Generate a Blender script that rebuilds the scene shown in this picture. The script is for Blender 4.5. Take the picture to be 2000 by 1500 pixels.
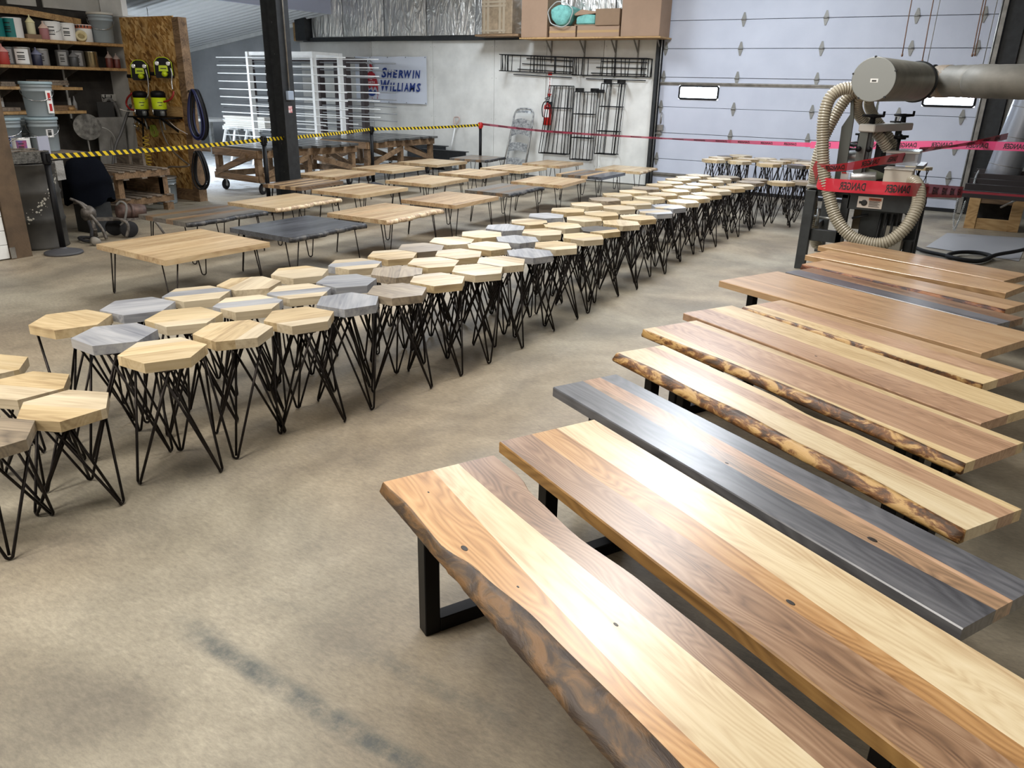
import bpy, bmesh, math, random
from mathutils import Vector, Matrix
random.seed(7)
PI = math.pi
S = bpy.context.scene
COL = S.collection
for o in list(bpy.data.objects): bpy.data.objects.remove(o)

# ------------------------------------------------------------------ camera
# columns of M are the camera's right, up and back axes in world space
M = Matrix(((0.859501, -0.202642, 0.469248), (0.510659, 0.300875, -0.805420), (0.022026, 0.931885, 0.362083)))
cd = bpy.data.cameras.new('camera'); cam = bpy.data.objects.new('camera', cd); COL.objects.link(cam)
cam.matrix_world = Matrix.Translation((0, 0, 1.75)) @ M.to_4x4()
cd.sensor_width = 36; cd.lens = 36 * 1495.9 / 2000; cd.clip_start = .05; cd.clip_end = 200
S.camera = cam

# ------------------------------------------------------------------ world, exposure
S.view_settings.view_transform = 'Standard'; S.view_settings.look = 'None'
S.view_settings.gamma = 1; S.view_settings.use_curve_mapping = False
S.view_settings.exposure = -0.26
w = bpy.data.worlds.new('sky'); S.world = w; w.use_nodes = True
w.node_tree.nodes['Background'].inputs[0].default_value = (.80, .90, 1.0, 1)
w.node_tree.nodes['Background'].inputs[1].default_value = 24.0

def area(name, loc, sx, sy, power, col, rot=(0, 0, 0)):
    l = bpy.data.lights.new(name, 'AREA'); l.shape = 'RECTANGLE'; l.size = sx; l.size_y = sy
    l.energy = power; l.color = col
    o = bpy.data.objects.new(name, l); COL.objects.link(o); o.location = loc; o.rotation_euler = rot
    return o
WARM = (1.0, .94, .86); NEUT = (1.0, .975, .94); COOL = (.80, .89, 1.0)
LAMPS = [(-2.7, 1.0, 190, WARM), (-2.6, 6.6, 215, NEUT), (-3.2, 11.0, 250, COOL),
         (-4.9, -2.2, 330, WARM), (-6.4, 5.6, 75, NEUT), (-7.6, 11.2, 250, COOL),
         (1.8, 2.6, 50, WARM), (-14.2, 9.3, 260, COOL)]
LZ = 4.7
for i, (x, y, p, c_) in enumerate(LAMPS):
    z = 2.72 if x < -12 else LZ
    area('ceiling_lamp_light', (x, y, z - .07), 1.1, 2.3, p, c_)
# added fill light inside the closed front wall, behind the camera to its left
area('front_fill_light', (-5.5, -5.8, 2.6), 4.2, 3.0, 150, (1.0, .95, .88), (math.radians(90), 0, 0))

# ------------------------------------------------------------------ helpers
def wl(o):
    v = Vector((0, 0, 0))
    while o: v += o.location; o = o.parent
    return v
def tag(o, label=None, cat=None, group=None, kind=None):
    if label: o['label'] = label
    if cat: o['category'] = cat
    if group: o['group'] = group
    if kind: o['kind'] = kind
    return o
def thing(name, label, cat, loc=(0, 0, 0), rz=0, group=None, kind=None):
    o = bpy.data.objects.new(name, None); COL.objects.link(o); o.empty_display_size = .1
    o.location = loc; o.rotation_euler = (0, 0, rz)
    return tag(o, label, cat, group, kind)
def basis(d, up=(0, 0, 1)):
    d = Vector(d).normalized(); u = Vector(up)
    if abs(d.dot(u)) > .97: u = Vector((1, 0, 0))
    s = d.cross(u).normalized(); u = s.cross(d).normalized()
    return d, s, u
class MB:
    def __init__(s): s.v = []; s.f = []; s.m = []; s.sm = []; s.mi = 0; s.smooth = False
    def add(s, vs, fs):
        n = len(s.v); s.v += [tuple(v) for v in vs]
        for f in fs: s.f.append([n + i for i in f]); s.m.append(s.mi); s.sm.append(s.smooth)
        return s
    def box(s, p, q):
        x0, x1 = sorted((p[0], q[0])); y0, y1 = sorted((p[1], q[1])); z0, z1 = sorted((p[2], q[2]))
        return s.add([(x, y, z) for z in (z0, z1) for y in (y0, y1) for x in (x0, x1)],
                     [(0, 2, 3, 1), (4, 5, 7, 6), (0, 1, 5, 4), (2, 6, 7, 3), (0, 4, 6, 2), (1, 3, 7, 5)])
    def cbox(s, c, d, rz=0, R=None):
        R = R or Matrix.Rotation(rz, 3, 'Z'); c = Vector(c)
        return s.add([c + R @ Vector((x * d[0] / 2, y * d[1] / 2, z * d[2] / 2)) for z in (-1, 1) for y in (-1, 1) for x in (-1, 1)],
                     [(0, 2, 3, 1), (4, 5, 7, 6), (0, 1, 5, 4), (2, 6, 7, 3), (0, 4, 6, 2), (1, 3, 7, 5)])
    def beam(s, p, q, w, h, up=(0, 0, 1)):
        p = Vector(p); q = Vector(q); d, a, u = basis(q - p, up)
        vs = [e + a * (i * w / 2) + u * (j * h / 2) for e in (p, q) for i, j in ((-1, -1), (1, -1), (1, 1), (-1, 1))]
        return s.add(vs, [(3, 2, 1, 0), (4, 5, 6, 7), (0, 1, 5, 4), (1, 2, 6, 5), (2, 3, 7, 6), (3, 0, 4, 7)])
    def tube(s, path, r, n=8, closed=False, caps=True):
        P = [Vector(p) for p in path]; N = len(P); rr = r if isinstance(r, (list, tuple)) else [r] * N
        rings = []; u = None
        for i in range(N):
            a = P[i - 1] if (i > 0 or closed) else P[i]; b = P[(i + 1) % N] if (i < N - 1 or closed) else P[i]
            d = (b - a).normalized()
            if u is None: _, sd, u = basis(d)
            else:
                u = (u - d * u.dot(d))
                if u.length < 1e-6: _, sd, u = basis(d)
                u.normalize()
            sd = d.cross(u)
            rings.append([P[i] + (u * math.cos(2 * PI * k / n) + sd * math.sin(2 * PI * k / n)) * rr[i] for k in range(n)])
        vs = [v for ring in rings for v in ring]; fs = []
        for i in range(N if closed else N - 1):
            j = (i + 1) % N
            for k in range(n):
                l = (k + 1) % n; fs.append((i * n + k, i * n + l, j * n + l, j * n + k))
        if caps and not closed: fs += [tuple(range(n))[::-1], tuple((N - 1) * n + k for k in range(n))]
        sm = s.smooth; s.smooth = True; s.add(vs, fs); s.smooth = sm
        return s
    def lathe(s, prof, c=(0, 0, 0), n=24, axis=(0, 0, 1), smooth=True):
        d, a, u = basis(axis); c = Vector(c)
        vs = [c + d * z + (a * math.cos(2 * PI * k / n) + u * math.sin(2 * PI * k / n)) * r for r, z in prof for k in range(n)]
        fs = []
        for i in range(len(prof) - 1):
            for k in range(n):
                l = (k + 1) % n; fs.append((i * n + k, i * n + l, (i + 1) * n + l, (i + 1) * n + k))
        sm = s.smooth; s.smooth = smooth; s.add(vs, fs); s.smooth = False
        fs = []
        if prof[0][0] > 1e-4: fs.append(tuple(range(n))[::-1])
        if prof[-1][0] > 1e-4: fs.append(tuple((len(prof) - 1) * n + k for k in range(n)))
        if fs:
            base = len(s.v) - len(vs)
            for f in fs: s.f.append([base + i for i in f]); s.m.append(s.mi); s.sm.append(False)
        s.smooth = sm
        return s
    def prism(s, poly, o, ax, ay, depth):
        # polygon in the plane (ax, ay) at o, extruded by the vector depth
        o = Vector(o); ax = Vector(ax); ay = Vector(ay); dp = Vector(depth); n = len(poly)
        a = [o + ax * x + ay * y for x, y in poly]; vs = a + [p + dp for p in a]
        return s.add(vs, [tuple(range(n)), tuple(range(2 * n - 1, n - 1, -1))] + [(i, i + n, (i + 1) % n + n, (i + 1) % n) for i in range(n)])
    def build(s, name, mats, parent=None, local=False, bevel=0, top=False):
        if not isinstance(mats, (list, tuple)): mats = [mats]
        off = Vector((0, 0, 0))
        if parent is not None and not local: off = wl(parent)
        if parent is None and s.v:
            lo = [min(v[i] for v in s.v) for i in range(3)]; hi = [max(v[i] for v in s.v) for i in range(3)]
            off = Vector(((lo[0] + hi[0]) / 2, (lo[1] + hi[1]) / 2, lo[2]))
        me = bpy.data.meshes.new(name)
        me.from_pydata([tuple(Vector(v) - off) for v in s.v], [], s.f)
        for m in mats: me.materials.append(m)
        me.polygons.foreach_set('material_index', s.m); me.polygons.foreach_set('use_smooth', s.sm)
        bm = bmesh.new(); bm.from_mesh(me); bmesh.ops.recalc_face_normals(bm, faces=bm.faces)
        if bevel: bmesh.ops.bevel(bm, geom=[e for e in bm.edges if len(e.link_faces) == 2 and e.calc_face_angle(0) > .5], offset=bevel, segments=1, affect='EDGES')
        bm.to_mesh(me); bm.free()
        o = bpy.data.objects.new(name, me); COL.objects.link(o)
        if parent is not None: o.parent = parent
        else: o.location = off
        return o
def obj_from(mesh, name, parent=None, loc=(0, 0, 0), rz=0, mat=None):
    o = bpy.data.objects.new(name, mesh); COL.objects.link(o); o.location = loc; o.rotation_euler = (0, 0, rz)
    if parent is not None: o.parent = parent
    if mat is not None and len(mesh.materials):
        o.material_slots[0].link = 'OBJECT'; o.material_slots[0].material = mat
    return o
def spline(P, k=8, closed=False):
    P = [Vector(p) for p in P]; out = []; N = len(P)
    R = range(N) if closed else range(N - 1)
    for i in R:
        p0 = P[i - 1] if (i > 0 or closed) else P[0] * 2 - P[1]; p1 = P[i]; p2 = P[(i + 1) % N]
        p3 = P[(i + 2) % N] if (i + 2 < N or closed) else p2 * 2 - p1
        for j in range(k):
            t = j / k
            out.append(.5 * ((2 * p1) + (p2 - p0) * t + (2 * p0 - 5 * p1 + 4 * p2 - p3) * t * t + (3 * p1 - p0 - 3 * p2 + p3) * t ** 3))
    if not closed: out.append(P[-1])
    return out

# ------------------------------------------------------------------ materials
def nt(name):
    m = bpy.data.materials.new(name); m.use_nodes = True
    return m, m.node_tree, m.node_tree.nodes, m.node_tree.links, m.node_tree.nodes['Principled BSDF']
def c4(c): return (c[0], c[1], c[2], 1)
def mat(name, col, rough=.5, metal=0, var=0, vscale=6, bump=0, bscale=60, coat=0, emit=None, col2=None, alpha=1, aniso=(1, 1, 1)):
    m, t, N, L, b = nt(name)
    b.inputs['Base Color'].default_value = c4(col); b.inputs['Roughness'].default_value = rough; b.inputs['Metallic'].default_value = metal
    if coat: b.inputs['Coat Weight'].default_value = coat; b.inputs['Coat Roughness'].default_value = .12
    if alpha < 1: b.inputs['Alpha'].default_value = alpha
    if emit: b.inputs['Emission Color'].default_value = c4(col); b.inputs['Emission Strength'].default_value = emit
    if var or bump or col2:
        tc = N.new('ShaderNodeTexCoord'); mp = N.new('ShaderNodeMapping'); L.new(tc.outputs['Object'], mp.inputs[0]); mp.inputs['Scale'].default_value = aniso
    if var or col2:
        n = N.new('ShaderNodeTexNoise'); n.inputs['Scale'].default_value = vscale; n.inputs['Detail'].default_value = 6; n.inputs['Roughness'].default_value = .6
        L.new(mp.outputs[0], n.inputs['Vector'])
        r = N.new('ShaderNodeValToRGB'); e = r.color_ramp.elements
        e[0].position = .35; e[1].position = .65
        e[0].color = c4(col2) if col2 else c4([max(0, x * (1 - var)) for x in col]); e[1].color = c4(col) if col2 else c4([min(1, x * (1 + var)) for x in col])
        L.new(n.outputs['Fac'], r.inputs[0]); L.new(r.outputs[0], b.inputs['Base Color'])
    if bump:
        n2 = N.new('ShaderNodeTexNoise'); n2.inputs['Scale'].default_value = bscale; n2.inputs['Detail'].default_value = 4
        L.new(mp.outputs[0], n2.inputs['Vector'])
        bp = N.new('ShaderNodeBump'); bp.inputs['Strength'].default_value = bump; bp.inputs['Distance'].default_value = .01
        L.new(n2.outputs['Fac'], bp.inputs['Height']); L.new(bp.outputs[0], b.inputs['Normal'])
    return m
def wood(name, light, mid, dark, axis='X', rough=.42, ring=1.0, knots=.5, coat=0, fig=1.0):
    m, t, N, L, b = nt(name)
    tc = N.new('ShaderNodeTexCoord'); oi = N.new('ShaderNodeObjectInfo')
    mu = N.new('ShaderNodeVectorMath'); mu.operation = 'SCALE'; mu.inputs[0].default_value = (13.7, 7.3, 3.1); L.new(oi.outputs['Random'], mu.inputs['Scale'])
    ad = N.new('ShaderNodeVectorMath'); L.new(tc.outputs['Object'], ad.inputs[0]); L.new(mu.outputs[0], ad.inputs[1])
    def mp(sc):
        q = N.new('ShaderNodeMapping'); q.inputs['Scale'].default_value = sc if axis == 'X' else (sc[1], sc[0], sc[2]); L.new(ad.outputs[0], q.inputs[0]); return q
    # slow figure that bends the rings
    n1 = N.new('ShaderNodeTexNoise'); n1.inputs['Scale'].default_value = 3.0; n1.inputs['Detail'].default_value = 2; L.new(mp((.33, 1.9, 1)).outputs[0], n1.inputs['Vector'])
    ml = N.new('ShaderNodeMath'); ml.operation = 'MULTIPLY'; ml.inputs[1].default_value = 22 * ring; L.new(n1.outputs['Fac'], ml.inputs[0])
    fr = N.new('ShaderNodeMath'); fr.operation = 'PINGPONG'; fr.inputs[1].default_value = .5; L.new(ml.outputs[0], fr.inputs[0])
    # fine fibre
    n2 = N.new('ShaderNodeTexNoise'); n2.inputs['Scale'].default_value = 60; n2.inputs['Detail'].default_value = 5; n2.inputs['Roughness'].default_value = .65
    L.new(mp((.035, 1, 1)).outputs[0], n2.inputs['Vector'])
    n3 = N.new('ShaderNodeTexNoise'); n3.inputs['Scale'].default_value = 9; n3.inputs['Detail'].default_value = 4; n3.inputs['Distortion'].default_value = .4
    L.new(mp((.1, 1, 1)).outputs[0], n3.inputs['Vector'])
    def mad(a, k, c):
        q = N.new('ShaderNodeMath'); q.operation = 'MULTIPLY_ADD'; L.new(a, q.inputs[0]); q.inputs[1].default_value = k
        if isinstance(c, float): q.inputs[2].default_value = c
        else: L.new(c, q.inputs[2])
        return q.outputs[0]
    s = mad(fr.outputs[0], .42 * fig, -.28)
    s = mad(n2.outputs['Fac'], .5, s); s = mad(n3.outputs['Fac'], .85, s)
    r = N.new('ShaderNodeValToRGB'); e = r.color_ramp.elements
    e[0].position = .22; e[0].color = c4(dark); e[1].position = .78; e[1].color = c4(light); k = e.new(.48); k.color = c4(mid)
    L.new(s, r.inputs[0]); out = r.outputs[0]
    if knots:
        vo = N.new('ShaderNodeTexVoronoi'); vo.inputs['Scale'].default_value = 2.4; L.new(mp((.55, 1.4, .4)).outputs[0], vo.inputs['Vector'])
        vr = N.new('ShaderNodeValToRGB'); ve = vr.color_ramp.elements
        ve[0].position = .0; ve[0].color = (knots, knots, knots, 1); ve[1].position = .055; ve[1].color = (0, 0, 0, 1)
        L.new(vo.outputs['Distance'], vr.inputs[0])
        mx = N.new('ShaderNodeMixRGB'); L.new(vr.outputs[0], mx.inputs[0]); L.new(out, mx.inputs[1]); mx.inputs[2].default_value = c4([x * .3 for x in dark]); out = mx.outputs[0]
    hs = N.new('ShaderNodeHueSaturation'); vv = N.new('ShaderNodeMapRange'); vv.inputs[3].default_value = .90; vv.inputs[4].default_value = 1.10
    L.new(oi.outputs['Random'], vv.inputs[0]); L.new(vv.outputs[0], hs.inputs['Value']); L.new(out, hs.inputs['Color'])
    L.new(hs.outputs[0], b.inputs['Base Color'])
    b.inputs['Roughness'].default_value = rough
    if coat: b.inputs['Coat Weight'].default_value = coat; b.inputs['Coat Roughness'].default_value = .27
    bp = N.new('ShaderNodeBump'); bp.inputs['Strength'].default_value = .06; bp.inputs['Distance'].default_value = .002; L.new(n2.outputs['Fac'], bp.inputs['Height']); L.new(bp.outputs[0], b.inputs['Normal'])
    return m
def rgb(h, k=1.0):
    h = h.lstrip('#'); v = [int(h[i:i + 2], 16) / 255 for i in (0, 2, 4)]
    return tuple(min(1, k * (x / 12.92 if x <= .04045 else ((x + .055) / 1.055) ** 2.4)) for x in v)

K = {}
# bench timbers, oiled satin
K['maple'] = wood('maple_timber', rgb('dccfb3'), rgb('cebd9b'), rgb('b09572'), rough=.32, coat=.22, knots=.35, fig=.6)
K['hickory'] = wood('hickory_timber', rgb('cba677'), rgb('b48a5a'), rgb('86603b'), rough=.33, coat=.22, knots=.9)
K['walnut'] = wood('walnut_timber', rgb('a3876d'), rgb('866951'), rgb('5a4434'), rough=.33, coat=.22, ring=1.5, knots=.6)
K['grey_stain'] = wood('grey_stained_timber', rgb('717276'), rgb('5a5b60'), rgb('3d3e43'), rough=.34, coat=.4, ring=.7, knots=.3)
K['brown_streak'] = wood('brown_streaked_timber', rgb('b59474'), rgb('8a7058'), rgb('51463d'), rough=.34, coat=.4, ring=1.2, knots=.8)
K['rosy'] = wood('rosy_cherry_timber', rgb('c2a286'), rgb('ad8b6f'), rgb('896a53'), rough=.34, coat=.22, ring=1.1)
K['cream_sap'] = wood('cream_sapwood_timber', rgb('dfcca4'), rgb('cfb78c'), rgb('ad9065'), rough=.34, coat=.22, fig=.7)
K['oak'] = wood('tan_oak_timber', rgb('c6aa86'), rgb('b59470'), rgb('927455'), rough=.3, coat=.3, ring=.8, knots=.7, fig=.5)
K['oak2'] = wood('golden_oak_timber', rgb('c6a881'), rgb('b08d66'), rgb('826446'), rough=.3, coat=.3, knots=.9)
K['edge'] = wood('edge_timber', rgb('a9834c'), rgb('8c6838'), rgb('60431f'), rough=.5, knots=0)
# stool seats, raw sanded poplar (grain along x)
K['s_cream'] = wood('cream_poplar', rgb('d8ccb4'), rgb('c9bba0'), rgb('a6957b'), rough=.4, coat=.3, knots=.25, ring=.6, fig=.5)
K['s_tan'] = wood('tan_poplar', rgb('d2c19f'), rgb('bfaa84'), rgb('998260'), rough=.4, coat=.3, knots=.4, ring=.8, fig=.6)
K['s_grey'] = wood('grey_brown_poplar', rgb('a89a85'), rgb('8f8270'), rgb('6b6257'), rough=.4, coat=.3, knots=.3, ring=.8)
K['s_blue'] = wood('blue_grey_poplar', rgb('b9babb'), rgb('9c9ea3'), rgb('71757f'), rough=.36, coat=.35, knots=.2, ring=.5, fig=.6)
K['s_dark'] = wood('dark_grey_poplar', rgb('6c675f'), rgb('4e4a46'), rgb('2c2a2b'), rough=.4, coat=.3, knots=.2)
# coffee tables (boards along y)
K['t_maple'] = wood('light_hickory_board', rgb('d8c6a5'), rgb('c6ac86'), rgb('a08261'), axis='Y', rough=.34, coat=.25, knots=.6, ring=.8, fig=.6)
K['t_tan'] = wood('tan_hickory_board', rgb('c9ae8a'), rgb('b39571'), rgb('8a6c4c'), axis='Y', rough=.34, coat=.25, knots=.7, ring=.8)
K['t_brown'] = wood('brown_walnut_board', rgb('937a61'), rgb('79624c'), rgb('524130'), axis='Y', rough=.34, coat=.25, knots=.4)
K['t_grey'] = wood('grey_stained_board', rgb('7d776f'), rgb('645f59'), rgb('423e3b'), axis='Y', rough=.3, coat=.3, knots=.3)
K['t_blue'] = wood('charcoal_stained_board', rgb('63676e'), rgb('4c4f56'), rgb('2f3238'), axis='Y', rough=.28, coat=.6, knots=.3)
K['black'] = mat('black_steel', (.012, .012, .013), .42, .6)
K['rod'] = mat('raw_black_rod', (.022, .018, .016), .38, .8, var=.3, vscale=30)
K['plastic_black'] = mat('black_plastic', (.005, .005, .006), .5)
K['rubber'] = mat('dark_rubber', (.02, .02, .022), .7)
K['white_paint'] = mat('white_paint', (.74, .75, .74), .5, var=.06)
K['galv'] = mat('galvanised_steel', (.42, .43, .42), .38, .75, var=.25, vscale=9)
K['dull_galv'] = mat('dull_galvanised_steel', (.26, .25, .23), .45, .7, var=.25, vscale=7)
for k_ in ('plastic_black', 'black', 'rubber'): K[k_].node_tree.nodes['Principled BSDF'].inputs['Specular IOR Level'].default_value = .2
K['chrome'] = mat('bright_metal', (.7, .7, .7), .2, 1)
K['pine'] = wood('pine_lumber', rgb('c09f6f'), rgb('a88556'), rgb('7a5c3c'), rough=.6, knots=.6)
K['old_lumber'] = wood('worn_brown_lumber', rgb('94785a'), rgb('785f45'), rgb('4a3928'), rough=.65, knots=.6)
K['grey_lumber'] = wood('dusty_grey_lumber', rgb('918475'), rgb('74685b'), rgb('4b433a'), rough=.75, knots=.3)
K['post_brown'] = mat('brown_board', rgb('594836'), .75, var=.25, vscale=5, bump=.2)
K['cardboard'] = mat('cardboard', rgb('937963'), .8, var=.06, vscale=3, bump=.1)
K['cardboard_dark'] = mat('shaded_cardboard', rgb('7f6750'), .8, var=.08, vscale=3)
K['red'] = mat('red_enamel', rgb('b01d1a'), .35)
K['turquoise'] = mat('turquoise_fibre', rgb('6ba59d'), .8, var=.2, vscale=14, bump=.6, bscale=18)
K['steel_dark'] = mat('dark_painted_steel', (.028, .03, .032), .5, .3, var=.2, vscale=12)
K['paper'] = mat('white_paper', (.78, .78, .76), .6)
K['ink'] = mat('black_ink', (.02, .02, .02), .6)
def bark_mat(name, a, b_, c_):
    m, t, N, L, b = nt(name)
    tc = N.new('ShaderNodeTexCoord'); mp = N.new('ShaderNodeMapping'); L.new(tc.outputs['Object'], mp.inputs[0]); mp.inputs['Scale'].default_value = (.45, 1, 1)
    n = N.new('ShaderNodeTexNoise'); n.inputs['Scale'].default_value = 18; n.inputs['Detail'].default_value = 8; n.inputs['Roughness'].default_value = .62; n.inputs['Distortion'].default_value = .6; L.new(mp.outputs[0], n.inputs['Vector'])
    r = N.new('ShaderNodeValToRGB'); e = r.color_ramp.elements; e[0].position = .42; e[0].color = c4(a); e[1].position = .575; e[1].color = c4(c_); q = e.new(.50); q.color = c4(b_)
    L.new(n.outputs['Fac'], r.inputs[0]); L.new(r.outputs[0], b.inputs['Base Color']); b.inputs['Roughness'].default_value = .5
    bp = N.new('ShaderNodeBump'); bp.inputs['Strength'].default_value = .7; bp.inputs['Distance'].default_value = .012; L.new(n.outputs['Fac'], bp.inputs['Height']); L.new(bp.outputs[0], b.inputs['Normal'])
    return m
K['bark_soft'] = bark_mat('smooth_brown_bark', rgb('41342a'), rgb('59452f'), rgb('745636'))
K['bark_patchy'] = bark_mat('patchy_bark', rgb('40280f'), rgb('74491c'), rgb('b8945c'))
K['bark_red'] = bark_mat('dark_red_bark', rgb('2e150a'), rgb('5a2c14'), rgb('8a5426'))
K['bark_dark'] = bark_mat('charcoal_bark', rgb('17171a'), rgb('2d2d31'), rgb('55524e'))
K['bark_pale'] = bark_mat('pale_live_edge', rgb('a98f74'), rgb('cbb190'), rgb('e3d2b0'))

# ================================================================== THE SETTING
def line_mask(N, L, co, p, q, wd, seed):
    # 1 inside the strip p-q (floor coordinates), 0 outside, broken up by noise
    p = Vector(p[:2]); q = Vector(q[:2]); d = q - p; ln = d.length; d /= ln; n_ = Vector((-d.y, d.x))
    def dot(v, off):
        a = N.new('ShaderNodeVectorMath'); a.operation = 'DOT_PRODUCT'; L.new(co, a.inputs[0]); a.inputs[1].default_value = (v.x, v.y, 0)
        b = N.new('ShaderNodeMath'); b.operation = 'SUBTRACT'; L.new(a.outputs['Value'], b.inputs[0]); b.inputs[1].default_value = off; return b.outputs[0]
    t = dot(d, d.dot(p) + ln / 2); s = dot(n_, n_.dot(p))
    def fall(x, half, soft):
        a = N.new('ShaderNodeMath'); a.operation = 'ABSOLUTE'; L.new(x, a.inputs[0])
        r = N.new('ShaderNodeMapRange'); r.interpolation_type = 'SMOOTHSTEP'; L.new(a.outputs[0], r.inputs[0]); r.inputs[1].default_value = half + soft; r.inputs[2].default_value = half - soft; return r.outputs[0]
    m = N.new('ShaderNodeMath'); m.operation = 'MULTIPLY'; L.new(fall(t, ln / 2, ln * .14), m.inputs[0]); L.new(fall(s, wd, wd * .7), m.inputs[1])
    nz = N.new('ShaderNodeTexNoise'); nz.inputs['Scale'].default_value = 9 + seed; nz.inputs['Detail'].default_value = 9; nz.inputs['Roughness'].default_value = .75; L.new(co, nz.inputs['Vector'])
    r = N.new('ShaderNodeMapRange'); L.new(nz.outputs['Fac'], r.inputs[0]); r.inputs[1].default_value = .37; r.inputs[2].default_value = .62
    k = N.new('ShaderNodeMath'); k.operation = 'MULTIPLY'; L.new(m.outputs[0], k.inputs[0]); L.new(r.outputs[0], k.inputs[1]); return k.outputs[0]
def floor_mat():
    m, t, N, L, b = nt('trowelled_concrete')
    g = N.new('ShaderNodeNewGeometry'); co = g.outputs['Position']
    def noise(sc, det, rg=.6, dist=0, scl=None):
        n = N.new('ShaderNodeTexNoise'); n.inputs['Scale'].default_value = sc; n.inputs['Detail'].default_value = det; n.inputs['Roughness'].default_value = rg; n.inputs['Distortion'].default_value = dist
        if scl:
            mp = N.new('ShaderNodeMapping'); mp.inputs['Scale'].default_value = scl; mp.inputs['Rotation'].default_value = (0, 0, .5); L.new(co, mp.inputs[0]); L.new(mp.outputs[0], n.inputs['Vector'])
        else: L.new(co, n.inputs['Vector'])
        return n.outputs['Fac']
    def ramp(x, cols):
        r = N.new('ShaderNodeValToRGB'); e = r.color_ramp.elements; e[0].position, e[0].color = cols[0][0], c4(cols[0][1]); e[1].position, e[1].color = cols[-1][0], c4(cols[-1][1])
        for p, c_ in cols[1:-1]: k = e.new(p); k.color = c4(c_)
        L.new(x, r.inputs[0]); return r.outputs[0]
    def mix(f, a, c_, mode='MIX'):
        x = N.new('ShaderNodeMixRGB'); x.blend_type = mode
        if isinstance(f, float): x.inputs[0].default_value = f
        else: L.new(f, x.inputs[0])
        L.new(a, x.inputs[1])
        if isinstance(c_, tuple): x.inputs[2].default_value = c4(c_)
        else: L.new(c_, x.inputs[2])
        return x.outputs[0]
    base = ramp(noise(1.3, 8, .62, .4), [(.38, (.20, .172, .13)), (.5, (.272, .236, .176)), (.62, (.345, .302, .228))])
    fine = ramp(noise(26, 10, .78, .2, (1, 2.6, 1)), [(.3, (.64, .64, .65)), (.7, (1.2, 1.19, 1.16))])
    col = mix(1.0, base, fine, 'MULTIPLY')
    blot = ramp(noise(4.5, 6, .7, .8), [(.55, (1, 1, 1)), (.72, (.80, .80, .82))]); col = mix(.8, col, blot, 'MULTIPLY')
    tile = ramp(noise(.45, 2), [(.4, (1.05, .99, .94)), (.6, (.95, .99, 1.03))]); col = mix(.8, col, tile, 'MULTIPLY')
    for i, (p, q, wd) in enumerate((((-1.980, 1.283, 0.000), (-0.748, 1.230, 0.000), .036), ((-2.072, 1.324, 0.000), (-1.519, 1.268, 0.000), .035), ((-1.475, 1.523, 0.000), (-0.837, 1.514, 0.000), .035), ((-1.909, 1.546, 0.000), (-1.733, 1.571, 0.000), .02))):
        f = line_mask(N, L, co, p, q, wd, i); q_ = N.new('ShaderNodeMath'); q_.operation = 'MULTIPLY'; q_.inputs[1].default_value = (.95, .5, .5, .3)[i]; L.new(f, q_.inputs[0]); col = mix(q_.outputs[0], col, (.07, .078, .075))
    # white overspray on the slab of the spray bay
    sx = N.new('ShaderNodeSeparateXYZ'); L.new(co, sx.inputs[0])
    def rng(o, a, b_):
        r = N.new('ShaderNodeMapRange'); r.interpolation_type = 'SMOOTHSTEP'; L.new(o, r.inputs[0]); r.inputs[1].default_value = a; r.inputs[2].default_value = b_; return r.outputs[0]
    k = N.new('ShaderNodeMath'); k.operation = 'MULTIPLY'; L.new(rng(sx.outputs[0], -9.6, -11.4), k.inputs[0]); L.new(rng(sx.outputs[1], 8.0, 9.2), k.inputs[1])
    k2 = N.new('ShaderNodeMath'); k2.operation = 'MULTIPLY'; L.new(k.outputs[0], k2.inputs[0]); L.new(rng(noise(5, 8, .7), .25, .55), k2.inputs[1])
    col = mix(k2.outputs[0], col, (.68, .72, .76))
    L.new(col, b.inputs['Base Color'])
    rr = N.new('ShaderNodeMapRange'); L.new(noise(3, 5), rr.inputs[0]); rr.inputs[3].default_value = .38; rr.inputs[4].default_value = .62; L.new(rr.outputs[0], b.inputs['Roughness'])
    bp = N.new('ShaderNodeBump'); bp.inputs['Strength'].default_value = .35; bp.inputs['Distance'].default_value = .004; L.new(noise(30, 8, .75, .3, (1, 2.2, 1)), bp.inputs['Height']); L.new(bp.outputs[0], b.inputs['Normal'])
    return m
f = MB(); f.box((-19.2, -6, -.1), (3.4, 16, 0)); o = f.build('floor', floor_mat()); tag(o, 'beige grey trowelled concrete slab with dark skid marks', kind='structure')

K['panel'] = mat('white_wall_panel', (.70, .70, .665), .5, var=.10, vscale=2.2, bump=.15, bscale=25)
K['panel_dirty'] = mat('stained_white_panel', (.70, .70, .67), .5, col2=(.52, .51, .48), vscale=.9)
K['wall_grey'] = mat('blue_grey_wall', (.36, .375, .39), .7, var=.12, vscale=1.5)
K['wall_dark'] = mat('shade_dark_boards', (.028, .024, .02), .85, var=.35, vscale=7)  # left wall's darkness is mostly shade put into this base colour
K['wall_pale'] = mat('faded_white_wall', (.42, .41, .38), .7, var=.12, vscale=3)
K['block'] = mat('grey_green_wall', (.16, .155, .14), .8, var=.2, vscale=3)
K['ceil'] = mat('white_ribbed_steel', (.62, .63, .63), .5)
K['hall_ceil'] = mat('grey_hall_ceiling', (.26, .26, .255), .8)
WY = 14.5
def struct(mb, name, m, label, parent=None):
    o = mb.build(name, m, parent)
    if parent is None: tag(o, label, kind='structure')
    return o
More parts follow.
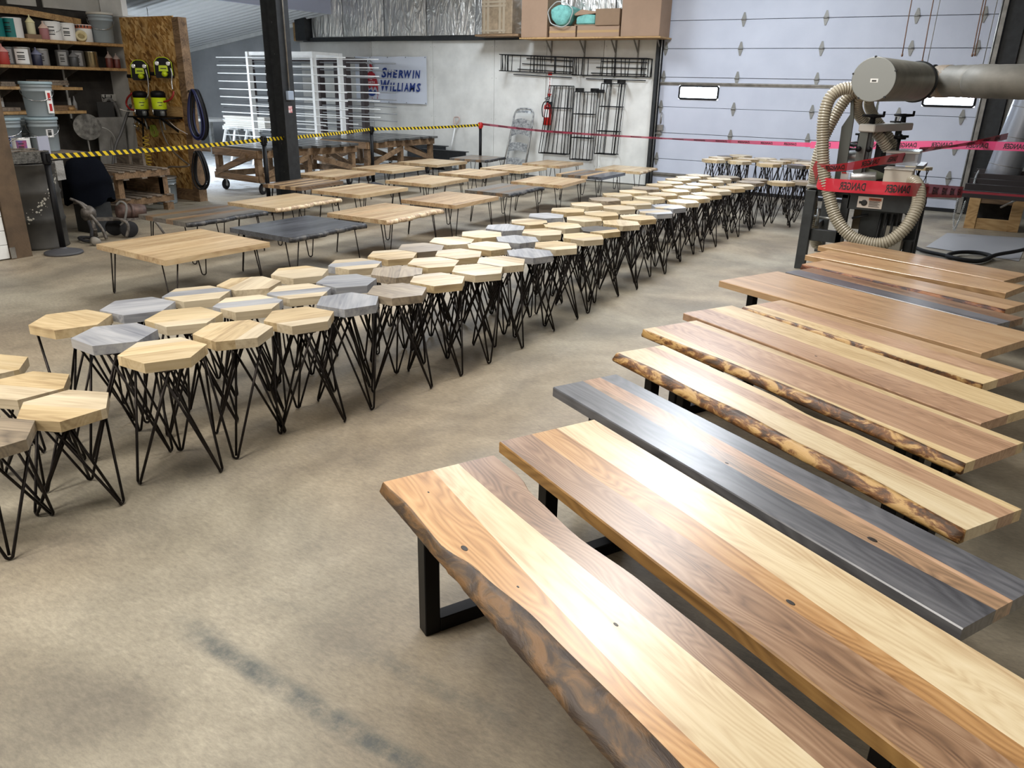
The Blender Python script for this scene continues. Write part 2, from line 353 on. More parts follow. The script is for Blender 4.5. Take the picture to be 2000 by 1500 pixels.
# back wall: sheathing and the white panels screwed on it
wb = MB(); wb.box((-14.55, WY + .03, 0), (-5.5, WY + .25, 5.2)); wb.box((-.1, WY + .06, 0), (3.3, WY + .25, 5.2)); wb.box((-5.5, WY + .12, 3.62), (-.1, WY + .25, 5.2))
wall = struct(wb, 'wall_back', K['wall_grey'], 'back wall with white panels below and foil insulation above')
xs = [-14.5, -12.3, -10.61, -9.05, -7.83, -6.6, -5.52]
for i in range(6):
    p = MB(); p.box((xs[i] + .004, WY, .02), (xs[i + 1] - .004, WY + .028, 2.62 + (.01 if i % 2 else 0))); p.build('wall_panel', K['panel_dirty' if i in (0, 4) else 'panel'], wall, bevel=.002)
p = MB()
for x in xs[1:-1]:
    for z in (.3, 1.1, 1.9, 2.5):
        for s_ in (-.05, .05): p.lathe([(.006, 0), (.006, .003)], (x + s_, WY - .003, z), 6, (0, 1, 0))
o = p.build('screw_heads', K['dull_galv'], wall); o['kind'] = 'stuff'
# left spray bay
b = MB(); b.box((-19.2, WY + .1, 0), (-14.5, WY + .3, 4.2)); struct(b, 'wall_bay_back', K['wall_grey'], 'blue grey painted wall behind the drying racks')
b = MB(); b.box((-19.3, 7.9, 0), (-19.1, WY + .1, 4)); struct(b, 'wall_bay_left', K['wall_grey'], 'left wall of the white floored spray bay')
b = MB(); b.box((-19.2, 7.95, 0), (-12.2, 8.1, 3.9)); struct(b, 'wall_bay_front', K['wall_pale'], 'partition between the shelves and the spray bay')
# left wall with the shelves
b = MB(); b.box((-12.2, -6, 0), (-12.0, 8.1, 2.62)); struct(b, 'wall_left', K['wall_dark'], 'dark board wall behind the paint shelves')
wl_ = MB(); wl_.box((-12.2, -6, 2.62), (-12.06, 8.1, 5.2)); upper = struct(wl_, 'wall_left_upper', K['wall_dark'], 'upper left wall of pale panels between dark studs')
for y0, y1 in ((4.3, 5.05), (5.25, 5.75), (5.95, 6.45), (6.55, 6.95), (7.05, 7.95)):
    p = MB(); p.box((-12.055, y0, 2.66), (-12.03, y1, 4.6)); p.build('wall_panel', K['wall_pale'], upper)
p = MB(); p.box((-12.05, 5.78, 2.62), (-11.95, 5.9, 4.6)); p.build('stud', K['old_lumber'], upper)
b = MB(); b.box((-12.0, 7.9, 0), (-11.5, 7.99, 2.6)); struct(b, 'wall_end', K['wall_pale'], 'short white return wall at the right end of the shelves')
b = MB(); b.box((-12.0, 7.9, 2.6), (-11.48, 7.99, 4.2)); struct(b, 'trim_1', K['white_paint'], 'white corner trim above the chipboard')
# outside the frame: the rest of the hall
b = MB(); b.box((3.3, -6, 0), (3.5, WY + .25, 5.2)); struct(b, 'wall_right', K['block'], 'right wall of the workshop')
b = MB(); b.box((-3.2, -6.2, 0), (3.4, -6, 5.2)); b.box((-12.2, -6.2, 0), (-7.8, -6, 5.2)); b.box((-7.8, -6.2, 0), (-3.2, -6, 5.2)); struct(b, 'wall_front', K['wall_grey'], 'front wall of the workshop behind the viewer')
b = MB(); b.box((-13.7, 7.9, 3.22), (-13.47, WY + .25, 5.25)); b.box((-13.7, 7.9, 3.22), (-12.2, 8.1, 5.25)); b.box((-12.2, 7.99, 4.15), (-11.4, 8.1, 5.25)); b.box((-19.3, 7.9, 3.85), (-13.47, 8.1, 4.1)); b.box((-19.3, 7.9, 4.05), (-13.47, WY + .3, 4.15)); struct(b, 'wall_upper_bay', K['wall_grey'], 'closing wall above the spray bay ceiling')
b = MB(); b.box((-14.55, 8.1, 5.2), (3.4, WY + .25, 5.3)); b.box((-12.2, -6, 5.2), (3.4, 8.1, 5.3)); struct(b, 'ceiling', K['hall_ceil'], 'high white ceiling of the main hall')
# ribbed sloping ceiling of the bay: sheets running up the slope
ce = thing('ceiling_bay', 'sloping white ribbed steel ceiling of the spray bay', None, (-14, 8, 3)); ce['kind'] = 'structure'
def zc(x): return 2.50 + .143 * (x + 18.48)
prof = []
for i in range(4):
    y = i * .225; prof += [(y, 0), (y + .15, 0), (y + .165, .028), (y + .21, .028)]
prof.append((.9, 0))
for k in range(8):
    y0 = 7.45 + k * .9; p = MB()
    vs = [(x, y0 + y, zc(x) - z) for x in (-19.2, -13.45) for y, z in prof]; n = len(prof)
    vs += [(x, y, z + .03) for x, y, z in vs]; fs = []
    for i in range(n - 1): fs += [(i, i + 1, n + i + 1, n + i), (2 * n + i, 3 * n + i, 3 * n + i + 1, 2 * n + i + 1)]
    fs += [(0, n, 3 * n, 2 * n), (n - 1, 3 * n - 1, 4 * n - 1, 2 * n - 1)]
    p.add(vs, fs); p.build('ceiling_sheet', K['ceil'], ce)
p = MB(); p.beam((-19.2, WY + .05, zc(-19.2) - .05), (-14.5, WY + .05, zc(-14.5) - .05), .06, .09); p.build('edge_trim', K['white_paint'], ce)
p = MB(); p.beam((-8.75, 7.5, 4.15), (-8.75, 14.5, 4.15), .22, .3); struct(p, 'trim_2', K['steel_dark'], 'dark steel eave beam over the column line')
p = MB(); p.box((-13.47, 7.6, zc(-13.45) - .03), (-13.4, 14.5, zc(-13.45) + .5)); struct(p, 'trim_3', mat('pale_blue_steel', (.45, .48, .6), .4), 'pale blue steel eave edge of the bay ceiling')
# foil insulation strips with battens, in a black steel frame
def foil_mat():
    m, t, N, L, b = nt('silver_foil'); b.inputs['Base Color'].default_value = (.74, .73, .70, 1); b.inputs['Metallic'].default_value = .85; b.inputs['Roughness'].default_value = .33
    tc = N.new('ShaderNodeTexCoord'); mp = N.new('ShaderNodeMapping'); mp.inputs['Scale'].default_value = (1.5, 1, .45); mp.inputs['Rotation'].default_value = (0, .35, 0); L.new(tc.outputs['Object'], mp.inputs[0])
    n = N.new('ShaderNodeTexNoise'); n.inputs['Scale'].default_value = 5; n.inputs['Detail'].default_value = 4; n.inputs['Distortion'].default_value = 1.6; L.new(mp.outputs[0], n.inputs['Vector'])
    bp = N.new('ShaderNodeBump'); bp.inputs['Strength'].default_value = 1; bp.inputs['Distance'].default_value = .05; L.new(n.outputs['Fac'], bp.inputs['Height']); L.new(bp.outputs[0], b.inputs['Normal']); return m
K['foil'] = foil_mat()
ins = thing('trim_4', 'silver foil insulation sheets above the white panels', None, (-10, WY, 2.7)); ins['kind'] = 'structure'
fx = [-14.05, -13.1, -11.9, -10.75, -9.5, -8.5, -7.4, -6.4, -5.55]
for i in range(8):
    p = MB(); nx, nz = 8, 10; a = fx[i] + .01; e = fx[i + 1] - .01
    vs = [(a + (e - a) * ix / nx, WY - .01 - .05 * math.sin(PI * ix / nx) - random.uniform(0, .012), 2.72 + 1.9 * iz / nz) for iz in range(nz + 1) for ix in range(nx + 1)]
    p.smooth = True; p.add(vs, [(j * (nx + 1) + i_, j * (nx + 1) + i_ + 1, (j + 1) * (nx + 1) + i_ + 1, (j + 1) * (nx + 1) + i_) for j in range(nz) for i_ in range(nx)])
    p.build('foil_sheet', K['foil'], ins)
p = MB(); p.box((-14.3, WY - .08, 2.62), (-5.5, WY + .03, 2.70)); p.build('girt', K['steel_dark'], ins)
p = MB(); p.box((-14.42, WY - .2, 2.64), (-14.1, WY + .03, 5.1)); p.build('wall_column', K['steel_dark'], ins)
p = MB(); p.box((-8.52, WY - .12, 2.64), (-8.44, WY + .03, 5.1)); p.build('wall_column', K['steel_dark'], ins)
p = MB(); p.beam((-14.1, WY - .1, 3.3), (-12.2, WY - .1, 4.0), .04, .12); p.build('brace', K['steel_dark'], ins)
p = MB(); p.box((-14.62, WY - .06, 2.64), (-14.45, WY + .02, 3.43)); o = p.build('wall_stud', K['pine'], None); tag(o, 'short pine stud at the left end of the foil insulation', 'stud')
# sectional garage door
dl = MB(); door = thing('door_1', 'white sectional garage door with two small windows', None, (-2.85, WY, 0)); door['kind'] = 'structure'
def door_mat():
    m, t, N, L, b = nt('white_door_skin')
    tc = N.new('ShaderNodeTexCoord'); n = N.new('ShaderNodeTexNoise'); n.inputs['Scale'].default_value = 1.6; n.inputs['Detail'].default_value = 5; L.new(tc.outputs['Object'], n.inputs['Vector'])
    r = N.new('ShaderNodeValToRGB'); e = r.color_ramp.elements; e[0].position = .3; e[0].color = (.47, .50, .585, 1); e[1].position = .7; e[1].color = (.54, .57, .655, 1); L.new(n.outputs['Fac'], r.inputs[0]); L.new(r.outputs[0], b.inputs['Base Color'])
    b.inputs['Roughness'].default_value = .45
    wv = N.new('ShaderNodeTexWave'); wv.inputs['Scale'].default_value = 22; wv.inputs['Distortion'].default_value = 0; L.new(tc.outputs['Object'], wv.inputs['Vector'])
    bp = N.new('ShaderNodeBump'); bp.inputs['Strength'].default_value = .12; bp.inputs['Distance'].default_value = .004; L.new(wv.outputs['Fac'], bp.inputs['Height']); L.new(bp.outputs[0], b.inputs['Normal']); return m
K['seam'] = mat('door_seam_grey', (.16, .16, .18), .6); K['door'] = door_mat(); X0, X1 = -5.42, -.22
zs = [.05, .53, 1.0, 1.46, 1.97, 2.45, 2.91, 3.40, 3.88]
WIN = [(-5.05, -4.31), (-1.02, -.26 - .02)]
for i in range(8):
    p = MB(); z0, z1 = zs[i] + .004, zs[i + 1] - .004; y0, y1 = WY, WY + .045
    if i != 3: p.box((X0, y0, z0), (X1, y1, z1))
    else:
        wz0, wz1 = 1.60, 1.84
        p.box((X0, y0, z0), (X1, y1, wz0)); p.box((X0, y0, wz1), (X1, y1, z1))
        xx = [X0, WIN[0][0], WIN[0][1], WIN[1][0], WIN[1][1], X1]
        for j in (0, 2, 4): p.box((xx[j], y0, wz0), (xx[j + 1], y1, wz1))
    p.build('door_panel', K['door'], door, bevel=0 if i == 3 else .004)
K['pane'] = mat('window_glass', (1, 1, 1), .02, alpha=.12)
for x0, x1 in WIN:
    p = MB(); r = .045; pts = []
    for cx, cz, a0 in ((x1 - r, 1.84 - r, 0), (x0 + r, 1.84 - r, 90), (x0 + r, 1.60 + r, 180), (x1 - r, 1.60 + r, 270)):
        for k in range(5): a = math.radians(a0 + k * 22.5); pts.append((cx + (r - .012) * math.cos(a), WY - .004, cz + (r - .012) * math.sin(a)))
    p.tube(pts, .017, 8, closed=True); fr = p.build('window_frame', K['plastic_black'], door)
    p = MB(); p.box((x0, WY + .02, 1.60), (x1, WY + .026, 1.84)); p.build('glass_pane', K['pane'], fr)
for z in zs[1:-1]:
    p = MB(); p.box((X0, WY + .047, z - .03), (X1, WY + .052, z + .03)); p.build('seam_strip', K['seam'], door)
for x0_, x1_ in ((-5.55, X0 + .05), (X1 - .05, -.05)): p = MB(); p.box((x0_, WY + .047, 0), (x1_, WY + .06, 4.0)); p.build('side_seal', K['rubber'], door)
p = MB(); p.box((-5.55, WY + .047, -.02), (-.05, WY + .06, .06)); p.build('sill_seal', K['rubber'], door)
hm = None; K['hinge'] = mat('worn_hinge_steel', (.25, .25, .235), .45, .3)
for z in zs[1:-1]:
    for x in (-5.37, -4.01, -2.67, -1.33, -.42):
        if hm is None:
            p = MB(); p.prism([(-.012, -.11), (.012, -.11), (.038, -.02), (.038, .02), (.012, .11), (-.012, .11), (-.038, .02), (-.038, -.02)], (0, 0, 0), (1, 0, 0), (0, 0, 1), (0, -.012, 0))
            p.tube([(-.042, -.02, 0), (.042, -.02, 0)], .011, 8); ho = p.build('hinge', K['hinge'], door, local=True); hm = ho.data
        else: ho = obj_from(hm, 'hinge', door)
        ho.location = Vector((x, WY - .001, z)) - wl(door)
for z, h in ((1.865, .05), (.245, .07)):
    p = MB(); p.box((X0, WY - .035, z), (X1, WY - .001, z + h * .5)); p.box((X0, WY - .015, z - h * .5), (X1, WY - .001, z)); p.build('stiffener_bar', K['dull_galv'], door)
p = MB(); p.box((X0 + .02, WY - .01, .0), (X1 - .02, WY + .04, .05)); p.build('bottom_seal', K['rubber'], door)
for x, s_ in ((-5.47, 1), (-.17, -1)):
    p = MB(); p.box((x - .035, WY - .14, .02), (x + .035, WY - .125, 4.4)); p.box((x + s_ * .03, WY - .14, .02), (x + s_ * .035, WY - .06, 4.4)); p.box((x - s_ * .035, WY - .14, .02), (x - s_ * .03, WY - .01, 4.4)); p.build('door_track', K['steel_dark' if s_ > 0 else 'dull_galv'], door)
    p = MB(); p.tube([(x + s_ * .05, WY - .1, .1), (x + s_ * .05, WY - .1, 4.4)], .012, 8); p.build('track_rail', K['galv'], door)
p = MB(); p.box((-.12, WY - .06, 0), (.12, WY + .06, 5.1)); o = p.build('door_frame', K['steel_dark'], None); tag(o, 'dark steel frame right of the garage door', kind='structure')
p = MB(); p.box((-5.51, WY - .05, 0), (-5.43, WY - .0, 5.1)); o = p.build('door_frame', K['steel_dark'], None); tag(o, 'black steel frame left of the garage door', kind='structure')
p = MB(); p.box((.14, WY - .02, 0), (1.6, WY + .05, 5.0)); o = p.build('wall_back_right', K['block'], None); tag(o, 'grey back wall beside the garage door', kind='structure')
# lock with its bar
p = MB(); p.tube([(-5.33, WY - .03, 1.36), (-5.33, WY - .05, 1.16)], .012, 8); p.box((-5.4, WY - .05, 1.04), (-5.28, WY - .005, 1.14)); p.box((-5.46, WY - .04, .97), (-5.3, WY - .005, 1.0)); p.build('latch', K['dull_galv'], door)
# lamps on the ceiling
K['lamp'] = mat('lit_lamp_cover', (1, .97, .92), .4, emit=6)
for i, (x, y, pw, c_) in enumerate(LAMPS):
    z = 2.72 if x < -12 else LZ; zt = z + .27 if x < -12 else 5.2
    t = thing('ceiling_lamp', 'long white ceiling lamp above the ' + ('front benches', 'middle of the stool row', 'far end of the stool row', 'left front floor', 'nearest coffee tables', 'farthest coffee tables', 'right hand wall', 'spray bay')[i], 'lamp', (x, y, z), group='ceiling lamps')
    p = MB(); p.cbox((x, y, z + .03), (1.2, 2.4, .06)); p.build('housing', K['white_paint'], t)
    p = MB(); p.cbox((x, y, z - .015), (1.1, 2.3, .03)); p.build('diffuser', K['lamp'], t)
    p = MB()
    for s_ in (-1, 1): p.tube([(x, y + s_, z + .06), (x, y + s_, zt)], .006, 6)
    p.build('hanger', K['galv'], t)
# steel column
t = thing('steel_column', 'black steel I section column between two barrier posts', 'column', (-8.78, 8.35, 0))
p = MB(); x, y = -8.78, 8.35
p.box((x - .15, y - .11, 0), (x - .135, y + .11, 4.0)); p.box((x + .135, y - .11, 0), (x + .15, y + .11, 4.0)); p.box((x - .135, y - .006, 0), (x + .135, y + .006, 4.0)); p.build('shaft', K['steel_dark'], t)
p = MB(); p.box((x - .2, y - .17, 0), (x + .2, y + .17, .02)); p.build('base_plate', K['steel_dark'], t)
p = MB(); p.box((x + .15, y - .06, 1.50), (x + .20, y + .05, 1.62)); bx_ = p.build('junction_box', mat('pale_blue_box', (.3, .36, .45), .5), t, bevel=.006)
p = MB(); p.tube([(x + .165, y, 1.62), (x + .165, y, 4.0)], .011, 8); p.build('conduit', K['dull_galv'], t)
p = MB(); p.box((x + .15, y - .03, 1.33), (x + .153, y + .04, 1.42)); p.build('sticker', mat('red_white_sticker', (.6, .1, .1), .5, col2=(.7, .7, .7), vscale=30), t)
p = MB()
for i in range(7): p.lathe([(.006, 0), (.006, .003)], (x - .06, y - .009, .5 + i * .4), 8, (0, -1, 0))
p.build('bolt', K['chrome'], t)

# ================================================================== LIVE EDGE BENCHES
ZB, TH = .457, .045
def interp(tab, u):
    if u <= tab[0][0]: return tab[0][1]
    for (a, b), (c_, d) in zip(tab, tab[1:]):
        if u <= c_:
            t = (u - a) / (c_ - a); t = t * t * (3 - 2 * t); return b + (d - b) * t
    return tab[-1][1]
def leg_loop(parent, u, W, z1, s=.055):
    p = MB(); a, b = -W / 2 + .03, W / 2 - .03
    p.box((u - s / 2, a, 0), (u + s / 2, a + s, z1)); p.box((u - s / 2, b - s, 0), (u + s / 2, b, z1))
    p.box((u - s / 2, a + s, 0), (u + s / 2, b - s, s)); p.box((u - s / 2, a + s, z1 - .02), (u + s / 2, b - s, z1))
    return p.build('leg', K['black'], parent, local=True, bevel=.003)
def bench(label, S1, S2, E1, boards, L=None, live=None, bark=None, right=None, z=ZB, curve=0, notches=()):
    S1 = Vector(S1[:2]); S2 = Vector(S2[:2]); E1 = Vector(E1[:2])
    u = (E1 - S1); L = L or u.length; u.normalize(); v = Vector((-u.y, u.x)); W = (S2 - S1).dot(v)
    cen = S1 + u * L / 2 + v * W / 2
    t = thing('bench', label, 'bench', (cen.x, cen.y, 0), math.atan2(u.y, u.x), group=None)
    n = 34; fr = [0] + [b[0] for b in boards]
    def lf(uu): return interp(live, uu) if live else 0
    def rf(uu): return W + (interp(right, uu) if right else 0)
    def edge(i, uu):
        if i == 0: return lf(uu)
        if i == len(boards): return rf(uu)
        f = fr[i]; return W * f + (curve * .02 * math.sin(uu * 2.1 + i * 2.3) if f > .05 else 0)
    for i, (f, mk) in enumerate(boards):
        p = MB(); vs = []
        for k in range(n + 1):
            uu = L * k / n
            a, b = edge(i, uu), edge(i + 1, uu); r0 = .004 if (i == 0 and not live) else 0; r1 = .004 if i == len(boards) - 1 else 0
            X = uu - L / 2
            vs += [(X, a - W / 2 + r0, z), (X, b - W / 2 - r1, z), (X, b - W / 2, z - r1), (X, b - W / 2, z - TH), (X, a - W / 2, z - TH), (X, a - W / 2, z - r0)]
        fs = []
        for k in range(n):
            for j in range(6):
                l = (j + 1) % 6; fs.append((k * 6 + j, k * 6 + l, (k + 1) * 6 + l, (k + 1) * 6 + j))
        fs += [tuple(range(6)), tuple(n * 6 + j for j in range(6))]
        p.add(vs, fs); p.build('board', K[mk], t, local=True)
    if live:
        p = MB(); vs = []; n2 = 60; random.seed(int(abs(S1.x) * 1000))
        for k in range(n2 + 1):
            uu = L * k / n2; w_ = lf(uu); X = uu - L / 2; j = random.uniform(-.0022, .0022)
            vs += [(X, w_ - W / 2 + .001, z + .0003), (X, w_ * .62 - W / 2 + j, z - .006 + j), (X, w_ * .25 - W / 2 + j, z - .019), (X, -W / 2 - .004 + j, z - .033 + j), (X, w_ * .12 - W / 2, z - TH), (X, w_ - W / 2 + .001, z - TH)]
        fs = []
        for k in range(n2):
            for j in range(6): l = (j + 1) % 6; fs.append((k * 6 + j, k * 6 + l, (k + 1) * 6 + l, (k + 1) * 6 + j))
        fs += [tuple(range(6)), tuple(n2 * 6 + j for j in range(6))]
        p.smooth = True; p.add(vs, fs); p.build('live_edge', K[bark], t, local=True)
    for uu, vv, r in notches:
        q = MB(); q.lathe([(r, 0), (r * .8, .0006)], (uu - L / 2, vv - W / 2, z), 14); o = q.build('knot', K['knot'], t, local=True)
        o.scale = (1.5, .8, 1); o.location = Vector((uu - L / 2, vv - W / 2, z)) - Vector(((uu - L / 2) * 1.5, (vv - W / 2) * .8, z))
    for uu in (-L / 2 + .27, L / 2 - .27): leg_loop(t, uu, W, z - TH)
    return t, u, v
K['knot'] = mat('dark_knot', (.018, .012, .008), .4)
bench('nearest bench, golden, maple and walnut boards with thick smooth bark edge', (-1.573, 1.805, 0.457), (-1.353, 2.205, 0.457), ((-1.573, 1.805, 0.457)[0] + (0.077, 1.425, 0.457)[0] - (-1.350, 2.207, 0.457)[0], (-1.573, 1.805, 0.457)[1] + (0.077, 1.425, 0.457)[1] - (-1.350, 2.207, 0.457)[1]),
      [(.40, 'hickory'), (.72, 'maple'), (1, 'walnut')], L=1.93, curve=1.2, live=[(0, .012), (.2, .025), (.45, .018), (.62, .055), (.9, .085), (1.4, .10), (1.93, .07)], bark='bark_soft',
      right=[(0, 0), (.18, .0), (.32, -.03), (.6, -.045), (.9, -.02), (1.3, -.01), (1.93, 0)], notches=((.50, .072, .011), (.14, .12, .004), (.74, .115, .004), (1.0, .255, .006)))
bench('second bench, half walnut with an orange stripe and half pale maple', (-1.399, 2.313, 0.457), (-1.200, 2.730, 0.457), (0.139, 1.472, 0.457),
      [(.012, 'edge'), (.36, 'walnut'), (.56, 'hickory'), (1, 'maple')], L=1.93, curve=.8, notches=((1.25, .20, .01),))
bench('charcoal stained bench with a brown streak down its middle', (-1.498, 2.949, 0.457), (-1.311, 3.270, 0.457), (0.202, 2.018, 0.457),
      [(.42, 'grey_stain'), (.56, 'brown_streak'), (.70, 'rosy'), (1, 'grey_stain')], curve=.9, notches=((1.55, .17, .012), (.95, .15, .006)))
bench('cream bench with the roughest dark bark edge, beside the charcoal bench', (-1.463, 3.555, 0.457), (-1.305, 3.851, 0.457), (0.179, 2.553, 0.457),
      [(.60, 'maple'), (.84, 'rosy'), (1, 'cream_sap')], curve=.6, live=[(0, .03), (.3, .05), (.6, .045), (.9, .06), (1.2, .045), (1.5, .055), (1.93, .03)], bark='bark_patchy',
      right=[(0, 0), (.8, 0), (1.05, -.03), (1.25, .0), (1.93, .0)])
bench('rosy bench with a golden patchy bark edge, fifth from the front', (-1.497, 4.050, 0.457), (-1.286, 4.413, 0.457), (0.167, 3.108, 0.457),
      [(.2, 'cream_sap'), (.86, 'rosy'), (1, 'cream_sap')], curve=.7, live=[(0, .008), (.3, .02), (.7, .045), (1.2, .05), (1.6, .04), (1.93, .02)], bark='bark_patchy')
bench('rosy and cream straight bench, between two bark edged benches', (-1.413, 4.529, 0.457), (-1.177, 4.871, 0.457), (0.220, 3.595, 0.457),
      [(.5, 'rosy'), (1, 'cream_sap')], curve=.3, notches=((.95, .08, .006),))
bench('bench with a narrow broken bark strip along its near edge', (-1.151, 4.874, 0.457), (-0.979, 5.229, 0.457), (0.220, 4.153, 0.457),
      [(.36, 'cream_sap'), (.7, 'rosy'), (1, 'oak')], curve=.3, live=[(0, .03), (.5, .03), (.9, .025), (1.1, .004), (1.9, .002)], bark='bark_patchy')
bench('widest bench, plain tan oak with one broad straight top', (-1.482, 5.527, 0.457), (-1.223, 6.130, 0.457), (0.206, 4.697, 0.457), [(.34, 'oak'), (.68, 'oak'), (1, 'oak')])
bench('low dark grey bench behind the widest oak bench', (-1.140, 6.125, 0.457), (-0.984, 6.407, 0.457), (0.277, 5.399, 0.457), [(.5, 'grey_stain'), (1, 'walnut')])
bench('oak bench with a dark red live edge, third from the machine', (-1.096, 6.499, 0.457), (-0.950, 6.777, 0.457), (0.318, 5.836, 0.457), [(.5, 'oak'), (1, 'oak')],
      live=[(0, .012), (.5, .02), (.8, .012), (.85, .02), (1.5, .02), (1.95, .01)], bark='bark_red')
bench('golden knotty oak bench, second from the machine', (-1.145, 6.915, 0.457), (-1.027, 7.278, 0.457), (0.333, 6.387, 0.457), [(.5, 'oak2'), (1, 'oak2')])
bench('farthest oak bench, right in front of the machine', (-1.133, 7.432, 0.457), (-0.991, 7.852, 0.457), (0.323, 6.815, 0.457), [(.5, 'oak2'), (1, 'oak')])

# ================================================================== HEXAGONAL STOOLS
R6 = .187
hexp = [(R6 * math.cos(k * PI / 3), R6 * math.sin(k * PI / 3)) for k in range(6)]
def clip(poly, y, keep_above):
    out = []
    for (x0, y0), (x1, y1) in zip(poly, poly[1:] + poly[:1]):
        a = (y0 >= y) == keep_above or y0 == y; b = (y1 >= y) == keep_above or y1 == y
        if a: out.append((x0, y0))
        if a != b: t_ = (y - y0) / (y1 - y0); out.append((x0 + (x1 - x0) * t_, y))
    return out
def seat_meshes(cuts):
    ms = []; lv = [-9] + list(cuts) + [9]
    for a, b in zip(lv, lv[1:]):
        poly = hexp
        if a > -9: poly = clip(poly, a, True)
        if b < 9: poly = clip(poly, b, False)
        p = MB(); n = len(poly); r = .002
        vs = [(x * .99, y if abs(abs(y) - abs(a if abs(y - a) < 1e-4 else b if abs(y - b) < 1e-4 else 99)) < 1e-4 else y * .99, 0) for x, y in poly]
        vs = [(x, y, 0) for x, y in poly] + [(x, y, -.046) for x, y in poly]
        p.add(vs, [tuple(range(n)), tuple(range(2 * n - 1, n - 1, -1))] + [(i, (i + 1) % n, (i + 1) % n + n, i + n) for i in range(n)])
        me = p.build('seat_board', K['s_cream'], None); m_ = me.data.copy(); off = Vector(me.location); m_.transform(Matrix.Translation(off)); bpy.data.objects.remove(me); ms.append(m_)
    return ms
SEATS = [seat_meshes((-.055, .06)), seat_meshes((-.075, .03)), seat_meshes((-.02, .09))]
def hair_leg(h, r0=.062, r1=.205, spread=.145, rod=.0062, third=True):
    p = MB(); hz = h; ft = .012; path = [(r0, -spread, hz)]
    for k in range(9):
        a = PI * k / 8; path.append((r1 - .012 * math.sin(a) * .2, -ft * math.cos(a), rod + ft * (1 - math.sin(a)) + .001))
    path.append((r0, spread, hz)); p.tube(path, rod, 6)
    if third: p.tube([(-.03, 0, hz), (r1 - .008, 0, rod + .012)], rod, 6)
    p.box((r0 - .018, -spread - .01, hz - .001), (r0 + .018, spread + .01, hz + .003)); p.box((-.05, -.018, hz - .001), (r0 - .019, .018, hz + .0025))
    o = p.build('leg', K['rod'], None); m_ = o.data.copy(); m_.transform(Matrix.Translation(o.location)); bpy.data.objects.remove(o); return m_
LEG = {z: hair_leg(z - .049, r1=.205 if z > .5 else .19) for z in (.457, .605, .762)}
PAL = {'c': ('s_cream', 's_cream', 's_tan'), 't': ('s_tan', 's_tan', 's_cream'), 'g': ('s_grey', 's_grey', 's_grey'), 'b': ('s_blue', 's_blue', 's_blue'), 'm': ('s_cream', 's_blue', 's_cream'), 'd': ('s_tan', 's_dark', 's_dark')}
CW = {'c': 'cream', 't': 'tan', 'g': 'brownish grey', 'b': 'bluish grey', 'm': 'cream and grey striped', 'd': 'dark and tan striped'}
ORD = ['first', 'second', 'third', 'fourth', 'fifth', 'sixth', 'seventh', 'eighth', 'ninth', 'tenth', 'eleventh', 'twelfth', 'thirteenth', 'fourteenth', 'fifteenth', 'sixteenth', 'seventeenth', 'eighteenth', 'nineteenth', 'twentieth', 'twenty-first', 'twenty-second', 'twenty-third', 'twenty-fourth', 'twenty-fifth', 'twenty-sixth', 'twenty-seventh', 'twenty-eighth']
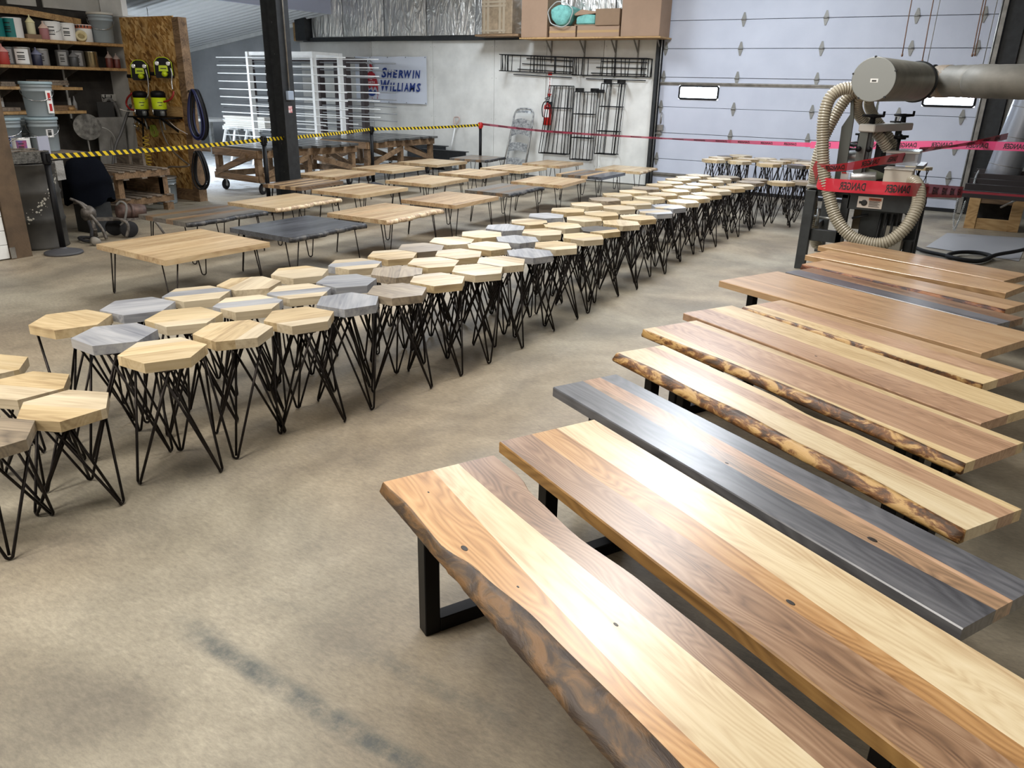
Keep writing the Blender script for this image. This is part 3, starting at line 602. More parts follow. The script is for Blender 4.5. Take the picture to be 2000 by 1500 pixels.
STOOLS = [
('A',0,-3.089,1.271,0.457,'g'),('A',1,-3.118,1.610,0.457,'c'),('A',2,-3.014,2.032,0.605,'t'),('A',3,-2.992,2.408,0.605,'c'),('A',4,-2.912,2.771,0.605,'t'),('A',5,-2.915,3.147,0.605,'b'),('A',6,-2.836,3.488,0.605,'g'),('A',7,-2.809,3.859,0.605,'t'),('A',8,-2.756,4.239,0.605,'t'),('A',9,-2.764,4.553,0.605,'c'),('A',10,-2.741,4.923,0.605,'b'),('A',11,-2.723,5.303,0.605,'t'),('A',12,-2.716,5.774,0.605,'t'),('A',13,-2.748,6.178,0.605,'d'),('A',14,-2.741,6.625,0.605,'c'),('A',15,-2.742,7.037,0.605,'t'),('A',16,-2.738,7.494,0.605,'m'),('A',17,-2.756,7.932,0.605,'m'),('A',18,-2.767,8.421,0.605,'c'),('A',19,-2.778,8.847,0.605,'c'),('A',20,-2.755,9.218,0.605,'c'),('A',21,-2.772,9.708,0.605,'c'),('A',22,-2.710,10.101,0.605,'t'),('A',23,-2.688,10.479,0.605,'c'),('A',24,-2.675,10.951,0.605,'g'),('R',25,-2.708,11.330,0.605,'g'),('R',26,-2.332,11.257,0.605,'t'),('R',27,-2.079,11.564,0.605,'g'),
('B',0,-3.478,1.647,0.457,'t'),('B',1,-3.400,2.054,0.605,'b'),('B',2,-3.384,2.428,0.605,'t'),('B',3,-3.320,2.792,0.605,'m'),('B',4,-3.291,3.147,0.605,'m'),('B',5,-3.241,3.496,0.605,'b'),('B',6,-3.148,3.877,0.605,'g'),('B',7,-3.123,4.245,0.605,'t'),('B',8,-3.151,4.592,0.605,'t'),('B',9,-3.129,4.969,0.605,'c'),('B',10,-3.095,5.340,0.605,'b'),('B',11,-3.091,5.753,0.605,'c'),('B',12,-3.109,6.160,0.605,'t'),('B',13,-3.115,6.623,0.605,'c'),('B',14,-3.120,7.016,0.605,'t'),('B',15,-3.146,7.519,0.605,'c'),('B',16,-3.138,7.959,0.605,'t'),('B',17,-3.177,8.455,0.605,'c'),('B',18,-3.170,8.864,0.605,'c'),('B',19,-3.167,9.302,0.605,'c'),('B',20,-3.174,9.765,0.605,'c'),('B',21,-3.139,10.155,0.605,'c'),('B',22,-3.126,10.627,0.605,'c'),('B',23,-3.138,11.027,0.605,'c'),('B',24,-3.125,11.386,0.605,'g'),
('C',0,-3.877,1.676,0.457,'t'),('C',1,-3.791,2.075,0.605,'c'),('C',2,-3.752,2.422,0.605,'b'),('C',3,-3.716,2.770,0.605,'m'),('C',4,-3.667,3.107,0.605,'c'),('C',5,-3.640,3.499,0.605,'c'),('C',6,-3.520,3.891,0.605,'m'),('C',7,-3.510,4.278,0.605,'t'),('C',8,-3.504,4.610,0.605,'g'),('C',9,-3.473,4.969,0.605,'c'),('C',10,-3.445,5.357,0.605,'t'),('C',11,-3.456,5.754,0.605,'b'),('C',12,-3.437,6.145,0.605,'t'),('C',13,-3.485,6.559,0.605,'b'),('C',14,-3.486,7.016,0.605,'c'),('C',15,-3.509,7.504,0.605,'c'),('C',16,-3.525,7.999,0.605,'g'),('C',17,-3.572,8.463,0.605,'t'),('C',18,-3.536,8.857,0.605,'c'),('C',19,-3.552,9.297,0.605,'g'),('C',20,-3.528,9.738,0.605,'c'),('C',21,-3.525,10.114,0.605,'c'),('C',22,-3.566,10.557,0.605,'c'),('C',23,-3.541,10.919,0.605,'c'),('C',24,-3.521,11.295,0.605,'c'),
('G',0,-3.607,12.268,.762,'c'),('G',1,-3.643,12.744,.762,'c'),('G',2,-3.606,13.051,.762,'d'),('G',3,-3.501,13.439,.762,'t'),('G',4,-3.219,12.786,.762,'c'),('G',5,-3.210,12.303,.762,'t'),('G',6,-3.018,13.117,.762,'c'),('G',7,-2.742,12.189,.762,'c'),('G',8,-2.726,12.785,.762,'c'),('G',9,-2.630,13.252,.762,'g'),('G',10,-2.315,12.277,.762,'d'),('G',11,-2.327,12.709,.762,'c'),('G',12,-2.352,13.157,.762,'g'),('G',13,-0.808,13.412,.762,'t'),]

ROW = {'A': ('the bench-side row', 'stools in the three long rows'), 'B': ('the middle long row', 'stools in the three long rows'), 'C': ('the table-side row', 'stools in the three long rows'),
       'R': ('the short row running right at the far end', 'stools in the three long rows'), 'G': ('the taller block by the garage door', 'tall stools by the garage door')}
rs = random.Random(3)
for row, i, x, y, z, m_ in STOOLS:
    rz = rs.uniform(-.14, .14) + (PI / 3) * rs.choice((0, 1, 2))
    if row == 'A' and i == 1: rz = math.radians(24)
    if row in 'AB' and i == 0: rz = math.radians(22)
    if row == 'C' and i == 0: rz = math.radians(20)
    if m_ in 'mdt' and row in 'ABC' and i > 1: rz = rs.uniform(-.1, .1) + PI / 3
    k = i - 25 if row == 'R' else i
    if row == 'R': k = i - 25
    if z < .5:
        lab = {'A0': 'low bluish grey hexagonal stool cut off by the left picture edge', 'A1': 'low cream hexagonal stool, nearest whole one at the left edge', 'B0': 'low tan hexagonal stool just behind the nearest low cream stool', 'C0': 'low tan hexagonal stool at left edge, third behind the low grey one'}[row + str(i)]
    elif row == 'G': lab = 'tall %s hexagonal stool, %s from the left in %s' % (CW[m_], ORD[k], ROW[row][0]) if i < 13 else 'tall tan stool seen behind the right side of the machine'
    elif row == 'R': lab = '%s hexagonal stool, %s from the left in %s' % (CW[m_], ORD[k], ROW[row][0])
    else: lab = '%s hexagonal stool, %s tall one from the front in %s' % (CW[m_], ORD[i - (2 if row == 'A' else 1)], ROW[row][0])
    lab = ' '.join(lab.split()[:16])
    t = thing('stool', lab, 'stool', (x, y, 0), rz, group='low stools at the left edge' if z < .5 else ROW[row][1])
    ms = rs.choice(SEATS); pal = PAL[m_]; pal = pal[::-1] if rs.random() < .5 else pal
    if m_ == 'm' and i > 14: pal = ('s_blue', 's_cream', 's_blue')
    for j in range(3):
        mk = pal[j]
        if m_ == 'c' and rs.random() < .16: mk = 's_tan'
        obj_from(ms[j], 'seat_board', t, (0, 0, z), 0, K[mk])
    a0 = rs.uniform(0, 2 * PI / 3)
    if row == 'A' and i == 1: a0 = math.radians(-100) - rz
    if row == 'A' and i == 2: a0 = math.radians(-97) - rz
    for j in range(3): obj_from(LEG[z], 'leg', t, (0, 0, 0), a0 + j * 2 * PI / 3)

# ================================================================== COFFEE TABLES
def rod2(h, rod=.0058):
    # hairpin leg for the corner (+x, +y), v plane across the diagonal
    p = MB(); d = Vector((1, 1, 0)).normalized(); e = Vector((-1, 1, 0)).normalized(); path = [e * -.06 + Vector((0, 0, h))]
    for k in range(9):
        a = PI * k / 8; path.append(d * .045 + e * (-.02 * math.cos(a)) + Vector((0, 0, rod + .02 * (1 - math.sin(a)) + .001)))
    path.append(e * .06 + Vector((0, 0, h))); p.tube(path, rod, 6)
    vs = [d * a + e * b_ + Vector((0, 0, h + c_)) for c_ in (-.001, .003) for a, b_ in ((-.04, -.07), (.02, -.07), (.02, .07), (-.04, .07))]
    p.add(vs, [(3, 2, 1, 0), (4, 5, 6, 7), (0, 1, 5, 4), (1, 2, 6, 5), (2, 3, 7, 6), (3, 0, 4, 7)])
    o = p.build('leg', K['rod'], None); m_ = o.data.copy(); m_.transform(Matrix.Translation(o.location)); bpy.data.objects.remove(o); return m_
ZT = .43; TLEG = rod2(ZT - .046)
def coffee_table(label, x, y, sx, sy, deg, mats, live=None):
    t = thing('coffee_table', label, 'coffee table', (x, y, 0), math.radians(deg), group='square coffee tables in three columns')
    n = 7; ws = [rs.uniform(.85, 1.15) for _ in range(n)]; tot = sum(ws); a = -sx / 2
    for j in range(n):
        b = a + sx * ws[j] / tot; mk = mats[j % len(mats)] if len(mats) < 7 else mats[j]
        if live and j == n - 1:
            p = MB(); N_ = 22; vs = []
            for k in range(N_ + 1):
                yy = -sy / 2 + sy * k / N_; dx = .012 * math.sin(k * .9 + x) + .008 * math.sin(k * 2.3 + y) + .02 * math.sin(k * .28)
                vs += [(a, yy, ZT), (b - .03 + dx, yy, ZT), (b - .03 + dx, yy, ZT - .045), (a, yy, ZT - .045)]
            fs = [(k * 4 + q, k * 4 + (q + 1) % 4, (k + 1) * 4 + (q + 1) % 4, (k + 1) * 4 + q) for k in range(N_) for q in range(4)] + [(0, 1, 2, 3), tuple(N_ * 4 + q for q in range(4))]
            p.add(vs, fs); p.build('board', K[mk], t, local=True)
            p = MB(); vs = []
            for k in range(N_ + 1):
                yy = -sy / 2 + sy * k / N_; dx = .012 * math.sin(k * .9 + x) + .008 * math.sin(k * 2.3 + y) + .02 * math.sin(k * .28); q = b - .03 + dx
                vs += [(q, yy, ZT + .0003), (q + .014, yy, ZT - .007), (q + .024, yy, ZT - .022), (q + .02, yy, ZT - .045), (q, yy, ZT - .045)]
            fs = [(k * 5 + q, k * 5 + (q + 1) % 5, (k + 1) * 5 + (q + 1) % 5, (k + 1) * 5 + q) for k in range(N_) for q in range(5)] + [tuple(range(5)), tuple(N_ * 5 + q for q in range(5))]
            p.smooth = True; p.add(vs, fs); p.build('live_edge', K[live], t, local=True)
        else:
            p = MB(); p.box((a, -sy / 2, ZT - .045), (b, sy / 2, ZT)); p.build('board', K[mk], t, local=True)
        a = b
    for q in range(4):
        sxn, syn = ((1, 1), (-1, 1), (-1, -1), (1, -1))[q]
        obj_from(TLEG, 'leg', t, (sxn * (sx / 2 - .09), syn * (sy / 2 - .09), 0), q * PI / 2)
    return t
M_, T_, B_, G_, C_ = 't_maple', 't_tan', 't_brown', 't_grey', 't_blue'
coffee_table('largest and nearest coffee table, thick cream and tan butcher block top', -5.77, 4.24, 1.0, 1.0, -4, [M_])
coffee_table('charcoal stained coffee table with a live edge, behind the nearest table', -5.63, 5.46, .84, 1.0, -2, [C_], 'bark_dark')
coffee_table('light coffee table with a pale live edge corner, beside the front stools', -5.57, 6.71, .84, .99, 0, [M_, M_, T_], 'bark_pale')
coffee_table('dark brown coffee table beside the pump, first at the left', -6.97, 5.42, .82, 1.0, -2, [G_, B_, G_], 'bark_dark')
coffee_table('pale pinkish coffee table with a live edge, left of the charcoal one', -7.02, 6.62, .80, 1.05, 0, [M_], 'bark_pale')
coffee_table('light coffee table with square edges, third in the middle column', -7.08, 8.01, .82, 1.0, 1, [M_, T_])
coffee_table('small brown coffee table right in front of the steel column', -8.12, 8.01, .66, .92, 6, [B_, 't_tan'])
coffee_table('tan coffee table just right of the steel column', -8.66, 9.22, .80, 1.0, 4, [T_, M_])
coffee_table('light coffee table in front of the second barrier post from the column', -8.6, 10.46, .84, .9, 1, [M_, T_])
coffee_table('light coffee table in the left column, before the dark far one', -8.68, 11.83, .86, .96, 0, [M_])
coffee_table('light thick coffee table, fourth in the middle column', -7.06, 9.48, .81, 1.0, 2, [M_, T_, M_])
coffee_table('plain tan coffee table, fourth in the column nearest the stools', -5.64, 8.05, .80, 1.0, 1, [T_])
coffee_table('orange tan coffee table, fifth in the middle column', -7.10, 10.81, .80, .9, 1, [T_, 't_tan', M_])
coffee_table('grey coffee table with a live edge, fifth in the stool-side column', -5.61, 9.33, .70, 1.0, 1, [G_, G_, B_], 'bark_dark')
coffee_table('tan coffee table, sixth in the stool-side column', -5.62, 10.63, .82, 1.0, 5, [T_, M_])
coffee_table('light coffee table, sixth in the middle column before the step chair', -7.02, 11.94, .81, .92, -1, [M_, T_])
coffee_table('striped coffee table with a black front board, near the far wall', -5.57, 12.02, .82, .97, 0, [T_, G_, B_, G_, T_, C_, C_])
coffee_table('far light coffee table below the fire extinguisher and wire frames', -6.92, 13.22, .78, .98, 0, [T_, M_])
coffee_table('farthest pale coffee table with a live edge, beside the garage door', -5.45, 13.25, .84, .9, 2, [M_], 'bark_pale')
coffee_table('far dark grey coffee table around the last black barrier post', -8.55, 13.16, .80, .92, 6, [G_, B_], 'bark_dark')

# ================================================================== SHELVES AND PAINT CORNER
shelf_unit = thing('paint_shelf', 'four board wall shelf on white brackets over the dark left wall', 'shelf', (-11.75, 5.5, 1.2))
for z, y1, d in ((2.215, 7.88, .02), (1.875, 7.88, .0), (1.60, 7.10, 0), (1.28, 7.10, 0)):
    p = MB(); p.box((-11.97, 4.6, z - .04), (-11.5, y1, z)); p.build('shelf_board', K['pine'], shelf_unit, bevel=.003)
p = MB(); p.box((-11.98, 4.6, 2.53), (-11.9, 6.62, 2.62)); p.build('rail', K['pine'], shelf_unit)
p = MB(); p.beam((-11.94, 6.6, 2.58), (-11.94, 7.5, 2.50), .06, .08); p.build('rail', K['pine'], shelf_unit)
for y in (6.18, 7.15):
    p = MB(); p.box((-11.995, y - .02, 1.15), (-11.97, y + .02, 2.5)); p.build('slotted_upright', K['white_paint'], shelf_unit)
    for z in (2.175, 1.835, 1.56, 1.24):
        if True:
            p = MB(); p.prism([(0, 0), (.36, 0), (.3, -.02), (0, -.12)], (-11.975, y - .006, z), (1, 0, 0), (0, 0, 1), (0, .012, 0)); p.build('bracket', K['dull_galv'], shelf_unit)
def can(kind, x, y, z, r, h, body, label, cat='paint can', group='paint tins and bottles on the shelves', lid=None, paper=None, rz=None):
    t = thing(kind, label, cat, (x, y, z), 0, group)
    p = MB()
    if kind == 'bucket': p.lathe([(r * .86, 0), (r * .9, h * .04), (r * .98, h * .72), (r * 1.04, h * .725), (r * 1.0, h * .76), (r * 1.0, h * .84), (r * 1.05, h * .845), (r * 1.02, h * .88), (r * 1.02, h * .93)], (x, y, z), 28)
    else: p.lathe([(r * .98, 0), (r, .006), (r, h - .012), (r * 1.02, h - .008), (r * 1.02, h)], (x, y, z), 24)
    p.build('body', body, t)
    p = MB()
    if kind == 'bucket': p.lathe([(r * 1.08, h * .92), (r * 1.1, h * .93), (r * 1.1, h * .985), (r * 1.06, h), (r * .98, h * .985), (0, h * .985)], (x, y, z), 28)
    else: p.lathe([(r * .92, h - .002), (r * .92, h + .004), (r * .8, h + .001), (0, h + .001)], (x, y, z), 24)
    p.build('lid', lid or body, t)
    a0 = math.atan2(-y, -x)
    if paper is not None:
        p = MB(); n = 10; vs = []
        w0 = paper[1] if len(paper) > 1 else 1.2; off = paper[2] if len(paper) > 2 else 0; lo, hi = (paper[3], paper[4]) if len(paper) > 4 else (.08, .9)
        for k in range(n + 1):
            a = a0 + off - w0 / 2 + w0 * k / n
            rr = r * 1.012
            for q in (lo, hi):
                taper = (1 if kind != 'bucket' else .88 + .1 * q / .72 if q < .72 else .98); vs.append((x + rr * taper * math.cos(a), y + rr * taper * math.sin(a), z + h * q))
        p.smooth = True; p.add(vs, [(2 * k, 2 * k + 2, 2 * k + 3, 2 * k + 1) for k in range(n)]); lb = p.build('paper_label', paper[0], t)
        p = MB(); rr = r * 1.018
        for q in (.25, .4, .5, .72):
            vs = []
            for k in range(5):
                a = a0 + off - w0 * .3 + w0 * .5 * k / 4; q2 = lo + (hi - lo) * q
                for dz in (0, .012 * h / .2): taper = (1 if kind != 'bucket' else .88 + .1 * q2 / .72); vs.append((x + rr * taper * math.cos(a), y + rr * taper * math.sin(a), z + h * q2 + dz))
            p.add(vs, [(2 * k, 2 * k + 2, 2 * k + 3, 2 * k + 1) for k in range(4)])
        p.build('print', K['ink'], lb)
    return t, a0
def bail(t, x, y, z, r, h, a0, drop=.5, m='chrome'):
    # wire handle hanging in front
    c_, s_ = math.cos(a0), math.sin(a0); L_ = Vector((-s_, c_, 0)); F = Vector((c_, s_, 0)); C0 = Vector((x, y, z + h * .78)); pts = []
    for k in range(13):
        a = PI * k / 12; q = L_ * (-math.cos(a) * r * 1.08) + (F * r * 1.1 + Vector((0, 0, -h * drop))) * math.sin(a) ** .8 * (1 if k not in (0, 12) else 0); pts.append(C0 + q)
    p = MB(); p.tube(pts, .004, 6); p.build('wire_handle', K[m], t)
def bottle(x, y, z, r, h, body, cap, label):
    t = thing('squeeze_bottle', label, 'bottle', (x, y, z), 0, 'paint tins and bottles on the shelves')
    p = MB(); p.lathe([(r * .95, 0), (r, .01), (r, h * .58), (r * .97, h * .6)], (x, y, z), 18); p.build('body', body, t)
    p = MB(); p.lathe([(r * 1.08, h * .6), (r * 1.08, h * .63), (r * .3, h * .85), (r * .15, h * .87), (r * .13, h), (.001, h)], (x, y, z), 18); p.build('cone_cap', cap, t)
wt = K['paper']; grey_b = mat('grey_bucket_plastic', rgb('8d979c'), .45); blue_lid = mat('pale_blue_lid', rgb('8fa3ab'), .4)
teal = mat('teal_print', rgb('0e7472'), .5); orange = mat('orange_tin', rgb('a8522c'), .45); tin = mat('tin', (.45, .44, .42), .35, .7)
SZ1, SZ2 = 2.215, 1.875
can('paint_can', -11.7, 6.15, SZ1, .10, .235, teal, 'teal paint tin cut off by the left picture edge', lid=tin)
can('paint_can', -11.7, 6.38, SZ1, .115, .25, wt, 'paint tin with teal front half and white side', paper=(teal, 1.5, -.55, .03, .97))
p = MB(); p.box((-11.8, 6.5, SZ1), (-11.6, 6.72, SZ1 + .06)); o = p.build('cardboard_carton', K['cardboard_dark']); tag(o, 'flat brown carton under the cream bottle on the top shelf', 'box')
bottle(-11.68, 6.61, SZ1 + .06, .055, .25, mat('cream_plastic', rgb('c9c4a0'), .5), mat('cream_cap', rgb('e5dfb0'), .5), 'cream squeeze bottle with cone top on the flat carton')
bottle(-11.62, 6.75, SZ1, .06, .24, mat('dusty_rose_plastic', rgb('a06a6c'), .5), mat('pinkish_cap', rgb('dcc0b0'), .5), 'dusty rose squeeze bottle beside the white pail')
t, a0 = can('paint_can', -11.68, 6.90, SZ1, .115, .24, wt, 'white pail with wire handle, left one of the white pair', paper=(wt, 1.4)); bail(t, -11.68, 6.90, SZ1, .115, .24, a0, .35)
can('paint_can', -11.68, 7.12, SZ1, .105, .235, wt, 'white printed paint tin, right one of the white pair', paper=(wt, 1.5))
can('paint_can', -11.72, 7.39, SZ1, .115, .235, wt, 'white paint tin with an orange top band', lid=orange, paper=(orange, 3.2, 0, .78, .98))
p = MB(); p.lathe([(.05, -.03), (.075, -.03), (.075, .03), (.05, .03), (.05, -.03)], (-11.6, 7.27, SZ1 + .076), 20, (.8, -.4, .35)); o = p.build('tape_roll', mat('cream_tape', rgb('cdbf95'), .6)); tag(o, 'round cream tape roll leaning on the orange banded tin', 'tape roll')
t, a0 = can('bucket', -11.68, 7.66, SZ1, .165, .42, grey_b, 'big grey lidded bucket at the right end of the top shelf', 'bucket', lid=mat('cream_grey_lid', rgb('b9b5ab'), .5)); bail(t, -11.68, 7.66, SZ1, .165, .42, a0, .35)
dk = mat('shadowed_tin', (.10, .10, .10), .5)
bottle(-11.62, 6.13, SZ2, .07, .26, mat('red_dye_plastic', rgb('a8342a'), .5), mat('pink_cap', rgb('d79a92'), .5), 'red squeeze bottle at the left end of the second shelf')
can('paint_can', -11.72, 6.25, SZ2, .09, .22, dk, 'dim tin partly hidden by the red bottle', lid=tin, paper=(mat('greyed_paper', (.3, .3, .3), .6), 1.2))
can('paint_can', -11.62, 6.39, SZ2, .105, .225, tin, 'tin with a bright white label on the second shelf', paper=(wt, 1.7, -.1))
bottle(-11.62, 6.58, SZ2, .065, .235, mat('navy_plastic', (.02, .022, .05), .4), mat('grey_blue_cap', rgb('777b93'), .5), 'navy squeeze bottle between two tins')
can('paint_can', -11.72, 6.70, SZ2, .10, .22, tin, 'grey labelled tin right of the navy bottle', paper=(mat('grey_paper', (.24, .235, .23), .6), 1.8))
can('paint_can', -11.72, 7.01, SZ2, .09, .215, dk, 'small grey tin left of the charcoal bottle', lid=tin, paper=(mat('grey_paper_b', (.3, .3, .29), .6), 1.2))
bottle(-11.6, 7.10, SZ2, .06, .22, mat('charcoal_plastic', (.05, .052, .055), .4), mat('charcoal_cap', (.16, .16, .16), .5), 'charcoal squeeze bottle in the middle of the second shelf')
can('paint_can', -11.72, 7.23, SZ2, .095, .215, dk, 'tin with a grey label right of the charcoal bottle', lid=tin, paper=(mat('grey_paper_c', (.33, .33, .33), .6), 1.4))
can('paint_can', -11.7, 7.43, SZ2, .09, .215, mat('brassy_tin', (.45, .38, .24), .25, .9), 'bare shiny brassy tin on the second shelf', lid=tin)
br = mat('red_brown_plastic', rgb('5e2a22'), .45); cc_ = mat('dusty_cap', rgb('a08d84'), .5)
bottle(-11.62, 7.66, SZ2, .05, .23, br, cc_, 'left one of two red brown squeeze bottles at the shelf end')
bottle(-11.62, 7.78, SZ2, .05, .21, br, cc_, 'right one of two red brown squeeze bottles at the shelf end')
for (y0, y1, z, h, m_, l_) in ((6.30, 6.85, 1.60, .02, 'pine', 'thin pine board lying on the third shelf'), (6.5, 6.95, 1.62, .07, 'grey_lumber', 'grey boards stacked on the thin pine board'), (6.0, 6.2, 1.60, .06, 'grey_lumber', 'short grey block at left of the third shelf'),
                             (6.55, 7.0, 1.28, .07, 'old_lumber', 'brown board on the lowest shelf behind the stacked bucket'), (5.95, 6.2, 1.28, .05, 'grey_lumber', 'pale offcut on the lowest shelf at left')):
    p = MB(); n = 2 if h > .05 else 1
    for k in range(n): p.cbox((-11.72, (y0 + y1) / 2, z + h * (k + .5) / n), (.3, y1 - y0 - .02 * k, h / n - .002), .03 * k)
    o = p.build('lumber', K[m_], bevel=.002); tag(o, l_, 'board')
p = MB(); p.lathe([(.03, 0), (.03, .1), (.012, .15), (.006, .2), (.001, .2)], (-11.6, 7.0, 1.28), 12); o = p.build('glue_bottle', mat('grey_glue_bottle', (.2, .2, .2), .5)); tag(o, 'small grey glue bottle at the right of the lowest shelf', 'bottle')
p = MB(); p.tube([(-11.55, 6.88, 1.305), (-11.6, 6.98, 1.305)], .025, 12); o = p.build('dowel', K['pine']); tag(o, 'short round dowel lying on the lowest shelf', 'dowel')
# electrical box, hook board, hanging hoses, dish
t = thing('electrical_box', 'grey outlet box with conduit on the dark wall below the shelves', 'electrical box', (-11.950, 7.975, 1.664))
p = MB(); p.cbox((-11.940, 7.971, 1.679), (.08, .1, .16)); p.build('body', mat('dusty_grey_box', (.2, .19, .17), .6), t, bevel=.006)
p = MB(); p.tube([(-11.950, 7.959, 1.769), (-11.950, 7.945, 1.887)], .012, 8); p.build('conduit', K['dull_galv'], t)
p = MB()
for dz in (.03, -.03): p.cbox(Vector((-11.895, 7.941, 1.680)) + Vector((0, 0, dz)), (.01, .03, .03))
p.build('socket', K['plastic_black'], t)
t = thing('hook_board', 'white board with two hooks on the dark wall, hoses hang from it', 'hook board', (-11.970, 7.819, 1.399))
p = MB(); p.cbox((-11.970, 7.827, 1.445), (.03, .30, .1)); p.build('board', K['wall_pale'], t)
for a in ((-11.950, 7.671, 1.453), (-11.950, 7.771, 1.445)):
    a = Vector(a); p = MB(); p.tube(spline([a, a + Vector((.05, 0, -.02)), a + Vector((.07, 0, .0)), a + Vector((.08, 0, .04))], 4), .008, 6); p.build('hook', K['black'], t)
def hose(name, pts, r, m, label, cat='hose', group=None, n=10, k=7, closed=False):
    p = MB(); p.tube(spline(pts, k, closed), r, n, closed); o = p.build(name, m); tag(o, label, cat, group); return o
dusty = mat('dusty_grey_hose', (.16, .155, .145), .7, var=.2, vscale=8)
hose('hose', [(-11.750, 7.579, 0.629), (-11.800, 7.595, 0.917), (-11.850, 7.537, 1.121), (-11.880, 7.579, 1.291), (-11.880, 7.668, 1.410), (-11.880, 7.740, 1.432), (-11.880, 7.823, 1.319), (-11.850, 7.856, 1.075), (-11.800, 7.820, 0.909)], .025, dusty, 'thick dusty grey hose looped over the hooks')
hose('hose', [(-11.42, 7.2, .02), (-11.400, 7.378, 0.706), (-11.400, 7.534, 0.968), (-11.400, 7.658, 1.188), (-11.300, 7.688, 1.360)], .022, mat('grey_black_hose', (.09, .09, .09), .5), 'grey rigid hose rising to the left yellow pump')
t = thing('sheet_board', 'dusty white board leaning below the hose loop', 'board', (-11.8, 7.6, 0)); p = MB(); p.beam((-11.9, 7.6, 1.15), (-11.75, 7.6, .12), .50, .02, (0, 1, 0)); 
p = MB(); p.cbox((-11.8, 7.62, .62), (.02, .46, 1.1), R=Matrix.Rotation(.08, 3, 'Y')); p.build('sheet', mat('dusty_white_sheet', (.26, .255, .24), .8, var=.2), t)
p = MB(); p.cbox((-11.775, 7.58, 1.22), (.02, .27, .34), R=Matrix.Rotation(.02, 3, 'Y')); p.build('dark_panel', mat('dark_panel', (.03, .03, .03), .7), t)
t = thing('reflector_dish', 'round dented silver reflector dish on a pole by the dark wall', 'lamp reflector', (-11.62, 7.22, 0))
a = Vector((-11.600, 7.135, 1.045)); p = MB(); ax = Vector((.75, -.6, -.1)).normalized(); p.lathe([(.19, .0), (.185, -.012), (.12, -.05), (.05, -.07), (0, -.072)], a, 32, ax); p.build('dish', mat('scratched_aluminium', (.36, .36, .35), .3, .9, var=.4, vscale=14, bump=.6, bscale=9), t)
p = MB(); p.lathe([(.028, -.07), (.028, -.03), (.02, -.015), (0, -.015)], a, 14, ax); p.build('socket', K['plastic_black'], t)
p = MB(); p.tube([a + Vector((-.05, 0, -.1)), (a.x - .06, a.y + .03, .02)], .014, 8); p.build('pole', K['dull_galv'], t)
p = MB(); p.lathe([(.12, 0), (.12, .015), (.03, .025), (0, .025)], (a.x - .06, a.y + .03, 0), 16); p.build('base', K['steel_dark'], t)
p = MB(); p.tube(spline([a + ax * -.02, a + Vector((.12, .2, -.02)), a + Vector((.1, .34, -.16)), a + Vector((-.05, .42, -.4))], 6), .007, 6); p.build('cord', mat('pale_cord', (.4, .4, .38), .6), t)

# ---- wooden wall post and white boards at the left edge
p = MB(); p.box((-8.31, 4.06, 0), (-8.27, 4.26, 2.6)); t = thing('timber_post', 'flat brown timber post at the left edge beside the oil drum', 'post', (-8.29, 4.16, 0)); p.build('post', K['post_brown'], t)
p = MB(); p.box((-8.268, 4.05, .01), (-8.262, 4.10, .12)); p.build('steel_strap', K['dull_galv'], t)
t = thing('white_board_panel', 'white painted boards standing left of the timber post', 'panel', (-8.3, 3.8, 0))
for k in range(4): p = MB(); p.box((-8.32, 3.4, .01 + k * .14), (-8.29, 4.05, .145 + k * .14)); p.build('board', K['white_paint'], t, bevel=.003)
p = MB(); p.box((-8.3, 3.95, 1.48), (-8.28, 4.05, 1.75)); o = p.build('wall_notice', K['paper']); o.parent = None; tag(o, 'edge of a pale notice on the post at the left picture edge', 'notice')

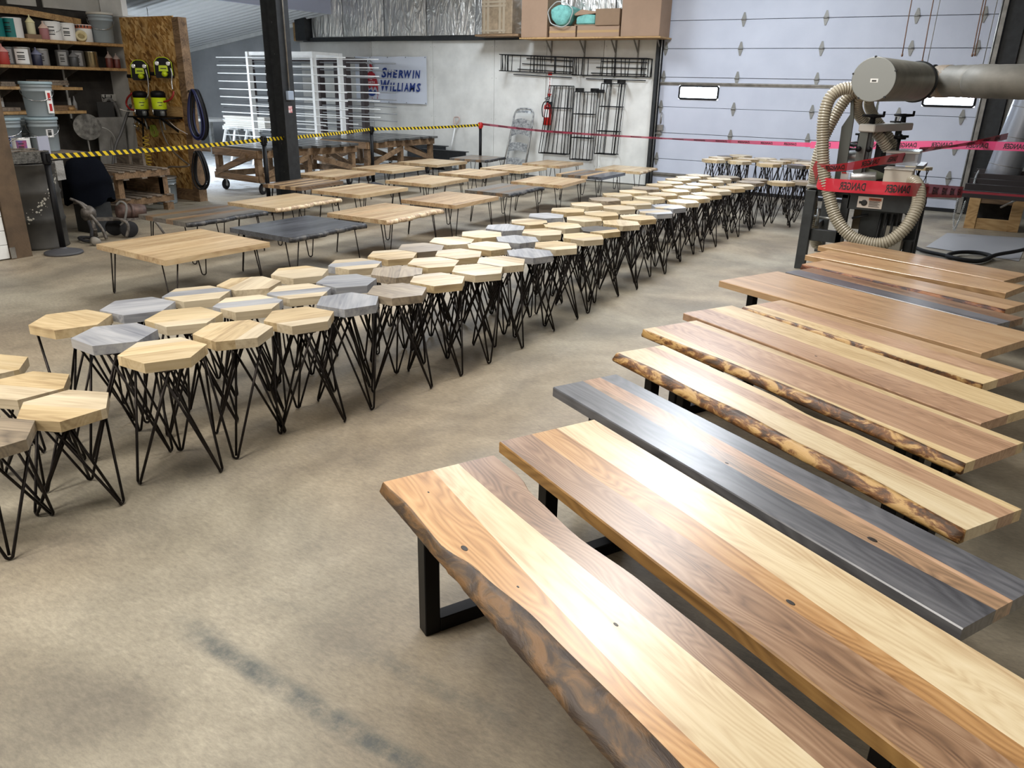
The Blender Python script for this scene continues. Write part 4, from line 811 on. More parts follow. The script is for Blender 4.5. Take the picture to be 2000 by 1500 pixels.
# ---- oil drum with its clutter
def drum():
    x, y = -8.74, 4.60; t = thing('oil_drum', 'dark dusty steel oil drum with pale splashes behind the barrier post', 'drum', (x, y, 0)); r = .29
    m, tt, N, L, b = nt('dusty_drum'); tc = N.new('ShaderNodeTexCoord'); n = N.new('ShaderNodeTexNoise'); n.inputs['Scale'].default_value = 4; n.inputs['Detail'].default_value = 6; L.new(tc.outputs['Object'], n.inputs['Vector'])
    r1 = N.new('ShaderNodeValToRGB'); e = r1.color_ramp.elements; e[0].position = .3; e[0].color = (.016, .015, .013, 1); e[1].position = .7; e[1].color = (.055, .05, .042, 1); L.new(n.outputs['Fac'], r1.inputs[0])
    sx = N.new('ShaderNodeSeparateXYZ'); L.new(tc.outputs['Object'], sx.inputs[0])
    k = N.new('ShaderNodeMath'); k.operation = 'MULTIPLY_ADD'; L.new(sx.outputs[1], k.inputs[0]); k.inputs[1].default_value = -1.1; L.new(sx.outputs[2], k.inputs[2])
    k1 = N.new('ShaderNodeMath'); k1.operation = 'SUBTRACT'; L.new(k.outputs[0], k1.inputs[0]); k1.inputs[1].default_value = .53; k2 = N.new('ShaderNodeMath'); k2.operation = 'ABSOLUTE'; L.new(k1.outputs[0], k2.inputs[0])
    v = N.new('ShaderNodeTexVoronoi'); v.inputs['Scale'].default_value = 34; L.new(tc.outputs['Object'], v.inputs['Vector'])
    q = N.new('ShaderNodeMath'); q.operation = 'MULTIPLY_ADD'; L.new(k2.outputs[0], q.inputs[0]); q.inputs[1].default_value = 4.5; L.new(v.outputs['Distance'], q.inputs[2])
    g = N.new('ShaderNodeMath'); g.operation = 'LESS_THAN'; L.new(q.outputs[0], g.inputs[0]); g.inputs[1].default_value = .48
    mx = N.new('ShaderNodeMixRGB'); L.new(g.outputs[0], mx.inputs[0]); L.new(r1.outputs[0], mx.inputs[1]); mx.inputs[2].default_value = (.42, .40, .34, 1); L.new(mx.outputs[0], b.inputs['Base Color']); b.inputs['Roughness'].default_value = .6
    p = MB(); H = .885; pr = [(r, 0), (r + .008, .01), (r, .025)]
    for zz in (.30, .59): pr += [(r, zz - .03), (r + .014, zz), (r, zz + .03)]
    pr += [(r, H - .02), (r + .008, H - .008), (r + .004, H), (r - .008, H - .002), (r - .012, H - .03), (0, H - .03)]
    p.lathe(pr, (x, y, 0), 40); p.build('body', m, t); return x, y, H
DX, DY, DH = drum()
def wire_bucket(x, y, z, r, h, label, paper=None, drop=.4, hm='chrome'):
    t, a0 = can('bucket', x, y, z, r, h, grey_b, label, 'bucket', 'grey lidded buckets by the shelves', lid=blue_lid, paper=paper); bail(t, x, y, z, r, h, a0, drop, hm); return t, a0
# stand behind the drum carrying buckets
t = thing('bucket_bench', 'low dark bench behind the drum carrying grey buckets', 'bench', (-9.8, 5.2, 0))
p = MB(); p.box((-10.32, 4.75, .84), (-9.3, 5.68, .90)); p.build('top', K['grey_lumber'], t)
for x in (-10.25, -9.37):
    for y in (4.82, 5.6): p = MB(); p.box((x - .03, y - .03, 0), (x + .03, y + .03, .84)); p.build('leg', K['grey_lumber'], t)
wp = mat('bucket_label', (.6, .6, .6), .5)
wire_bucket(-9.72, 5.42, .90, .16, .39, 'grey lidded bucket under the stacked one, small white label', paper=(wp, .55, .45, .42, .66), drop=.35)
t, a0 = wire_bucket(-9.72, 5.43, 1.292, .16, .39, 'grey lidded bucket stacked on another, red and white strip label', drop=.32)
p = MB(); F = Vector((math.cos(a0 + .75), math.sin(a0 + .75), 0)); s_ = Vector((-F.y, F.x, 0)); c0 = Vector((-9.72, 5.43, 1.33)) + F * .163
p.cbox(c0 + Vector((0, 0, .13)), (.008, .075, .25), R=Matrix((F, s_, Vector((0, 0, 1)))).transposed()); lb = p.build('strip_label', K['paper'], t)
p = MB()
for dz in (.07, .19): p.cbox(c0 + F * .006 + Vector((0, 0, dz)), (.004, .035, .08), R=Matrix((F, s_, Vector((0, 0, 1)))).transposed())
p.build('red_print', K['red'], lb)
wire_bucket(-10.1, 5.40, .90, .16, .39, 'grey lidded bucket in the middle, behind the drum', drop=.3)
wire_bucket(-9.78, 5.02, .90, .16, .39, 'grey lidded bucket with blue and white label, leftmost by the post', paper=(mat('blue_white_label', (.06, .1, .3), .5, col2=(.6, .6, .6), vscale=6), 1.0, 0, .2, .5), drop=.3)
t, a0 = can('paint_can', -9.42, 4.98, .90, .09, .18, wt, 'small white tin with red and blue label left on the bucket bench', paper=(mat('red_blue_label', (.4, .04, .04), .5, col2=(.05, .1, .35), vscale=9), 1.2), lid=tin)
# cluttered tray on the drum
t = thing('paint_tray', 'crusted grey paint tray heaped with stir sticks on the drum', 'paint tray', (DX, DY, DH))
p = MB(); p.add([(DX - .2, DY - .22, DH + .12), (DX + .17, DY - .22, DH + .12), (DX + .17, DY + .20, DH + .12), (DX - .2, DY + .20, DH + .12), (DX - .16, DY - .18, DH), (DX + .13, DY - .18, DH), (DX + .13, DY + .16, DH), (DX - .16, DY + .16, DH)],
               [(0, 1, 5, 4), (1, 2, 6, 5), (2, 3, 7, 6), (3, 0, 4, 7), (4, 5, 6, 7)]); p.build('tray', mat('crusted_grey', (.16, .155, .14), .8, var=.5, vscale=30, bump=.6), t)
rs2 = random.Random(5); p = MB()
for k in range(16):
    a = rs2.uniform(-.5, .5); q = Vector((DX + rs2.uniform(-.1, .06), DY + rs2.uniform(-.12, .1), DH + .03 + k * .007)); p.cbox(q, (.03, .30, .006), a)
p.build('stir_sticks', K['grey_lumber'], t); 
p = MB(); p.cbox((DX + .05, DY + .22, DH + .16), (.012, .15, .2), .3); o = p.build('leaflet', mat('lilac_paper', (.36, .37, .45), .6), t)
p = MB(); p.tube(spline([(DX - .1, DY - .2, DH + .12), (DX + .05, DY - .05, DH + .24), (DX + .02, DY + .3, DH + .25)], 6), .004, 6); p.build('wire_handle', K['chrome'], t)
p = MB(); p.cbox((DX + .17, DY + .27, DH - .09), (.03, .13, .2), .4); o = p.build('rag', mat('grey_rag', (.3, .29, .27), .9, bump=.8), t)

# ---- black covered machine, pump, pallets
def cover():
    t = thing('covered_machine', 'machine under a draped black cover beside the oil drum', 'covered machine', (-9.12, 5.49, 0)); p = MB(); n, mm = 26, 12; vs = []; rr = random.Random(2)
    for j in range(mm + 1):
        q = j / mm; z = .85 - .53 * q if j else .87
        for k in range(n):
            a = 2 * PI * k / n; s_ = .55 + .42 * min(1, q * 2.2) ** .6 if j else .35
            ex = .20 * s_; ey = .27 * s_; c_, sn = math.cos(a), math.sin(a); f = (abs(c_) ** 2.5 + abs(sn) ** 2.5) ** (-1 / 2.5)
            fold = 1 + .09 * q * math.sin(a * 5 + 1) + .05 * q * math.sin(a * 11); z += .02 * q * q * math.sin(a * 3 + .5); vs.append((-9.12 + ex * f * c_ * fold, 5.49 + ey * f * sn * fold, z + .02 * math.sin(a * 3) + rr.uniform(-.006, .006)))
    fs = [(j * n + k, j * n + (k + 1) % n, (j + 1) * n + (k + 1) % n, (j + 1) * n + k) for j in range(mm) for k in range(n)] + [tuple(range(n))]
    p.smooth = True; p.add(vs, fs); o_ = p.build('cover', mat('black_cloth', (.004, .005, .008), 1.0, bump=.5, bscale=12), t); o_.data.materials[0].node_tree.nodes['Principled BSDF'].inputs['Specular IOR Level'].default_value = .05
    p = MB(); p.box((-9.25, 5.35, 0), (-8.98, 5.65, .34)); p.build('stand', K['steel_dark'], t); return t
cover()
pm = mat('dusty_pump_metal', (.13, .115, .10), .6, .3, var=.5, vscale=16, bump=.6, bscale=20); pr_ = mat('dusty_red_brown_motor', (.085, .05, .04), .6, .2, var=.4, vscale=12)
t = thing('spray_pump', 'dusty wheeled airless paint pump with brown motor and bent pipes', 'paint pump', (-8.5, 5.55, 0))
p = MB(); p.lathe([(.02, -.11), (.085, -.1), (.10, -.06), (.10, .03), (.08, .08), (.05, .1), (.0, .1)], (-8.62, 5.35, .40), 22, (.5, -.3, .75)); p.build('pump_head', pm, t)
p = MB(); p.tube([(-8.60, 5.37, .34), (-8.58, 5.37, .04)], .035, 12); p.tube([(-8.60, 5.37, .16), (-8.60, 5.37, .12)], .05, 12); p.build('suction_tube', pm, t)
p = MB(); p.lathe([(.05, -.2), (.10, -.19), (.115, -.12), (.115, .12), (.10, .19), (.06, .2)], (-8.42, 5.88, .38), 24, (.35, .93, -.05)); p.lathe([(.125, -.02), (.125, .02)], (-8.42, 5.88, .38), 24, (.35, .93, -.05)); p.build('motor', pr_, t)
p = MB(); p.box((-8.56, 5.70, .26), (-8.3, 6.05, .29)); p.beam((-8.60, 5.4, .3), (-8.4, 5.9, .27), .12, .04); p.build('base_plate', pm, t)
for x, y in ((-8.62, 5.72), (-8.33, 5.74)): p = MB(); p.lathe([(.03, -.025), (.12, -.025), (.13, -.015), (.13, .015), (.12, .025), (.03, .025)], (x, y, .13), 24, (.97, -.2, 0)); p.build('wheel', K['rubber'], t)
p = MB(); p.tube(spline([(-8.50, 5.62, .28), (-8.36, 5.62, .30), (-8.25, 5.66, .26), (-8.23, 5.66, .16), (-8.25, 5.62, .03)], 5), .022, 10); p.build('frame_leg', pm, t)
p = MB(); p.tube(spline([(-8.3, 6.05, .3), (-8.22, 6.12, .2), (-8.15, 6.18, .02)], 4), .018, 8); p.build('frame_leg', pm, t)
p = MB(); p.tube(spline([(-8.75, 5.2, .62), (-8.66, 5.27, .55), (-8.52, 5.33, .36), (-8.42, 5.38, .18), (-8.38, 5.4, .02)], 5), .022, 10); p.build('handle_tube', pm, t)
p = MB(); p.tube(spline([(-8.62, 5.35, .48), (-8.7, 5.3, .55), (-8.76, 5.25, .56)], 4), .03, 10); p.build('elbow', pm, t)
p = MB(); p.tube(spline([(-8.42, 5.66, .5), (-8.36, 5.7, .56), (-8.28, 5.72, .5), (-8.30, 5.68, .3), (-8.36, 5.64, .2)], 5), .016, 8); p.build('air_line', dusty, t)
t.scale = (.85, .78, .74); t.location = (-8.56, 5.32, 0)
hose('hose', [(-8.45, 5.02, .25), (-8.42, 5.02, .15), (-8.40, 5.0, .07), (-8.50, 5.12, .03), (-8.66, 5.08, .03), (-8.62, 4.98, .04), (-8.46, 4.96, .03), (-8.38, 5.06, .025)], .018, K['rubber'], 'black hose coiled on the floor between drum and pump')
p = MB(); p.tube([(-8.34, 4.98, .045), (-8.24, 4.95, .045)], .045, 12); o = p.build('filter_cup', mat('dusty_beige', (.22, .2, .17), .8)); o.location.z = 0; tag(o, 'small dusty beige cup lying below the pump head', 'cup')
def pallet(label, x, y, z, w, d, deg, nb=5, blocks=True):
    t = thing('pallet', label, 'pallet', (x, y, z), math.radians(deg), 'stacked worn pallets beside the pump')
    for i, (zz) in enumerate((.0, .10)):
        for k in range(nb if i else 3):
            n_ = nb if i else 3; p = MB(); yy = -d / 2 + d * (k + .5) / n_; p.box((-w / 2, yy - (.045 if i else .04), zz), (w / 2, yy + (.045 if i else .04), zz + .018)); p.build('slat', K['grey_lumber'], t, local=True)
    for k in range(3): p = MB(); xx = (-w / 2 + .02, -.02, w / 2 - .06)[k]; p.box((xx, -d / 2, .018), (xx + .04, d / 2, .10)); p.build('runner', K['old_lumber'], t, local=True)
    return t
pallet('worn pallet on the floor at the bottom of the stack', -10.35, 6.75, .10, 1.0, .85, 4)
p = MB()
for x in (-10.8, -9.9):
    for y in (6.45, 7.1): p.box((x - .05, y - .05, 0), (x + .05, y + .05, .10))
o = p.build('bearer_blocks', K['old_lumber']); tag(o, 'short wooden blocks under the lowest pallet', 'blocks')
t = thing('crate_frame', 'open wooden crate frame between the two dusty pallets', 'crate', (-10.35, 6.75, .218))
for x in (-10.8, -9.95):
    for y in (6.42, 7.1): p = MB(); p.box((x - .045, y - .04, .218), (x + .045, y + .04, .46)); p.build('corner_block', K['old_lumber'], t)
p = MB(); p.box((-10.85, 7.06, .218), (-9.9, 7.1, .44)); p.build('back_board', K['old_lumber'], t)
pallet('upper dusty pallet of the stack', -10.35, 6.72, .46, 1.05, .85, 2)
t = thing('wood_offcuts', 'pale board offcuts standing on the upper pallet by the chipboard', 'offcuts', (-10.3, 7.1, .578))
for k, (x, y, h, w) in enumerate(((-10.75, 7.08, .17, .3), (-10.35, 7.1, .25, .08), (-10.5, 7.12, .2, .18))): p = MB(); p.box((x - w / 2, y - .02, .578), (x + w / 2, y + .02, .578 + h)); p.build('board', K['grey_lumber'], t)
t, a0 = can('bucket', -10.45, 6.55, .218, .13, .22, K['galv'], 'squat metal pail inside the crate frame', 'bucket'); 
p = MB(); p.lathe([(.0, -.15), (.04, -.14), (.06, 0), (.05, .12), (.0, .15)], (-10.2, 6.45, .33), 14, (.8, .3, .25)); o = p.build('paint_roller', mat('white_fleece', (.5, .49, .45), .95, bump=1, bscale=40)); tag(o, 'white fleece paint roller in the crate frame', 'paint roller')
wire = (-10.42, 7.45)
t, a0 = can('bucket', wire[0], wire[1], 0, .165, .39, grey_b, 'grey open bucket with cream label in front of the chipboard', 'bucket', paper=(mat('cream_label', (.5, .48, .42), .6), .9, .0, .15, .62), lid=K['dull_galv']); bail(t, *wire, 0, .165, .39, a0, .05)
t, a0 = can('bucket', -10.82, 7.5, .02, .13, .42, mat('dark_grey_pail', (.10, .10, .095), .6, var=.3), 'dark dented pail behind the pale labelled bucket', 'bucket', lid=dusty)
p = MB(); p.tube(spline([(-10.85, 7.45, .5), (-10.78, 7.4, .47), (-10.72, 7.36, .42), (-10.66, 7.34, .36)], 4), [.06] * 5 + [.05] * 4 + [.03] * 4, 12); o = p.build('spray_gun_cup', pm); tag(o, 'dusty grey coupling lying on top of the dark pail', 'coupling')

# ---- chipboard panel with the pumps
def osb_mat():
    m, t, N, L, b = nt('flake_board'); tc = N.new('ShaderNodeTexCoord')
    cols = None
    for i, (rot, sc) in enumerate(((.5, 13), (1.1, 16), (-.2, 19), (.8, 24))):
        mp = N.new('ShaderNodeMapping'); mp.inputs['Rotation'].default_value = (0, rot, 0); mp.inputs['Location'].default_value = (i * 3.1, 0, i)
        L.new(tc.outputs['Object'], mp.inputs[0]); m2_ = N.new('ShaderNodeMapping'); m2_.inputs['Scale'].default_value = (2.6, .3, .75); L.new(mp.outputs[0], m2_.inputs[0])
        v = N.new('ShaderNodeTexVoronoi'); v.inputs['Scale'].default_value = sc * .5; L.new(m2_.outputs[0], v.inputs['Vector'])
        s_ = N.new('ShaderNodeSeparateColor'); L.new(v.outputs['Color'], s_.inputs[0])
        r = N.new('ShaderNodeValToRGB'); e = r.color_ramp.elements; e[0].position = .0; e[0].color = c4(rgb('6e4719')); e[1].position = 1; e[1].color = c4(rgb('d8b377')); k = e.new(.3); k.color = c4(rgb('9f7335')); L.new(s_.outputs[0], r.inputs[0])
        if cols is None: cols = r.outputs[0]
        else:
            g = N.new('ShaderNodeMath'); g.operation = 'GREATER_THAN'; g.inputs[1].default_value = .55; L.new(s_.outputs[1], g.inputs[0])
            mx = N.new('ShaderNodeMixRGB'); L.new(g.outputs[0], mx.inputs[0]); L.new(cols, mx.inputs[1]); L.new(r.outputs[0], mx.inputs[2]); cols = mx.outputs[0]
    n = N.new('ShaderNodeTexNoise'); n.inputs['Scale'].default_value = 5; n.inputs['Detail'].default_value = 8; L.new(tc.outputs['Object'], n.inputs['Vector'])
    r = N.new('ShaderNodeValToRGB'); e = r.color_ramp.elements; e[0].position = .35; e[0].color = (.5, .5, .5, 1); e[1].position = .55; e[1].color = (1, 1, 1, 1); L.new(n.outputs['Fac'], r.inputs[0])
    mx = N.new('ShaderNodeMixRGB'); mx.blend_type = 'MULTIPLY'; mx.inputs[0].default_value = .7; L.new(cols, mx.inputs[1]); L.new(r.outputs[0], mx.inputs[2]); L.new(mx.outputs[0], b.inputs['Base Color']); b.inputs['Roughness'].default_value = .6
    return m
OY = 7.86
t = thing('chipboard_panel', 'tall chipboard panel on a brown post carrying the yellow pumps', 'panel', (-10.9, OY, 0))
p = MB(); p.box((-11.52, OY, .17), (-10.30, OY + .018, 2.58)); p.build('sheet', osb_mat(), t)
p = MB(); p.box((-10.30, OY - .02, 0), (-10.16, OY + .12, 2.56)); p.build('post', K['old_lumber'], t)
p = MB(); p.box((-11.52, OY - .01, 0), (-10.30, OY + .03, .17)); p.build('bottom_board', K['old_lumber'], t)
for z0, z1 in ((1.22, 1.36), (.98, 1.14)): p = MB(); p.box((-10.92, OY - .04, z0), (-10.30, OY - .001, z1)); p.build('cross_board', K['pine'], t)
yel = mat('acid_yellow', rgb('b9cc12'), .45); red_h = mat('red_air_hose', rgb('8c1f1c'), .45)
def disc_(c, r, h, m, nm, t, axis=(0, -1, 0), n=18, dome=0):
    p = MB(); p.lathe([(r, 0), (r, h * .8), (r * .9, h), (0, h + dome)], c, n, axis); return p.build(nm, m, t)
for i, (cx, cz) in enumerate((((-11.023, 7.700, 1.852)[0], (-11.023, 7.700, 1.852)[2]), ((-10.474, 7.700, 1.892)[0], (-10.474, 7.700, 1.892)[2]))):
    t = thing('air_regulator', ('left', 'right')[i] + ' black and yellow air regulator with two gauges on the chipboard', 'air regulator', (cx, OY - .11, cz - .13), .62)
    w_ = .125; y0 = OY - .155
    p = MB(); poly = [(-w_, -.10), (-w_ * .9, -.14), (w_ * .9, -.14), (w_, -.10), (w_ * .95, .07), (w_ * .6, .12), (w_ * .3, .135), (-w_ * .3, .135), (-w_ * .6, .12), (-w_ * .95, .07)]
    p.prism(poly, (cx, y0, cz), (1, 0, 0), (0, 0, 1), (0, .07, 0)); p.build('housing', K['plastic_black'], t)
    p = MB(); p.tube([(cx + a * 1.02, y0 - .003, cz + b * 1.02) for a, b in poly[3:] + poly[:1]], .006, 6); p.build('yellow_trim', yel, t)
    p = MB(); p.prism([(-.065, -.05), (.065, -.05), (.06, .02), (.045, .03), (-.045, .03), (-.06, .02)], (cx, y0 - .012, cz - .0), (1, 0, 0), (0, 0, 1), (0, .014, 0)); fp = p.build('yellow_plate', yel, t)
    p = MB(); p.box((cx - .04, y0 - .014, cz - .018), (cx + .045, y0 - .0125, cz - .006)); p.build('print', K['ink'], fp)
    for s_ in (-1, 1):
        g_ = disc_((cx + s_ * .078, y0 - .002, cz + .055), .034, .02, K['chrome'], 'gauge', t); disc_((cx + s_ * .078, y0 - .018, cz + .055), .026, .006, K['paper'], 'dial', g_)
    disc_((cx + .025, y0 - .01, cz - .085), .038, .07, yel, 'knob', t, dome=.012)
    p = MB(); p.tube([(cx - .06, y0 + .03, cz - .09), (cx - .2, y0 + .03, cz - .085)], .026, 10); p.build('side_valve', K['plastic_black'], t)
for i, (cx, cz) in enumerate((((-10.969, 7.600, 1.392)[0], (-10.969, 7.600, 1.392)[2]), ((-10.551, 7.600, 1.404)[0], (-10.551, 7.600, 1.404)[2]))):
    yy = OY - .22
    t = thing('diaphragm_pump', ('left', 'right')[i] + ' yellow paint pump with black cap standing on the black bracket', 'paint pump', (cx, yy, cz - .16), .6)
    p = MB(); p.lathe([(.10, .10), (.103, .155), (.085, .185), (.04, .195), (0, .196)], (cx, yy, cz - .02), 24); p.build('cap', K['plastic_black'], t)
    p = MB(); p.lathe([(.098, -.06), (.1, -.055), (.1, .1), (.098, .1)], (cx, yy, cz - .02), 24); b_ = p.build('yellow_body', yel, t)
    p = MB()
    for dz, w_ in ((.03, .06), (-.01, .035)):
        vs = []
        for k in range(4): a = -1.1 - w_ * 6 + k * w_ * 4; vs += [(cx + .1015 * math.cos(a), yy + .1015 * math.sin(a), cz - .02 + dz), (cx + .1015 * math.cos(a), yy + .1015 * math.sin(a), cz - .02 + dz + .01)]
        p.add(vs, [(2 * k, 2 * k + 2, 2 * k + 3, 2 * k + 1) for k in range(3)])
    p.build('print', K['ink'], b_)
    p = MB(); p.lathe([(.06, -.16), (.085, -.15), (.085, -.085), (.1, -.075), (.1, -.06)], (cx, yy, cz - .02), 20); p.build('pump_body', K['steel_dark'], t)
    p = MB(); p.tube([(cx - .07, yy - .08, cz - .16), (cx - .075, yy - .08, cz - .07)], .012, 8); p.build('rod', K['chrome'], t)
    p = MB(); p.lathe([(.035, -.15), (.035, -.09), (.025, -.08), (0, -.08)], (cx + .055, yy - .07, cz - .02), 12); p.build('filter_bowl', mat('smoky_bowl', (.14, .15, .15), .25), t)
    p = MB(); p.tube([(cx + .02, yy, cz - .2), (cx + .04, yy, cz - .37)], .016, 8); p.build('outlet_pipe', K['galv'], t)
a = Vector((-11.081, 7.600, 1.280)); b_ = Vector((-10.434, 7.600, 1.302)); t = thing('pump_bracket', 'black steel bracket shelf under the two yellow pumps', 'bracket', (a + b_) / 2); zt = (-10.969, 7.600, 1.392)[2] - .18
p = MB(); p.box((a.x - .08, OY - .34, zt - .02), (b_.x + .08, OY - .002, zt)); p.build('shelf', K['black'], t)
for x in (a.x, b_.x): p = MB(); p.beam((x, OY - .01, zt - .22), (x, OY - .3, zt - .02), .03, .02, (1, 0, 0)); p.build('strut', K['black'], t)
def wh(name, pts, r, m, label): return hose(name, pts, r, m, label, group=None)
wh('red_hose', [(-11.121, 7.620, 1.531), (-11.221, 7.600, 1.457), (-11.268, 7.600, 1.369), (-11.198, 7.600, 1.305), (-11.132, 7.620, 1.293)], .014, red_h, 'short red hose looping left of the left yellow pump')
wh('red_hose', [(-10.214, 7.660, 1.579), (-10.225, 7.640, 1.510), (-10.290, 7.620, 1.453), (-10.383, 7.600, 1.430)], .014, red_h, 'short red hose curving right of the right yellow pump')
wh('steel_hose', [(-10.270, 7.700, 1.887), (-10.253, 7.700, 1.805), (-10.260, 7.680, 1.702), (-10.233, 7.660, 1.600)], .009, K['galv'], 'thin steel braided hose below the right air regulator')
wh('steel_hose', [(-10.840, 7.700, 1.868), (-10.818, 7.700, 1.764), (-10.799, 7.680, 1.623), (-10.755, 7.620, 1.504), (-10.826, 7.620, 1.453)], .009, K['galv'], 'thin steel braided hose below the left air regulator')
wh('fluid_hose', [(-10.552, 7.620, 1.262), (-10.581, 7.640, 1.096), (-10.554, 7.660, 0.915), (-10.462, 7.680, 0.759), (-10.244, 7.680, 0.625), (-10.082, 7.660, 0.556), (-10.205, 7.600, 0.530), (-10.386, 7.550, 0.521), (-10.441, 7.520, 0.460), (-10.419, 7.500, 0.382)], .013, mat('brown_hose', (.10, .08, .06), .5), 'brown fluid hose from the right pump down into the bucket')
wh('fluid_hose', [(-10.972, 7.620, 1.247), (-11.005, 7.640, 1.078), (-11.066, 7.660, 0.890), (-11.067, 7.640, 0.666)], .012, K['plastic_black'], 'black fluid hose hanging below the left pump')
wh('air_line', [(-10.512, 7.700, 1.191), (-10.333, 7.720, 1.068), (-10.107, 7.720, 0.993)], .006, mat('pale_air_line', (.5, .45, .42), .5), 'thin pale air line running right to the post')
wh('air_line', [(-10.962, 7.500, 1.278), (-10.859, 7.300, 1.292), (-10.846, 7.200, 1.321)], .006, mat('pale_air_line', (.5, .45, .42), .5), 'thin pale air line running left from the bracket')
# yellow coiled hose and green coil
P0 = Vector((-10.988, 7.650, 0.954)); P1 = Vector((-10.949, 7.600, 0.510)); pts = []
for k in range(90):
    q = k / 89; a = q * 2 * PI * 8; c_ = P0.lerp(P1, q ** .8); rr = .05 + .01 * q; pts.append(c_ + Vector((rr * math.cos(a), rr * .7 * math.sin(a), 0)))
p = MB(); p.tube(pts, .008, 6); o = p.build('coiled_air_hose', mat('mustard_hose', rgb('c4a43a'), .45)); tag(o, 'mustard yellow coiled air hose hanging on the chipboard', 'hose')
P0 = Vector((-10.860, 7.680, 1.003)); pts = []
for k in range(40):
    a = k / 39 * 2 * PI * 3; pts.append(P0 + Vector((.055 * math.cos(a), k * .0016, .085 * math.sin(a))))
p = MB(); p.tube(pts, .007, 6); o = p.build('green_hose_coil', mat('lime_hose', rgb('8ea03a'), .5)); tag(o, 'small lime green hose coil hanging below the pumps', 'hose')
t = thing('valve_cluster', 'small brass and steel valves on the chipboard below the left pump', 'valves', (-11.302, 7.750, 1.063))
for k in range(7):
    q = Vector((-11.283, 7.740, 1.131)) + Vector((rs2.uniform(-.06, .1), rs2.uniform(-.03, .03), rs2.uniform(-.14, .04))); p = MB(); p.lathe([(.02, -.03), (.02, .02), (.012, .03), (.012, .05), (0, .05)], q, 10, (rs2.uniform(-1, 1), -.5, rs2.uniform(-1, 1))); p.build('valve', (K['galv'], mat('brass', (.5, .35, .12), .35, .8))[k % 2], t)
# big hose coils on the post
def coil(cx, cy, cz, rx, rz_, n, m, label, sd, r=.011):
    t = thing('hose_coil', label, 'hose coil', (cx, cy, cz - rz_)); rr = random.Random(sd)
    for k in range(n):
        ax = rx * rr.uniform(.72, 1.02); az = rz_ * rr.uniform(.93, 1.02); dy = rr.uniform(-.05, .05); dz = rz_ - az; th = rr.uniform(-.08, .08)
        pts = [(cx + ax * math.cos(a) * math.cos(th), cy + dy + ax * math.cos(a) * math.sin(th) - .02 * math.sin(a * 2), cz + dz + az * math.sin(a)) for a in [2 * PI * j / 28 for j in range(28)]]
        p = MB(); p.tube(pts, r, 6, closed=True); p.build('loop', m[k % len(m)], t)
    p = MB(); p.beam((-10.2, 7.9, cz + rz_ - .03), (cx, cy - .08, cz + rz_ - .015), .02, .02); p.build('peg', K['steel_dark'], t)
navy = mat('navy_hose', (.02, .025, .09), .45)
a = (-9.931, 7.800, 1.267); coil(a[0] + .02, 7.78, a[2], .165, .34, 13, (K['rubber'], K['rubber'], navy, K['plastic_black']), 'big black and navy hose coil hanging high on the post', 1)
a = (-9.964, 7.800, 0.488); coil(a[0] - .02, 7.78, a[2], .15, .27, 9, (K['rubber'], K['plastic_black']), 'smaller black hose coil hanging low on the post', 2)

# ================================================================== FLAT LETTERING
_tc = {}
def glyphs(s, shear=0, bold=0):
    key = (s, shear, bold)
    if key in _tc: return _tc[key]
    cu = bpy.data.curves.new('t', 'FONT'); cu.body = s; cu.size = 1; cu.shear = shear; cu.offset = bold; cu.resolution_u = 2
    ob = bpy.data.objects.new('t', cu); COL.objects.link(ob); dg = bpy.context.evaluated_depsgraph_get(); me = bpy.data.meshes.new_from_object(ob.evaluated_get(dg))
    vs = [(v.co.x, v.co.y) for v in me.vertices]; fs = [tuple(p.vertices) for p in me.polygons]; bpy.data.objects.remove(ob); bpy.data.meshes.remove(me)
    x0 = min(v[0] for v in vs); x1 = max(v[0] for v in vs); y0 = min(v[1] for v in vs); y1 = max(v[1] for v in vs)
    vs = [((x - x0) / (x1 - x0), (y - y0) / (y1 - y0)) for x, y in vs]; _tc[key] = (vs, fs); return vs, fs
def letter(p, s, fn, shear=0, bold=0, mirror=False):
    vs, fs = glyphs(s, shear, bold); p.add([fn(1 - a if mirror else a, b) for a, b in vs], fs)

# ================================================================== BACK WALL ITEMS
BZ = WY - .035
t = thing('banner', 'white vinyl banner with blue lettering and a red emblem on the back wall', 'banner', (-11.75, BZ, 1.33))
t['label'] = 'white vinyl banner with blue lettering and a red emblem on the back wall'
bx0, bx1, bz0, bz1 = -12.77, -10.75, 1.34, 2.31
p = MB(); nx, nz = 24, 12; vs = []
for j in range(nz + 1):
    for i in range(nx + 1):
        a, b = i / nx, j / nz; y = BZ - .008 - .010 * math.sin(a * PI * 3) ** 2 * b - .012 * math.exp(-((b - .86 + .14 * math.sin(a * PI)) / .06) ** 2) * math.sin(a * PI)
        vs.append((bx0 + (bx1 - bx0) * a, y, bz0 + (bz1 - bz0) * b - .01 * math.sin(a * PI * 3) ** 2 * (1 if j == nz else 0)))
p.smooth = True; p.add(vs, [(j * (nx + 1) + i, j * (nx + 1) + i + 1, (j + 1) * (nx + 1) + i + 1, (j + 1) * (nx + 1) + i) for j in range(nz) for i in range(nx)]); p.build('sheet', mat('banner_vinyl', (.66, .70, .78), .4), t)
LY = BZ - .036; blue_i = mat('blue_lettering', (.008, .035, .22), .5); redi = mat('red_emblem', (.42, .015, .025), .5)
p = MB()
